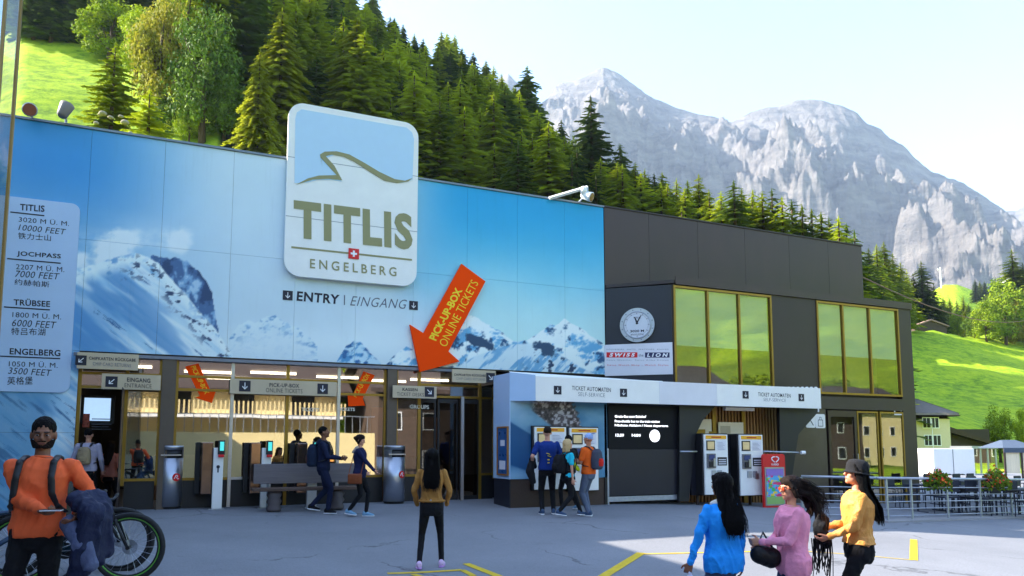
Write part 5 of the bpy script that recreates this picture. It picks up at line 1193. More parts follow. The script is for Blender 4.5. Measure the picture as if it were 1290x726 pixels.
# ------------------------------------------------------------------ pick-up machines in front of the windows
M_cy = pm('cyan_reader', (70, 196, 190), .3, emit=.25, var=.05); M_brm = pm('brown_mirror_steel', (132, 108, 96), .2, .85, var=.3, scale=3)
for i, (px, yb, lab) in enumerate(((272.5, 642, 'pick-up ticket machine with cyan reader, leftmost and fully visible'), (333.5, 640.5, 'pick-up ticket machine with cyan reader behind the left half of the bench'), (392, 640, 'pick-up ticket machine with cyan reader behind the standing man in navy'))):
    p = ong(px, yb); r = empty('pickup_machine', p, 0, lab, 'ticket machine', 'pick-up ticket machines')
    MB().bbox(-.10, .10, -.06, .10, .02, 1.30, .008).build('post', M_white, r); MB().box(-.15, .15, -.12, .16, 0, .02).build('base_plate', M_galv, r)
    MB().bbox(-.33, -.11, .0, .42, .32, 1.42, .02).build('side_box', M_brm, r)
    MB().bbox(-.44, -.34, .3, .44, .32, 1.42, .01).build('back_box', M_black, r)
    rd = MB().bbox(-.02, .12, -.10, -.062, 1.16, 1.46, .01).build('reader', M_black, r); MB().box(.02, .10, -.106, -.101, 1.24, 1.43).build('reader_display', M_cy, rd)
    MB().bbox(-.01, .11, -.15, -.102, 1.10, 1.16, .015).build('ticket_slot', M_red, r)
    k_ = MB(); k_.disc((0, -.062, .9), .035, (0, -1, 0), .004, 16); k_.box(-.014, .014, -.066, -.061, .78, .89); k_.build('keyhole_mark', M_ink, r)
# ------------------------------------------------------------------ bench
a = ong(318, 644); bp = ong(445, 640); bx = empty('bench', ((a.x+bp.x)/2, min(a.y, bp.y)-.0, gz(2, -.8)), 0, 'weathered grey wooden bench with backrest in front of the middle windows', 'bench')
hw = (bp.x-a.x)/2; M_bw = pm('grey_weathered_wood', (112, 104, 106), .7, var=.25, scale=2.5, stretch=(.4, 6, 8), bump=.3, bscale=14)
MB().bbox(-hw, hw, .0, .045, .56, .98, .012).build('backrest', M_bw, bx)
M_bs = pm('brown_worn_wood', (88, 66, 56), .65, var=.3, scale=3, stretch=(.5, 6, 6), bump=.3, bscale=14)
for k in range(2): MB().bbox(-hw-.05, hw+.02, -.42+.2*k, -.24+.2*k, .42, .49, .015).build('seat_board', M_bs, bx)
for s_ in (-.62, .62):
    MB().lathe((s_*hw, -.2, 0), [(.14, 0), (.16, .06), (.12, .13), (.16, .2), (.12, .27), (.16, .34), (.13, .415)], 14).build('leg', pm('turned_stone', (96, 88, 90), .8, var=.2, bump=.3), bx, True)
    MB().tube([(s_*hw-.1, .1, 0), (s_*hw-.1, .085, .5), (s_*hw-.1, .07, .95)], .025, 8).build('backrest_post', M_galv, bx)

# ------------------------------------------------------------------ terrace railing, flowers, tables
A = ong(1118, 657); B = ong(1310, 650); dv = (B-A); Lr = dv.length; ang = math.atan2(dv.y, dv.x)
dA = (A-CAM).dot(FW); hr = (657-603)/F*dA
rl = empty('terrace_railing', A, ang, 'galvanised steel railing with five bars round the restaurant terrace', 'railing')
sl = dv.z/Lr
npst = 6
def rp(t, z): return Vector((t, 0, z + sl*t))
sp_ = (ong(1277, 652)-ong(1150, 656)).length/3
for i in range(npst):
    t = max(0.02, (ong(1150, 656)-A).length - sp_ + sp_*i); MB().box(t-.025, t+.025, -.02, .02, -.05+sl*t, hr-.02+sl*t).build('post', M_galv, rl)
MB().tube([rp(-.3, hr), rp(Lr+1, hr)], .03, 8).build('top_rail', M_galv, rl, True)
for k in range(5): MB().tube([rp(0, .12+k*.165*hr/1.0), rp(Lr+1, .12+k*.165*hr)], .014, 6).build('bar', M_galv, rl, True)
E0 = Vector((-1.2, 1.4, 0))
MB().tube([rp(-.0, hr), E0+Vector((0, 0, hr+.02))], .03, 8).build('top_rail', M_galv, rl, True)
for k in range(5): MB().tube([rp(0, .12+k*.165*hr), E0+Vector((0, 0, .12+k*.165*hr))], .014, 6).build('bar', M_galv, rl, True)
MB().box(E0.x-.025, E0.x+.025, E0.y-.02, E0.y+.02, -.05, hr).build('post', M_galv, rl)
MB().extr([rp(-.35, .03)+Vector((0, -.25, 0)), rp(Lr+3, .03)+Vector((0, -.25, 0)), rp(Lr+3, -.25)+Vector((0, -.25, 0)), rp(-.35, -.25)+Vector((0, -.25, 0))], (0, .5, 0)).build('kerb', pm('concrete_kerb', (150, 148, 150), .85, var=.15, bump=.2), rl)
M_fl = leaf_mat('flower_leaves', (.06, .13, .01), (.25, .34, .03), .3, .3); M_fr = pm('red_petals', (226, 30, 24), .5, var=.2, scale=20); M_fo = pm('orange_petals', (250, 120, 20), .5, var=.2, scale=20)
def flowers(px0, px1, yt, yb, label, seed):
    q0 = (px0+px1)/2; t = ((px0-1118)/(1310-1118)); c = A + dv*((q0-1118)/(1310-1118)); dep = (c-CAM).dot(FW); w = (px1-px0)/F*dep; h = (yb-yt)/F*dep
    zc = c.z + hr*.82; r = empty('flower_box', (c.x, c.y, zc), ang, label, 'flower box', 'flower boxes on the railing'); Rn = random.Random(seed)
    MB().bbox(-w*.42, w*.42, -.16, .12, -.02, .2, .02).build('trough', M_dark2, r)
    for nm, m, n_, s_, up in (('foliage', M_fl, 900, .055, 0), ('red_blossom', M_fr, 130, .04, .06), ('orange_blossom', M_fo, 90, .04, .04)):
        v = []; f = []
        for i in range(n_):
            a_ = Rn.random()*6.28; e = Rn.random()**.5; p = Vector((math.cos(a_)*e*w*.52, math.sin(a_)*e*.3-.05, .12 + (1-e*e)*h*.55*Rn.random() - .12*Rn.random() + up + (Rn.random() < .2)*-.12))
            n_v = Vector((Rn.gauss(0, 1), Rn.gauss(0, 1)-.5, Rn.gauss(0, 1)+.5)).normalized(); u = n_v.orthogonal().normalized(); w_ = n_v.cross(u); k = len(v); ss = s_*Rn.uniform(.6, 1.2)
            v += [p-u*ss, p+w_*ss*.6, p+u*ss, p-w_*ss*.6]; f.append((k, k+1, k+2, k+3))
        me = bpy.data.meshes.new(nm); me.from_pydata(v, [], f); me.materials.append(m); tag(link_mesh(nm, me, r), kind='stuff')
flowers(1155, 1192, 582, 612, 'flower box with red and orange blossoms on the railing, nearer the building', 1); flowers(1225, 1270, 576, 612, 'larger flower box with red blossoms on the railing, farther right', 2)
M_ch = pm('dark_chair', (30, 36, 52), .6, var=.15)
def cafe_chair(loc, rz, lab):
    r = empty('cafe_chair', loc, rz, lab, 'chair', lab[:-1] + 'g, chairs')
    MB().bbox(-.22, .22, -.22, .22, .43, .47, .012).build('seat', M_ch, r); MB().bbox(-.2, .2, .2, .23, .6, .92, .01).build('backrest', M_ch, r)
    for x in (-.2, .2):
        for y in (-.2, .2): MB().tube([(x, y*1.1, 0), (x, y, .45)] + ([(x, y*1.15, .9)] if y > 0 else []), .014, 6).build('leg', M_ch, r)
        MB().tube([(x*1.1, -.2, .45), (x*1.1, -.18, .66), (x*1.1, .2, .68)], .013, 6).build('armrest', M_ch, r)
    return r
def cafe_table(loc, lab):
    r = empty('cafe_table', loc, 0, lab, 'table', 'terrace tables')
    MB().bbox(-.6, .6, -.38, .38, .71, .745, .01).build('tabletop', M_ch, r); 
    for x in (-.5, .5): MB().tube([(x, 0, .02), (x, 0, .71)], .025, 8).build('leg', M_ch, r); MB().bbox(x-.03, x+.03, -.3, .3, 0, .03, .006).build('foot', M_ch, r)
    return r
tp = []
for i, (px, d) in enumerate(((1165, 21.2), (1215, 21.4), (1262, 21.0), (1190, 24.0), (1245, 24.5))):
    p = at_depth(px, d); cafe_table(p, ('dark terrace table behind the first flower box', 'dark terrace table between the two flower boxes', 'dark terrace table behind the second flower box', 'dark terrace table in the second row on the left', 'dark terrace table in the second row on the right')[i])
    for k, (ox, oy, rz) in enumerate(((-.35, -.75, math.pi), (.35, -.75, math.pi), (-.35, .75, 0), (.35, .75, 0))):
        cafe_chair((p.x+ox, p.y+oy, p.z), rz + R.uniform(-.2, .2), 'dark metal armchair at the ' + ('first', 'middle', 'third', 'second row left', 'second row right')[i] + ' terrace table behind the railing')

# ------------------------------------------------------------------ houses, barns, van, gazebo on the right
def wall_windows(r, spots, w, h, y, m=M_black):
    for x, z in spots:
        f = MB().box(x-w/2, x+w/2, y-.05, y-.005, z, z+h).build('window', M_wpr, r)
        for s_ in (-1, 1): MB().box(x+s_*w*.23-w*.19, x+s_*w*.23+w*.19, y-.06, y-.051, z+.08, z+h-.08).build('pane', m, f)
d = 78; p = CAM + pxdir(1174)*d; sc = d/F; hw = 29*sc
hs = empty('apartment_house', (p.x, p.y, -1), -YAW, 'beige two storey house with grey brown roof and white windows beyond the terrace', 'house')
zt = (562-528)*sc + 2.33; M_bei = pm('beige_render', (212, 198, 166), .85, var=.05)
MB().box(-hw-2, (1199-1174)*sc-.3, 0, 8, -1, zt).build('wall', M_bei, hs)
xr = (1203-1174)*sc; zr = (562-500)*sc+2.33; ze = (562-523)*sc+2.33
MB().extr([(-hw-2, -.7, ze-.05), (xr, -.7, ze-.05), (-hw+1.0+1.5, 4, zr), (-hw-2, 4, zr)], (0, .1, .22)).extr([(xr, -.7, ze-.05), (xr, 8.6, ze-.05), (-hw+2.5, 4, zr)], (-.05, 0, .22)).build('roof', pm('grey_brown_tiles', (112, 102, 96), .85, var=.2, scale=3, bump=.4, bscale=10), hs)
MB().extr([(-hw-2, 0, zt), (xr-.5, 0, zt), (-hw+2.5, 4, zr-.1), (-hw-2, 4, zr-.1)], (0, .01, 0)).box(xr-1.2, xr+.1, -.7, 8, ze-.16, ze-.06).build('eaves', M_brn, hs)
wall_windows(hs, [((1166-1174)*sc, (562-540)*sc+2.33), ((1176.5-1174)*sc, (562-540)*sc+2.33), ((1167-1174)*sc, (562-562)*sc+2.33), ((1178-1174)*sc, (562-562)*sc+2.33)], .85, 1.15, 0)
MB().tube([((1171-1174)*sc, -.4, -.5), ((1170-1174)*sc, -.4, zt), ], .04, 6).build('down_pipe', M_wpr, hs)
ex = empty('low_building', (CAM + pxdir(1208)*84), -YAW, 'brown roofed low building joined behind the beige house', 'house'); ex.location.z = -1
MB().box(-1.2, 3.2, 0, 5, -1, (562-541)*84/F+2.33).build('wall', M_dark2, ex); MB().extr([(-1.6, -1, 3.8), (3.9, -1, 2.2), (3.9, -1, 2.45), (-1.6, -1, 4.4)], (0, 7, 0)).build('roof', M_brn, ex)
q = CAM + pxdir(1197)*46; vn = empty('box_trailer', (q.x, q.y, -1.0), -YAW, 'plain white box trailer parked behind the terrace railing', 'trailer'); s4 = 46/F; zt = (562-565)*s4+2.33
MB().bbox(-25*s4, 27*s4, 0, 2.2, .45, zt, .05).build('box', pm('glossy_white', (238, 238, 242), .3, var=.03), vn); MB().box(-25*s4+.1, 27*s4-.1, .1, 2.1, .32, .46).build('chassis', M_black, vn)
MB().box(-.02, .02, -.006, 0, .5, zt-.06).build('panel_seam', M_inkg, vn)
for x in (-.3, .5): MB().disc((x, -.01, .33), .33, (0, 1, 0), .22, 20).build('wheel', M_rub, vn)
q = CAM + pxdir(1237)*52; sh = empty('glazed_shelter', (q.x, q.y, -1.0), -YAW, 'low grey flat roofed glazed shelter right of the white trailer', 'shelter'); s5 = 52/F; zt = (562-565)*s5+2.33
MB().box(-17*s5, 15*s5, -.1, 2.5, zt-.02, zt+.16).build('roof', M_galv, sh)
for u in (-16, -5, 4, 14): MB().box(u*s5-.05, u*s5+.05, 0, .1, 0, zt-.02).build('post', M_galv, sh)
for a_, b_ in ((-16, -5), (-5, 4), (4, 14)): MB().box(a_*s5+.05, b_*s5-.05, .04, .06, .1, zt-.05).build('pane', M_glassR, sh)
MB().box(-16*s5, 14*s5, 2.3, 2.4, 0, zt-.03).build('back_wall', M_inkg, sh)
q = CAM + pxdir(1284)*40; gzb = empty('gazebo', (q.x, q.y, -1.0), -YAW, 'dark topped garden gazebo with cream side curtains at the right frame edge', 'gazebo'); s6 = 40/F; zt = (562-562)*s6+2.33; zp = (562-555)*s6+2.33
w = 23*s6; MB().extr([(-w, 0, zt-.12), (w, 0, zt-.12), (w*.35, 1, zp), (-w*.35, 1, zp)], (0, .02, .03)).extr([(-w, 0, zt-.12), (-w*.35, 1, zp), (-w*.35, 1.2, zp), (-w, 2.2, zt-.12)], (-.02, 0, .02)).box(-w, w, -.02, .0, zt-.35, zt-.11).build('canopy', pm('slate_canvas', (70, 84, 104), .8), gzb)
for x in (-w+.05, -.02, w-.05): MB().box(x-.04, x+.04, .0, .08, 0, zt-.12).build('post', M_dark2, gzb)
for a_, b_ in ((-w+.12, -.1), (.08, w-.12)): MB().box(a_, b_, .08, .1, .9, zt-.35).build('curtain', pm('cream_curtain', (226, 214, 190), .8, var=.1, scale=3, stretch=(6, 6, .5)), gzb)
for px, y, d_, w_, h_, lab in ((1173, 417, 236, 5.0, 2.4, 'small brown barn at the top edge of the lit meadow'), (183, 97, 150, 4.4, 2.3, 'small barn with pale roof half hidden behind the round tree at the top left')):
    p = CAM + dir_at(px, y)*d_; z0 = zrow(y, d_); b = empty('barn', (p.x, p.y, z0), -YAW, lab, 'barn')
    MB().box(-w_, w_, 0, 6, -3, h_*.6).build('wall', M_woodb, b); MB().extr([(-w_-.6, -.6, h_*.5), (0, -.6, h_*1.35), (w_+.6, -.6, h_*.5), (w_+.6, -.6, h_*.65), (0, -.6, h_*1.55), (-w_-.6, -.6, h_*.65)], (0, 7.2, 0)).build('roof', pm('barn_roof', (150, 120, 110), .8, var=.2), b)
    MB().extr([(-w_, .0, h_*.5), (0, .0, h_*1.35), (w_, .0, h_*.5)], (0, .1, 0)).build('gable', M_woodb, b); MB().box(-.9, .9, -.06, -.005, -.6, 1.0).build('door', M_brn, b)
p = CAM + dir_at(1284, 350)*262; wh = empty('white_chalet', (p.x, p.y, zrow(358, 262)), -YAW, 'white house glimpsed between the trees at the upper right edge', 'house')
MB().box(-3, 3, 0, 5, -2, 3).build('wall', M_wpr, wh); MB().extr([(-3.8, -.6, 2.7), (0, -.6, 5), (3.8, -.6, 2.7), (3.8, -.6, 3), (0, -.6, 5.4), (-3.8, -.6, 3)], (0, 6, 0)).build('roof', M_rt, wh); wall_windows(wh, [(-1.2, .6), (1.2, .6)], .9, 1.2, 0)
p = CAM + dir_at(1185, 350)*600; mt = empty('radio_mast', (p.x, p.y, zrow(360, 600)-2), 0, 'thin pale mast on top of the far green hill', 'mast')
MB().tube([(0, 0, 0), (0, 0, 17)], [.55, .35], 6).build('pole', M_wpr, mt); MB().box(-3.2, .3, -.3, .3, 14.6, 15.6).build('crossarm', M_wpr, mt)
ca = ony(1, 1086, 349); cb = CAM + pxdir(1330)*60; cb.z = (562-392)*60/F+1.33
cbl = empty('overhead_cable', ca, 0, 'thin brown overhead cable sagging from the dark building to the right', 'cable')
MB().tube([(cb-ca)*t - Vector((0, 0, 1.2*4*t*(1-t))) for t in [i/16 for i in range(17)]], .022, 5).build('strand', pm('cable_brown', (120, 84, 70), .7), cbl)
# stones along the top of the mural at the left
R = random.Random(21)
for i in range(14):
    px = 112 + i*4.5 + R.uniform(-1, 1); p = CAM + dir_at(px, 155)*R.uniform(54, 60); yb = 148+.155*(px-25) - R.uniform(-3, 2); z = zrow(yb, 57); s = R.uniform(.14, .34)
    rm = MB().ell((0, 0, 0), s, s*.8, s*.6, 8, 6); rm.v = [tuple(Vector(v)*(1+.25*noise.noise(Vector(v)*2+Vector((i, 0, 0))))) for v in rm.v]
    o_ = rm.build('boulder', pm('grey_boulder', (150, 140, 120), .9, var=.2, bump=.4), None, True, (p.x, p.y, z)); tag(o_, 'grey boulder in the row on the bank above the mural left part', 'boulder', 'boulders above the mural')

# ------------------------------------------------------------------ bicycles
def bicycle(px, yc, depth, rz, col, label, proto=[None]):
    p = CAM + pxdir(px)*depth; p.z = gz(p.x, p.y)
    r = empty('bicycle', p, rz, label, 'bicycle', 'parked mountain bikes'); Rw = .36
    fm_ = pm('bike_frame_' + col[0], col[1], .35, .3)
    def wheel(x):
        w = MB().tube([(x+Rw*math.cos(a), 0, Rw+Rw*math.sin(a)) for a in [2*math.pi*i/36 for i in range(36)]], .032, 8, closed=True).build('wheel', M_rub, r, True)
        MB().tube([(x+(Rw-.045)*math.cos(a), 0, Rw+(Rw-.045)*math.sin(a)) for a in [2*math.pi*i/36 for i in range(36)]], .014, 6, closed=True).build('rim', M_black, w, True)
        if col[0] == 'teal': MB().tube([(x+(Rw-.028)*math.cos(a), -.0, Rw+(Rw-.028)*math.sin(a)) for a in [2*math.pi*i/36 for i in range(36)]], [.0165]*36, 6, closed=True).build('rim_stripe', pm('rim_green', (96, 170, 60), .4), w, True)
        s_ = MB()
        for i in range(20):
            a = 2*math.pi*i/20; s_.tube([(x, .02*(-1)**i, Rw), (x+(Rw-.05)*math.cos(a), 0, Rw+(Rw-.05)*math.sin(a))], .0022, 4)
        s_.build('spokes', M_steel, w); MB().tube([(x, -.06, Rw), (x, .06, Rw)], .022, 10).build('hub', M_black, w); MB().disc((x, .035, Rw), .085, (0, 1, 0), .003, 24).build('brake_disc', M_steel, w)
    wheel(-.56); wheel(.56)
    f = MB(); BB = (-.12, 0, .33); ST = (-.22, 0, .78); HT = (.33, 0, .82); HB = (.38, 0, .66); RA = (-.56, 0, Rw)
    f.tube([BB, ST], .02, 8).tube([ST, HT], .022, 8).tube([BB, HB], .028, 8).tube([HT, HB], .024, 8)
    for s_ in (-.05, .05): f.tube([(-.56, s_, Rw), (-.14, s_*.4, .34)], .011, 6).tube([(-.56, s_, Rw), (-.21, s_*.3, .74)], .010, 6)
    f.build('frame', fm_, r, True)
    k = MB()
    for s_ in (-.055, .055): k.tube([(.56, s_, Rw), (.42, s_, .66)], .017, 8)
    k.tube([(.42, -.06, .66), (.42, .06, .66)], .02, 8); k.tube([(.40, 0, .66), (.33, 0, .86)], .018, 8); k.build('fork', M_black, r, True)
    MB().tube([(.3, -.36, .93), (.34, -.1, .9), (.36, 0, .9), (.34, .1, .9), (.3, .36, .93)], .015, 8).tube([(.3, -.36, .93), (.31, -.24, .925)], .02, 8).tube([(.3, .36, .93), (.31, .24, .925)], .02, 8).build('handlebar', M_black, r, True)
    MB().tube([(-.22, 0, .76), (-.25, 0, .95)], .014, 8).build('seat_post', M_steel, r)
    sd = MB().tube([(-.38, 0, .965), (-.32, 0, .975), (-.2, 0, .965), (-.1, 0, .96)], [.06, .075, .045, .02], 10); sd.v = [(x, y, .965+(z-.965)*.45) for x, y, z in sd.v]; sd.build('saddle', M_black, r, True)
    MB().disc((-.12, .05, .33), .09, (0, 1, 0), .006, 24).build('chainring', M_black, r)
    for s_ in (-1, 1): MB().tube([(-.12, s_*.07, .33), (-.12+s_*.12, s_*.08, .33-s_*.1)], .011, 6).box(-.12+s_*.12-.045, -.12+s_*.12+.045, s_*.09-.0, s_*.17, .32-s_*.1, .34-s_*.1).build('pedal', M_black, r)
    return r
bicycle(105, 0, 8.6, rad(-15), ('teal', (26, 60, 76)), 'mountain bike with green rims parked nearest behind the man in orange')
bicycle(95, 0, 9.1, rad(-9), ('black', (40, 44, 52)), 'dark mountain bike parked just behind the green rimmed one')
bicycle(-5, 0, 8.0, rad(14), ('blue', (30, 56, 84)), 'blue framed mountain bike at the left frame edge')
# ------------------------------------------------------------------ people
def rcone(M, a, b, ra, rb, n=12, flat=1.0, axis=None):
    """tapered limb with rounded ends; flat squeezes it along axis"""
    a = Vector(a); b = Vector(b); t = (b-a); L_ = t.length; t = t/L_ if L_ > 1e-6 else Vector((0, 0, 1))
    q = axis if axis is not None else (Vector((0, 1, 0)) if abs(t.y) < .8 else Vector((1, 0, 0)))
    w = (q - t*q.dot(t)).normalized(); u = t.cross(w)
    st = [(-1, .0)] + [(-math.cos(rad(x)), math.sin(rad(x))) for x in (25, 50, 75)]
    rings = [(a + t*ra*c, ra*s) for c, s in st[1:]] + [(a, ra)] + [(a.lerp(b, k), ra+(rb-ra)*k) for k in (.33, .66)] + [(b, rb)] + [(b - t*rb*c, rb*s) for c, s in reversed(st[1:])]
    vs = [a - t*ra]; 
    for c, r_ in rings:
        for j in range(n):
            an = 2*math.pi*j/n; vs.append(c + u*math.cos(an)*r_ + w*math.sin(an)*r_*flat)
    vs.append(b + t*rb); m = len(rings); fs = [(0, 1+(j+1) % n, 1+j) for j in range(n)]
    for i in range(m-1):
        for j in range(n): fs.append((1+i*n+j, 1+i*n+(j+1) % n, 1+(i+1)*n+(j+1) % n, 1+(i+1)*n+j))
    e = len(vs)-1; fs += [(e, 1+(m-1)*n+j, 1+(m-1)*n+(j+1) % n) for j in range(n)]
    return M.add(vs, fs)
def rings_loft(M, R_, n=20):
    """R_: (centre, half width, half depth, right vector, forward vector)"""
    vs = []; fs = []
    for c, rx, ry, u, w in R_:
        for j in range(n):
            a = 2*math.pi*j/n; ca, sa = math.cos(a), math.sin(a); p = 2.4
            k = (abs(ca)**p + abs(sa)**p)**(-1/p); vs.append(Vector(c) + u*(ca*rx*k) + w*(sa*ry*k))
    for i in range(len(R_)-1):
        for j in range(n): fs.append((i*n+j, i*n+(j+1) % n, (i+1)*n+(j+1) % n, (i+1)*n+j))
    fs += [tuple(range(n-1, -1, -1)), tuple(range((len(R_)-1)*n, len(R_)*n))]
    return M.add(vs, fs)
def remesh(M, vox, sm=4, folds=0., fsc=9., seed=0, name='m', mats=None, stretch=(1, 1, .6), smooth=True):
    me = M.mesh(mats or M_black, smooth, name); o = bpy.data.objects.new('tmp', me); COL.objects.link(o)
    md = o.modifiers.new('r', 'REMESH'); md.mode = 'VOXEL'; md.voxel_size = vox; md.use_smooth_shade = True
    if sm: s_ = o.modifiers.new('s', 'SMOOTH'); s_.factor = .5; s_.iterations = sm
    bpy.context.view_layer.update(); dg = bpy.context.evaluated_depsgraph_get()
    out = bpy.data.meshes.new_from_object(o.evaluated_get(dg)); bpy.data.objects.remove(o); bpy.data.meshes.remove(me)
    out.name = name; out.materials.clear(); out.materials.append(mats or M_black)
    if folds:
        n = len(out.vertices); co = np.zeros(n*3); out.vertices.foreach_get('co', co); co = co.reshape(-1, 3); no = np.zeros(n*3); out.vertices.foreach_get('normal', no); no = no.reshape(-1, 3)
        nz = np.array([noise.ridged_multi_fractal(Vector((c[0]*fsc*stretch[0]+seed, c[1]*fsc*stretch[1], c[2]*fsc*stretch[2]+c[0]*fsc*.8)), 1.0, 2.0, 3, .8, 1.6) for c in co])
        co += no*((nz-nz.mean())*folds)[:, None]; out.vertices.foreach_set('co', co.ravel()); out.update()
    out.polygons.foreach_set('use_smooth', [True]*len(out.polygons))
    return out
def bend(a, b, l1, l2, hint):
    a = Vector(a); b = Vector(b); d = b-a; L_ = min(d.length, (l1+l2)*.999); t = d.normalized(); b = a + t*L_
    x = (l1*l1 - l2*l2 + L_*L_)/(2*L_); h = math.sqrt(max(0, l1*l1-x*x)); hp = Vector(hint); hp = (hp - t*hp.dot(t)).normalized()
    return a + t*x + hp*h, b
def skin(name, c): return pm('skin_' + name, c, .55, var=.07, scale=14)
def cloth(name, c, rough=.85, bump=.7, bs=16): return pm(name, c, rough, var=.10, scale=7, bump=bump, bscale=bs, spec=.25)
def person(label, loc, rz, H=1.72, sex='m', sk=('tan', (170, 118, 88)), top=None, trou=None, shoes=None, hair=None, wr=None, wl=None, ar=None, al_=None, head=(0, 0), lean=0., near=False, sleeve=1.0, hem=.86,
           eh_r=None, eh_l=None, coat_open=False, thick=1.0, folds=.006, trou_w=1.0, hands=(1, 1), hip=0., palm=None, curl=.55, twist=0., leg_hint=None):
    """+y is where the body faces, x its right side; wr, wl wrists; ar, al_ ankles, in metres for a height of 1.75"""
    S = H/1.75; r = empty('person', loc, rz, label, 'person'); V = Vector
    wom = sex == 'f'; sw = .175 if wom else .195; hw = .088
    lv = V((0, lean, 0))
    def sp(z): return V((0, lean*max(0, (z-.95))/.5 + hip, z))
    ct, st_ = math.cos(twist), math.sin(twist); U_ = V((ct, st_, 0)); W_ = V((-st_, ct, 0)); X_ = V((1, 0, 0)); Y_ = V((0, 1, 0))
    def ax(z): k = max(0, min(1, (z-1.0)/.3)); return (X_.lerp(U_, k).normalized(), Y_.lerp(W_, k).normalized())
    SHr = sp(1.40) + U_*sw; SHl = sp(1.40) - U_*sw
    wr = V(wr or (.27, .06, .84)); wl = V(wl or (-.27, .06, .84)); ar = V(ar or (.10, 0, .09)); al_ = V(al_ or (-.10, 0, .09))
    ELr, WRr = bend(SHr, wr, .285, .255, eh_r or (.5, -1, -.2)); ELl, WRl = bend(SHl, wl, .285, .255, eh_l or (-.5, -1, -.2))
    HPr = sp(.90) + X_*hw; HPl = sp(.90) - X_*hw
    KNr, ANr = bend(HPr, ar, .43, .42, (leg_hint or (.1, 1, 0))); KNl, ANl = bend(HPl, al_, .43, .42, (leg_hint or (-.1, 1, 0)))
    def sc(M): M.v = [(x*S, y*S, z*S) for x, y, z in M.v]; return M
    def torso(M, off, z0, z1=1.44, flare=0., cap=True):
        prof = [(.80, .150, .098), (.88, .168, .112), (.95, .172, .112), (1.03, .152 if not wom else .138, .102 if not wom else .092), (1.12, .146 if not wom else .128, .1 if not wom else .09), (1.22, .160 if not wom else .142, .112), (1.31, .176 if not wom else .156, .116 if not wom else .118), (1.38, .172 if not wom else .15, .104), (1.43, .13 if not wom else .115, .08), (1.465, .07, .062)]
        rr_ = []
        for z, a, b in prof:
            if z < z0-.04 or z > z1+.03: continue
            u, w = ax(z); e = off*(1 if z < 1.42 else .6) + flare*max(0, (1.1-z)/.25)
            rr_.append((sp(max(z, z0)), (a+e)*thick, (b+e)*thick, u, w))
        rings_loft(M, rr_)
    hd = sp(1.63) + lv*.25; hy, ht = head; RH = Matrix.Rotation(hy, 3, 'Z') @ Matrix.Rotation(-ht, 3, 'X')
    def hp(x, y, z): return hd + RH @ V((x, y, z))
    def hand(M, wrist, el, side, curl, n_hint):
        d = (wrist-el).normalized(); nrm = V(n_hint); nrm = (nrm - d*nrm.dot(d)).normalized(); sd = d.cross(nrm)*side     # sd: thumb side
        pc_ = wrist + d*.05; rings_loft(M, [(wrist, .026, .02, sd, nrm), (wrist + d*.03, .036, .017, sd, nrm), (wrist + d*.075, .042, .015, sd, nrm), (wrist + d*.092, .038, .012, sd, nrm)], 12)
        for k, (o, l) in enumerate(((.031, .066), (.0105, .074), (-.0105, .068), (-.031, .054))):
            b0 = wrist + d*.086 + sd*o; c1 = curl*(.75 + .12*k); d1 = (d*math.cos(c1) + nrm*math.sin(c1)); b1 = b0 + d1*l*.55; d2 = d*math.cos(c1*2.1) + nrm*math.sin(c1*2.1); b2 = b1 + d2*l*.5
            rcone(M, b0, b1, .0098, .0088, 8); rcone(M, b1, b2, .0088, .0072, 8)
        t0 = wrist + d*.028 + sd*.03; t1 = t0 + (d*.6 + sd*.7 + nrm*.35).normalized()*.042; t2 = t1 + (d*.9 + sd*.2 + nrm*.4).normalized()*.032; rcone(M, t0, t1, .014, .0105, 8); rcone(M, t1, t2, .0105, .0085, 8)
    B = MB(); torso(B, 0, .80)
    rcone(B, sp(1.43), hd + V((0, -.012, -.05)), .054 if not wom else .046, .05 if not wom else .043)
    B.ell(hp(0, -.014, .028), .076, .096, .1, 18, 14, rot=RH); B.ell(hp(0, .022, -.045), .056, .068, .062, 16, 12, rot=RH); rcone(B, hp(0, .07, -.085), hp(0, .06, -.07), .022, .03)
    rcone(B, hp(0, .084, .018), hp(0, .106, -.018), .008, .0145, 8); rcone(B, hp(-.03, .078, .026), hp(.03, .078, .026), .014, .014, 8)
    for s_ in (-1, 1): B.ell(hp(s_*.079, -.006, -.008), .012, .022, .034, 10, 8, rot=RH); B.ell(hp(s_*.037, .062, -.022), .022, .022, .022, 10, 8, rot=RH)
    rcone(B, hp(-.02, .083, -.052), hp(.02, .083, -.052), .0085, .0085, 8); rcone(B, hp(-.016, .08, -.063), hp(.016, .08, -.063), .009, .009, 8)
    for SH, EL, WR, s_ in ((SHr, ELr, WRr, 1), (SHl, ELl, WRl, -1)):
        rcone(B, SH, EL, .05 if not wom else .043, .04 if not wom else .034); rcone(B, EL, WR, .041 if not wom else .034, .025 if not wom else .022)
    for i, (EL, WR, s_) in enumerate(((ELr, WRr, 1), (ELl, WRl, -1))):
        if hands[i]: hand(B, WR, EL, s_, curl if not isinstance(curl, tuple) else curl[i], (palm or ((-.6, .5, .3), (.6, .5, .3)))[i])
    for HP, KN, AN in ((HPr, KNr, ANr), (HPl, KNl, ANl)): rcone(B, HP, KN, .072, .044); rcone(B, KN, AN, .043, .032)
    vox = .0075 if near else .011
    link_mesh('body', remesh(sc(B), vox*S, 2 if near else 1, name='body', mats=skin(*sk)), r)
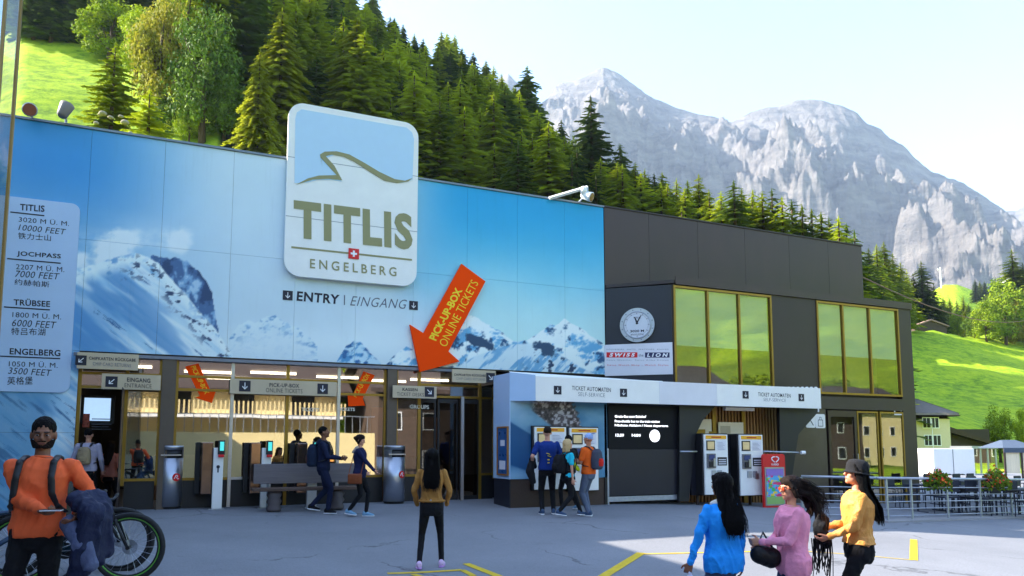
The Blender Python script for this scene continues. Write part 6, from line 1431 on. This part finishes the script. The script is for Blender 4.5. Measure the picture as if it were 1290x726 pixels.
    if near:
        for s_ in (-1, 1):
            e = sc(MB().ell(hp(s_*.031, .0815, .004), .0125, .0085, .0062, 12, 8)).build('eye', pm('eye_white', (150, 140, 132), .3, var=0), r, True)
            sc(MB().ell(hp(s_*.031, .0875, .004), .0066, .004, .0062, 10, 6)).build('iris', M_black, e, True)
            sc(rcone(MB(), hp(s_*.018, .093, .027), hp(s_*.047, .083, .028), .005, .004, 6)).build('eyebrow', M_black, r, True)
        sc(rcone(MB(), hp(-.019, .0895, -.056), hp(.019, .0895, -.056), .0045, .0045, 6)).build('lips', skin('lip', (132, 72, 66)), r, True)
    # trousers
    if trou:
        T = MB(); tk_ = thick - (.09 if hem < .87 else .0); rings_loft(T, [(sp(z_), a_*tk_, b_*tk_, X_, Y_) for z_, a_, b_ in ((.765, .13, .09), (.80, .162, .112), (.88, .182-.004*wom, .126), (.95, .183-.006*wom, .123-.004*wom), (1.03, .160-.014*wom, .110-.010*wom), (1.06, .150-.014*wom, .104-.010*wom))])
        w = trou_w
        for HP, KN, AN in ((HPr, KNr, ANr), (HPl, KNl, ANl)):
            rcone(T, HP, KN, .088 if w <= 1 else .098, .058*w); rcone(T, KN, AN + V((0, 0, .0)), .057*w, .043*w); 
        link_mesh('trousers', remesh(sc(T), .011*S, 2, folds*(.8 if w > .95 else .25), 11, 3, 'trousers', trou), r)
    if shoes:
        for AN, KN, s_ in ((ANr, KNr, 1), (ANl, KNl, -1)):
            sh_d = AN-KN; fw_ = V((s_*.12, 1, 0)).normalized(); tilt = math.atan2(-(AN-KN).y, -(AN-KN).z)
            fz = fw_ + V((0, 0, (AN.z-.09)*-2.2)); fz.normalize(); dn = V((0, 0, -1)); dn = (dn - fz*dn.dot(fz)).normalized(); sd = fz.cross(dn)
            M1 = MB(); base = AN + dn*.035
            rings_loft(M1, [(base - fz*.075 + dn*.0, .03, .03, sd, dn), (base - fz*.05 - dn*.01, .038, .052, sd, dn), (base + fz*.01 - dn*.008, .04, .055, sd, dn), (base + fz*.07 + dn*.012, .045, .036, sd, dn), (base + fz*.13 + dn*.02, .044, .027, sd, dn), (base + fz*.172 + dn*.026, .028, .018, sd, dn)], 14)
            sh = link_mesh('shoe', remesh(sc(M1), .008*S, 2, name='shoe', mats=shoes[0]), r)
            M2 = MB(); b2 = base + dn*.045; rings_loft(M2, [(b2 - fz*.08, .032, .012, sd, dn), (b2, .04, .013, sd, dn), (b2 + fz*.12, .046, .012, sd, dn), (b2 + fz*.178, .028, .010, sd, dn)], 14); sc(M2).build('sole', shoes[1], sh, True)
    if top:
        T = MB(); torso(T, .022*1.0, hem)
        for SH, EL, WR in ((SHr, ELr, WRr), (SHl, ELl, WRl)):
            a = .062 if not wom else .055
            if sleeve >= 1: rcone(T, SH, EL, a, a*.86); rcone(T, EL, EL.lerp(WR, .93), a*.85, a*.62)
            elif sleeve > .55: rcone(T, SH, EL, a, a*.86); rcone(T, EL, EL.lerp(WR, (sleeve-.5)*1.6), a*.85, a*.7)
            elif sleeve > 0: rcone(T, SH, SH.lerp(EL, sleeve*1.7), a, a*.98)
        link_mesh('top', remesh(sc(T), .009*S if near else .012*S, 2, folds, 9, 1, 'top', top), r)
        for EL, WR in ((ELr, WRr), (ELl, WRl)):
            if sleeve >= 1: q0 = EL.lerp(WR, .93); sc(rcone(MB(), q0, EL.lerp(WR, .985), .036, .034, 12)).build('cuff', top, r, True)
        c_ = MB().tube([sp(1.455) + V((math.cos(t)*.068, math.sin(t)*.062-.002, .012*math.sin(t))) for t in [2*math.pi*i/20 for i in range(20)]], .012, 6, closed=True); sc(c_).build('collar', top, r, True)
    if hair:
        kind, hm = hair; Hr = MB()
        if kind in ('short', 'crop'):
            Hr.ell(hp(0, -.022, .045), .083, .099, .094, 18, 12, rot=RH)
        elif kind == 'cap': Hr.ell(hp(0, -.02, .04), .083, .1, .09, 16, 12, rot=RH)
        elif kind == 'bun': Hr.ell(hp(0, -.026, .03), .086, .1, .1, 18, 12, rot=RH); Hr.ell(hp(0, -.12, .03), .04, .04, .04, rot=RH)
        elif kind == 'bob':
            Hr.ell(hp(0, -.024, .032), .09, .1, .103, 18, 12, rot=RH)
            for x, y in ((-.075, -.01), (-.06, -.06), (0, -.085), (.06, -.06), (.075, -.01)): rcone(Hr, hp(x, y, .02), hp(x*1.1, y-.03, -.14), .035, .03)
        if kind in ('long', 'blown', 'bob', 'bun'):
            Hr.ell(hp(0, .002, .068), .082, .088, .066, 16, 10, rot=RH)
            for s_ in (-1, 1): rcone(Hr, hp(s_*.062, .045, .085), hp(s_*.082, .018, .02), .022, .024, 8); rcone(Hr, hp(s_*.082, .018, .02), hp(s_*.085, -.01, -.07), .024, .024, 8)
        if kind == 'long':
            Hr.ell(hp(0, -.028, .032), .09, .1, .103, 18, 12, rot=RH); rr = random.Random(7)
            for i in range(14):
                t = -1 + 2*i/13; x = .078*t; y = -.10*math.sqrt(max(0, 1-t*t*.8)) + .02
                p0_ = hp(x, y*.9, .04); p1 = hp(x*1.15, y*1.15-.015, -.13); p2 = sp(1.33) + U_*(x*1.25) + W_*(-.15 + .03*abs(t))*thick; p3 = sp(1.17 + .06*rr.random()) + U_*x*1.15 + W_*(-.172)*thick
                rcone(Hr, p0_, p1, .032, .03, 8); rcone(Hr, p1, p2, .03, .03, 8); rcone(Hr, p2, p3, .03, .012, 8)
        if kind == 'blown':
            Hr.ell(hp(0, -.028, .035), .09, .1, .1, 18, 12, rot=RH); rr = random.Random(3)
            for i in range(26):
                t = rr.uniform(-1, 1); p0_ = hp(.07*t, -.07, rr.uniform(-.05, .08)); p1 = p0_ + RH @ V((.03*t, -.07, rr.uniform(-.06, 0))); p2 = p1 + RH @ V((.03*t + rr.uniform(-.03, .03), -.05-rr.random()*.06, -.09-rr.random()*.05)); p3 = p2 + RH @ V((rr.uniform(-.03, .03), rr.uniform(-.02, .07), -.09-rr.random()*.07))
                rcone(Hr, p0_, p1, .032, .026, 8); rcone(Hr, p1, p2, .025, .02, 8); rcone(Hr, p2, p3, .02, .005, 8)
        if kind in ('long', 'blown') and near:
            St = MB(); rr = random.Random(12)
            for i in range(170):
                t = rr.uniform(-1, 1); b0 = hp(.085*t, -.07-.03*rr.random(), rr.uniform(-.06, .1))
                if kind == 'long': q_ = [b0, hp(.1*t + rr.uniform(-.01, .01), -.13, -.12), sp(1.30) + U_*(.12*t + rr.uniform(-.03, .03)) + W_*(-.19)*thick, sp(1.12 + .08*rr.random()) + U_*(.12*t + rr.uniform(-.03, .03)) + W_*(-.2)*thick]
                else: q_ = [b0, b0 + RH @ V((.04*t, -.08, -.02)), b0 + RH @ V((.05*t + rr.uniform(-.05, .05), -.17-rr.random()*.07, -.12)), b0 + RH @ V((rr.uniform(-.07, .07), -.16-rr.random()*.1, -.26))]
                St.tube(q_, [.0026, .0024, .002, .001], 4)
            tag(sc(St).build('loose_strands', hm, r), kind='stuff')
        # keep the face clear: shell cut by pushing front points up is avoided by the hairline offset
        link_mesh('hair', remesh(sc(Hr), .0085*S, 1, .006, 22, 5, 'hair', hm, (2.2, 2.2, .35)), r)
    r['_'] = 1
    P = dict(S=S, sp=sp, U=U_, W=W_, hp=hp, RH=RH, WRr=WRr, WRl=WRl, ELr=ELr, ELl=ELl, SHr=SHr, SHl=SHl, sc=sc, HPl=HPl, HPr=HPr, root=r); del r['_']
    return P
def wpt(P, v): r = P['root']; return Matrix.Rotation(r.rotation_euler.z, 4, 'Z') @ (Vector(v)*P['S']) + r.location
def worn(name, P, label, cat='bag'):                    # a thing the person carries: same frame, own top-level object
    r = P['root']; return empty(name, r.location, r.rotation_euler.z, label, cat)
def backpack(P, mat_, label, w=.15, h=.44, d=.11, z=1.2, straps=True, mat2=None, dx=0):
    b = worn('backpack', P, label, 'backpack'); sp, U_, W_, sc = P['sp'], P['U'], P['W'], P['sc']
    M = MB(); c = sp(z) - W_*(.125 + d*.75) + U_*dx
    rings_loft(M, [(c - Uu*h*.5, w*.8, d*.7, U_, W_), (c - Uu*h*.42, w, d, U_, W_), (c, w*1.03, d*1.05, U_, W_), (c + Uu*h*.35, w*.9, d*.85, U_, W_), (c + Uu*h*.5, w*.5, d*.45, U_, W_)], 20)
    link_mesh('pack_body', remesh(sc(M), .011, 2, .004, 10, 2, 'pack_body', mat_), b)
    M = MB(); c2 = c - W_*d*.85 - Uu*h*.14; rings_loft(M, [(c2 - Uu*h*.2, w*.62, d*.3, U_, W_), (c2, w*.7, d*.42, U_, W_), (c2 + Uu*h*.17, w*.6, d*.3, U_, W_)], 16); link_mesh('front_pocket', remesh(sc(M), .01, 2, .002, 10, 2, 'front_pocket', mat2 or mat_), b)
    if straps:
        for s_ in (-1, 1):
            q = [sp(1.40) - W_*.13 + U_*s_*.09, sp(1.455) - W_*.07 + U_*s_*.105, sp(1.468) + U_*s_*.108, sp(1.43) + W_*.10 + U_*s_*.112, sp(1.32) + W_*.150 + U_*s_*.115, sp(1.2) + W_*.148 + U_*s_*.125, sp(1.1) + W_*.10 + U_*s_*.155, sp(1.06) + W_*.0 + U_*s_*.178, sp(1.05) - W_*.08 + U_*s_*.16]
            M = MB(); nq = len(q)
            for i in range(nq-1): rcone(M, q[i], q[i+1], .027, .027 if i < 5 else .018, 10, .45, W_ if 2 < i < 7 else Uu)
            link_mesh('strap', remesh(sc(M), .009, 1, name='strap', mats=M_black), b)
    return b
K_blk = cloth('black_cloth', (20, 20, 24)); K_navy = cloth('navy_cloth', (22, 30, 58)); K_jean = cloth('dark_jeans', (30, 38, 66)); K_org = cloth('orange_jersey', (240, 104, 58), .8, .1); K_tan = cloth('tan_suede', (164, 116, 58)); K_pink = cloth('pink_shirt', (240, 150, 176)); K_blue = cloth('bright_blue_jacket', (36, 150, 238)); K_tee = cloth('royal_blue_tee', (20, 50, 120))
K_orgt = cloth('orange_tee', (236, 100, 30)); K_gry = cloth('grey_track', (92, 102, 122)); K_hood = cloth('grey_hoodie', (172, 166, 186)); K_cyan = cloth('cyan_tee', (40, 190, 214)); K_salm = cloth('salmon_top', (200, 120, 100)); K_camel = cloth('camel_leather', (214, 148, 74), .5, .35, 60)
HB_ = pm('black_hair', (11, 9, 10), .7, spec=.12, var=.2, scale=30, bump=.5, bscale=60, stretch=(4, 4, .5)); HBR = pm('dark_brown_hair', (30, 19, 15), .65, spec=.15, var=.3, scale=30, bump=.5, bscale=60, stretch=(4, 4, .5)); HBL = pm('blond_hair', (196, 164, 112), .5, var=.25, scale=30, bump=.5, bscale=60, stretch=(4, 4, .5))
SH_w = (cloth('white_shoe', (214, 206, 226)), M_wpr); SH_k = (K_blk, M_wpr); SH_g = (cloth('grey_shoe', (120, 160, 190)), M_wpr); SH_p = (cloth('pink_white_shoe', (216, 186, 222)), pm('lilac_sole', (200, 150, 220), .5)); SH_b = (K_blk, M_black); SH_n = (cloth('navy_shoe', (60, 80, 110)), M_wpr)
AWAY = -YAW; RIGHT = -YAW - rad(90); LEFT = -YAW + rad(90); TOWARD = -YAW + rad(180)
INDIA = ('brown', (128, 82, 58)); PALE = ('pale', (206, 150, 124)); TAN = ('olive', (180, 122, 92))

# 1 man in orange, near left: his height fixes the ground there
def place(px, ytop, scale, H):                          # px column, y of the head top, pixels per metre
    d = F/scale; p = CAM + pxdir(px)*d; p.z = (HOR-ytop)/scale + 1.33 - H; return p
p = place(57, 528, 165, 1.77)
P = person('bearded man in orange jersey holding a phone and a jacket, near left', p, TOWARD + rad(14), 1.77, 'm', INDIA, K_org, K_blk, SH_b, ('short', HB_), wr=(-.10, .26, 1.09), wl=(-.30, .16, 1.04), eh_r=(1, -.7, -.5), eh_l=(-.7, -1, -.5), near=True, head=(rad(12), rad(6)), hem=.88, sleeve=1, folds=.018, curl=(1.0, .7), palm=((0, .0, 1), (.6, .5, .3)), ar=(.13, .02, .09), al_=(-.14, 0, .09))
hp = P['hp']; bdm = MB()
for i in range(15):
    t = -1+2*i/14; a = rad(88)*t; rcone(bdm, hp(.073*math.sin(a), .018+.052*math.cos(a), -.035 - .008*math.cos(a)), hp(.056*math.sin(a), .022+.060*math.cos(a), -.086), .010, .012, 8)
rcone(bdm, hp(-.028, .092, -.04), hp(0, .097, -.038), .006, .0065, 6); rcone(bdm, hp(.028, .092, -.04), hp(0, .097, -.038), .006, .0065, 6)
link_mesh('beard', remesh(P['sc'](bdm), .006, 1, .003, 30, 1, 'beard', pm('beard_hair', (30, 22, 20), .8, spec=.1, var=.3, scale=60, bump=.6, bscale=90)), P['root'])
bp_ = backpack(P, M_black, 'black backpack worn by the man in the orange jersey', .16, .46, .1)
ph = worn('phone', P, 'dark smartphone with pale edge held by the man in the orange jersey', 'phone'); c = P['WRr'] + (P['WRr']-P['ELr']).normalized()*.12 + Vector((0, .015, .034)); q = MB().bbox(c.x-.068, c.x+.068, c.y-.034, c.y+.034, c.z-.004, c.z+.005, .003); P['sc'](q).build('case', M_lav, ph); q = MB().box(c.x-.07, c.x+.07, c.y-.032, c.y+.032, c.z+.0055, c.z+.0065); P['sc'](q).build('screen', M_black, ph)
jk = worn('folded_jacket', P, 'navy and grey jacket hanging over the left arm of the man in orange', 'jacket')
M = MB(); w0 = (P['ELl']+P['WRl'])/2 + Vector((-.0, .05, 0)); rr = random.Random(4)
for i in range(9):
    t = -1+2*i/8; a = w0 + Vector((-.03+.05*t, .13*t*.6+.02, .055)); b = a + Vector((-.09-.04*t, .04, -.10-.05*(1-t*t))); c_ = b + Vector((.02+.06*t, .02, -.27-.10*rr.random())); rcone(M, a, b, .062, .085, 10); rcone(M, b, c_, .085, .05, 10)
for a, b in (((-.30, .02, 1.1), (-.42, .12, .9)), ((-.42, .12, .9), (-.36, .2, .66)), ((-.36, .2, .66), (-.28, .16, .56))): rcone(M, Vector(a), Vector(b), .075, .06, 10)
link_mesh('shell', remesh(P['sc'](M), .010, 2, .030, 8, 3, 'shell', cloth('navy_jacket', (28, 34, 62), .6)), jk)
M = MB()
for a, b in (((-.26, .19, .98), (-.38, .26, .84)), ((-.38, .26, .84), (-.43, .24, .70))): rcone(M, Vector(a), Vector(b), .07, .055, 10)
link_mesh('sleeve', remesh(P['sc'](M), .010, 2, .024, 7, 5, 'sleeve', cloth('slate_sleeve', (84, 92, 124), .6)), jk)
# 2-3 people in the entrance
p = place(114, 541, 62, 1.70); P = person('person in a grey hoodie with a beige backpack going into the dark entrance', p, AWAY + rad(8), 1.70, 'm', PALE, K_hood, K_blk, SH_b, ('short', HB_), wr=(.26, .12, .9), wl=(-.22, .2, 1.0), ar=(.1, .1, .1), al_=(-.1, -.12, .12))
backpack(P, cloth('beige_pack', (150, 132, 104)), 'small beige backpack on the person in the grey hoodie', .13, .36, .09)
p = place(143, 556, 56, 1.6); person('person in a salmon top just inside the entrance, right of the grey hoodie', p, AWAY - rad(10), 1.6, 'f', TAN, K_salm, K_blk, SH_b, ('long', HBR), wr=(.2, .18, 1.0))
# 4-5 couple by the bench
g = ong(406, 647); P = person('man in a navy jacket walking right past the bench, looking at his phone', g, RIGHT + rad(6), 1.80, 'm', INDIA, K_navy, K_navy, SH_k, ('short', HB_), wr=(.12, .34, 1.12), wl=(-.12, .36, 1.10), ar=(.08, .12, .09), al_=(-.08, -.22, .16), eh_r=(.6, -1, -.6), eh_l=(-.6, -1, -.6), hem=.84, trou_w=1.12, head=(0, rad(-8)), curl=1.0)
hdm = MB(); [rcone(hdm, P['sp'](1.46) + Vector((x, -.06 - .04*(1-abs(x)*8), .0)), P['sp'](1.40) + Vector((x*1.2, -.12, 0)), .045, .04, 8) for x in (-.09, -.05, 0, .05, .09)]; link_mesh('hood', remesh(P['sc'](hdm), .012, 2, .004, name='hood', mats=K_navy), P['root'])
backpack(P, cloth('slate_pack', (26, 38, 60)), 'dark blue backpack with brown base on the man in navy', .15, .46, .12, mat2=cloth('brown_base', (84, 56, 44)), z=1.17)
g = ong(452, 651); P = person('woman in a dark blue hooded jacket walking right with a brown shoulder bag', g, RIGHT - rad(4), 1.66, 'f', PALE, cloth('indigo_jacket', (26, 30, 66)), K_blk, SH_g, ('bun', HBR), wr=(.14, .36, .98), wl=(-.16, .1, .95), ar=(.06, -.20, .14), al_=(-.06, .14, .09), hem=.82, head=(0, rad(10)), trou_w=.95)
hdm = MB(); [rcone(hdm, P['sp'](1.47) + Vector((x, -.05, .0)), P['sp'](1.38) + Vector((x*1.1, -.12, 0)), .04, .036, 8) for x in (-.08, -.04, 0, .04, .08)]; link_mesh('hood', remesh(P['sc'](hdm), .012, 2, .004, name='hood', mats=cloth('pale_hood', (176, 160, 150))), P['root'])
bg_ = worn('shoulder_bag', P, 'brown leather shoulder bag at the hip of the woman in dark blue'); q = MB().bbox(.14, .24, -.20, .10, .70, .92, .03); P['sc'](q).build('pouch', cloth('brown_leather', (128, 66, 36), .4), bg_, True); P['sc'](MB().tube([(.2, .08, .9), (.14, .13, 1.2), (-.05, .1, 1.42), (-.08, -.05, 1.46), (.05, -.13, 1.3), (.2, -.18, .92)], .01, 6)).build('strap', cloth('brown_leather', (128, 66, 36), .4), bg_)
# 6 woman in the middle foreground, from behind
g = ong(543, 716); P = person('woman with long black hair in a tan jacket and black leggings, seen from behind', g, AWAY + rad(4), 1.63, 'f', TAN, K_tan, K_blk, SH_p, ('long', HB_), wr=(.22, .12, .92), wl=(-.22, .12, .92), eh_r=(1, -1.3, 0), eh_l=(-1, -1.3, 0), ar=(.15, .12, .09), al_=(-.17, -.10, .10), near=True, hem=.97, trou_w=.92, folds=.016, hands=(0, 0), hip=-.01)
q = MB().disc(P['sp'](1.0) + Vector((-.01, -.14, 0)), .014, (0, -1, 0), .006, 10); P['sc'](q).build('button', M_galv, P['root'])
P['sc'](MB().tube([P['sp'](.985) + Vector((math.cos(t)*.19, math.sin(t)*.135, 0)) for t in [2*math.pi*i/28 for i in range(28)]], .016, 6, closed=True)).build('waistband', K_tan, P['root'], True)
# 7 man in blue tee at the machine
g = ong(690, 648); P = person('man in a blue T-shirt seen from behind at the kiosk ticket machine', g, AWAY + rad(6), 1.88, 'm', PALE, K_tee, K_blk, SH_n, ('short', HBR), wr=(.2, .28, 1.1), wl=(-.3, .1, .98), sleeve=.42, ar=(.12, .02, .09), al_=(-.12, -.06, .09), hem=.86, trou_w=1.1, hands=(1, 1))
q = MB(); [q.box(-.02+.0, .02, -.142, -.138, z, z+.02) for z in (1.02, 1.08)]; q.tube([(-.04, -.142, 1.22), (.03, -.142, 1.2), (-.02, -.142, 1.17), (.05, -.142, 1.15)], .008, 5); P['sc'](q).build('back_print', M_yel, P['root'])
cj = worn('carried_jacket', P, 'black jacket hanging at the left side of the man in the blue T-shirt', 'jacket'); M = MB()
for a, b, r0, r1 in (((-.3, .05, 1.08), (-.36, -.02, .86), .07, .09), ((-.36, -.02, .86), (-.3, -.05, .66), .09, .06), ((-.3, .05, 1.08), (-.24, .12, .95), .06, .05)): rcone(M, a, b, r0, r1)
link_mesh('shell', remesh(P['sc'](M), .013, 2, .014, 7, 1, 'shell', K_blk), cj)
# 8 blond woman
g = ong(716, 652); P = person('blond woman in a black vest and cyan tee striding right past the machines', g, RIGHT + rad(22), 1.63, 'f', PALE, K_cyan, K_blk, SH_n, ('bob', HBL), wr=(.2, .02, .84), wl=(-.2, .16, .9), sleeve=.4, ar=(.08, -.26, .16), al_=(-.08, .36, .1), hem=.9, trou_w=1.05, head=(0, rad(-6)))
M = MB(); V3 = P['sp']; rings_loft(M, [(V3(.84), .195, .15, P['U'], P['W']), (V3(1.0), .175, .132, P['U'], P['W']), (V3(1.15), .165, .128, P['U'], P['W']), (V3(1.3), .172, .148, P['U'], P['W']), (V3(1.39), .155, .125, P['U'], P['W']), (V3(1.44), .10, .085, P['U'], P['W'])]); link_mesh('vest', remesh(P['sc'](M), .012, 2, .006, 9, 2, 'vest', K_blk), P['root'])
backpack(P, K_blk, 'black rucksack on the blond woman', .16, .42, .13)
# 9 man with cap, 10 dark companion
g = ong(742, 650); P = person('man in an orange T-shirt and pale blue cap standing at the ticket machine', g, LEFT - rad(35), 1.76, 'm', TAN, K_orgt, K_gry, SH_n, ('cap', pm('cap_blue', (150, 176, 224), .8, var=.25, scale=12)), wr=(.12, .32, 1.16), wl=(-.12, .3, 1.12), sleeve=.42, ar=(.1, .06, .09), al_=(-.1, -.04, .09), trou_w=1.2, hem=.88)
q = MB(); q.extr([P['hp'](x, y, .055 - .3*(y-.06)) for x, y in ((-.07, -.06-.04), (-.05, -.16), (0, -.185), (.05, -.16), (.07, -.1))], (0, 0, .008)); P['sc'](q).build('cap_peak', pm('cap_blue', (150, 176, 224)), P['root'])
backpack(P, cloth('grey_pack', (66, 70, 84)), 'grey and red backpack on the man in the orange T-shirt', .14, .44, .11, mat2=cloth('red_pocket', (206, 40, 30)))
yb = worn('yellow_bag', P, 'yellow green pouch tucked under the arm of the man in the cap'); M = MB(); rcone(M, (-.2, .16, 1.0), (-.16, .3, 1.16), .07, .06, 12, .6); link_mesh('pouch', remesh(P['sc'](M), .011, 2, .006, name='pouch', mats=cloth('lime_bag', (196, 210, 30))), yb)
g = ong(757, 645); P = person('person in dark clothes half hidden behind the man in the orange T-shirt', g, AWAY + rad(30), 1.70, 'm', INDIA, K_blk, K_blk, SH_g, ('short', HB_), wr=(.2, .25, 1.1), wl=(-.2, .3, 1.15), ar=(.1, -.2, .15), al_=(-.1, .12, .09)); P['root'].location += Vector((-.55, .5, 0))
# 11 blue jacket
p = place(906, 596, 138, 1.60); P = person('woman in a bright blue jacket with long black hair and a white scarf, from behind', p, AWAY + rad(24), 1.60, 'f', INDIA, K_blue, cloth('grey_trousers', (70, 78, 104)), SH_b, ('long', HB_), wr=(.24, .02, .86), wl=(-.36, .10, .80), near=True, hem=.80, folds=.020, thick=1.12, head=(rad(14), 0), eh_l=(-1, -.4, 0), curl=(.5, 1.2))
M = MB()
for i in range(10):
    t = 2*math.pi*i/10; t2 = 2*math.pi*(i+1)/10; f_ = lambda a: P['sp'](1.462) + Vector((math.cos(a)*.088, math.sin(a)*.084, .012*math.sin(a*2))); rcone(M, f_(t), f_(t2), .03, .03, 8)
link_mesh('scarf', remesh(P['sc'](M), .009, 1, .008, 14, 2, 'scarf', cloth('white_scarf', (226, 220, 206))), P['root'])
pb = worn('plastic_bag', P, 'crumpled clear plastic bag in the left hand of the woman in blue'); M = MB(); w0 = P['WRl'] + Vector((0, 0, -.1)); M.ell(w0 + Vector((0, 0, -.16)), .095, .08, .12); rcone(M, w0, w0 + Vector((0, 0, -.08)), .02, .05)
link_mesh('bag_skin', remesh(P['sc'](M), .009, 1, .03, 13, 2, 'bag_skin', pm('plastic_film', (196, 196, 214), .25, var=.2, scale=20)), pb)
# 12 pink
p = place(992, 600, 137, 1.60); P = person('woman in a pink shirt jacket and sunglasses with wind blown dark hair, facing left', p, LEFT + rad(4), 1.60, 'f', ('fair', (214, 150, 116)), K_pink, cloth('blue_jeans', (34, 52, 92)), SH_b, ('blown', HBR), wr=(.10, .30, 1.05), wl=(-.06, .34, 1.12), near=True, hem=.80, folds=.020, thick=1.1, head=(rad(6), rad(4)), curl=.9, eh_r=(.5, -.8, -.8), eh_l=(-.6, -.8, -.8), palm=((-1, 0, 0), (1, 0, 0)))
hp = P['hp']; gl = MB()
for s_ in (-1, 1): gl.ell(hp(s_*.033, .097, .004), .028, .007, .022, 14, 8, rot=P['RH']); gl.tube([hp(s_*.058, .09, .008), hp(s_*.082, .0, .006)], .0035, 5)
gl.tube([hp(-.01, .104, .008), hp(.01, .104, .008)], .004, 5); P['sc'](gl).build('sunglasses', pm('amber_glasses', (170, 66, 26), .1, spec=.8), P['root'], True)
hb = worn('handbag', P, 'black handbag under the arm of the woman in pink'); M = MB(); rcone(M, (.0, .22, .96), (-.04, .36, 1.0), .105, .09, 14, .8); link_mesh('pouch', remesh(P['sc'](M), .01, 2, .006, name='pouch', mats=cloth('black_leather', (20, 18, 20), .4)), hb); P['sc'](MB().tube([(.0, .2, 1.05), (.04, .28, 1.2), (-.02, .36, 1.08)], .012, 6)).build('strap', M_black, hb)
# 13 tan jacket, cloche
p = place(1074, 582, 131, 1.66); P = person('woman in a camel jacket and black cloche hat with a fringed black scarf, facing left', p, LEFT - rad(8), 1.66, 'f', ('fair', (214, 150, 116)), K_camel, K_blk, SH_b, ('long', HB_), wr=(.12, .28, 1.08), wl=(-.10, .30, 1.02), near=True, hem=.94, folds=.020, thick=1.06, head=(rad(6), rad(-10)), curl=.8, ar=(.08, -.16, .12), al_=(-.08, .18, .09), eh_r=(.6, -.8, -.6))
hp = P['hp']; RH = P['RH']; ht = MB(); vs = []
prof = [(.122, -.012), (.112, .0), (.1, .012), (.1, .05), (.096, .09), (.078, .118), (.04, .132), (.005, .135)]
ht.lathe((0, -.012, 0), prof, 28, sy=1.12); ht.v = [tuple(hp(v[0], v[1], v[2]+.018)) for v in ht.v]; P['sc'](ht).build('cloche_hat', pm('black_felt', (24, 24, 28), .95, var=.25, scale=40, bump=.8, bscale=160), P['root'], True)
sf = worn('fringed_scarf', P, 'black scarf with long fringe carried in front by the woman in camel', 'scarf'); M = MB(); rr = random.Random(8); c = Vector((.02, .34, 1.08))
for i in range(7): rcone(M, c + Vector((rr.uniform(-.05, .05), rr.uniform(-.06, .05), rr.uniform(-.02, .14))), c + Vector((rr.uniform(-.05, .05), rr.uniform(-.04, .07), rr.uniform(-.16, -.05))), .05, .045, 8)
link_mesh('knit', remesh(P['sc'](M), .011, 1, .02, 14, 2, 'knit', K_blk), sf); fr = MB()
for i in range(34):
    a = c + Vector((rr.uniform(-.07, .07), rr.uniform(-.08, .09), -.1)); fr.tube([a, a + Vector((rr.uniform(-.02, .02), rr.uniform(-.02, .03), -.16)), a + Vector((rr.uniform(-.04, .04), rr.uniform(-.03, .05), -.26-.14*rr.random()))], [.006, .005, .004], 5)
tag(P['sc'](fr).build('fringe', K_blk, sf), kind='stuff')
# 14 dark figure modelled in place of a reflection, 15 blue figure likewise, behind the left pane
p = at_depth(351, 17.6); p.z = 0; person('dark clad person standing behind the pick-up window glass', p, TOWARD, 1.7, 'm', INDIA, K_blk, K_blk, SH_b, ('short', HB_), wr=(.14, .3, 1.1), wl=(-.14, .3, 1.1))
p = at_depth(184, 17.2); p.z = -.15; person('pale blue figure standing in for a reflection in the glass left of the first litter bin', p, RIGHT, 1.5, 'f', PALE, cloth('pale_blue_jacket', (90, 130, 190)), K_blk, SH_b, ('bun', HBR), lean=.3, wr=(.1, .3, .8), wl=(-.1, .3, .8))
# ------------------------------------------------------------------ air
hz = MB().box(-5200, 5200, -1200, 5600, -3.4, 2050).build('haze', M_black); hm = bpy.data.materials.new('haze_air'); hm.use_nodes = True; nt = hm.node_tree
nt.nodes.remove(nt.nodes['Principled BSDF']); pv = nt.nodes.new('ShaderNodeVolumePrincipled'); pv.inputs['Color'].default_value = (.62, .78, 1, 1); pv.inputs['Density'].default_value = .00008; pv.inputs['Anisotropy'].default_value = 0.2
nt.links.new(pv.outputs[0], nt.nodes['Material Output'].inputs['Volume']); hz.data.materials.clear(); hz.data.materials.append(hm); tag(hz, kind='stuff')
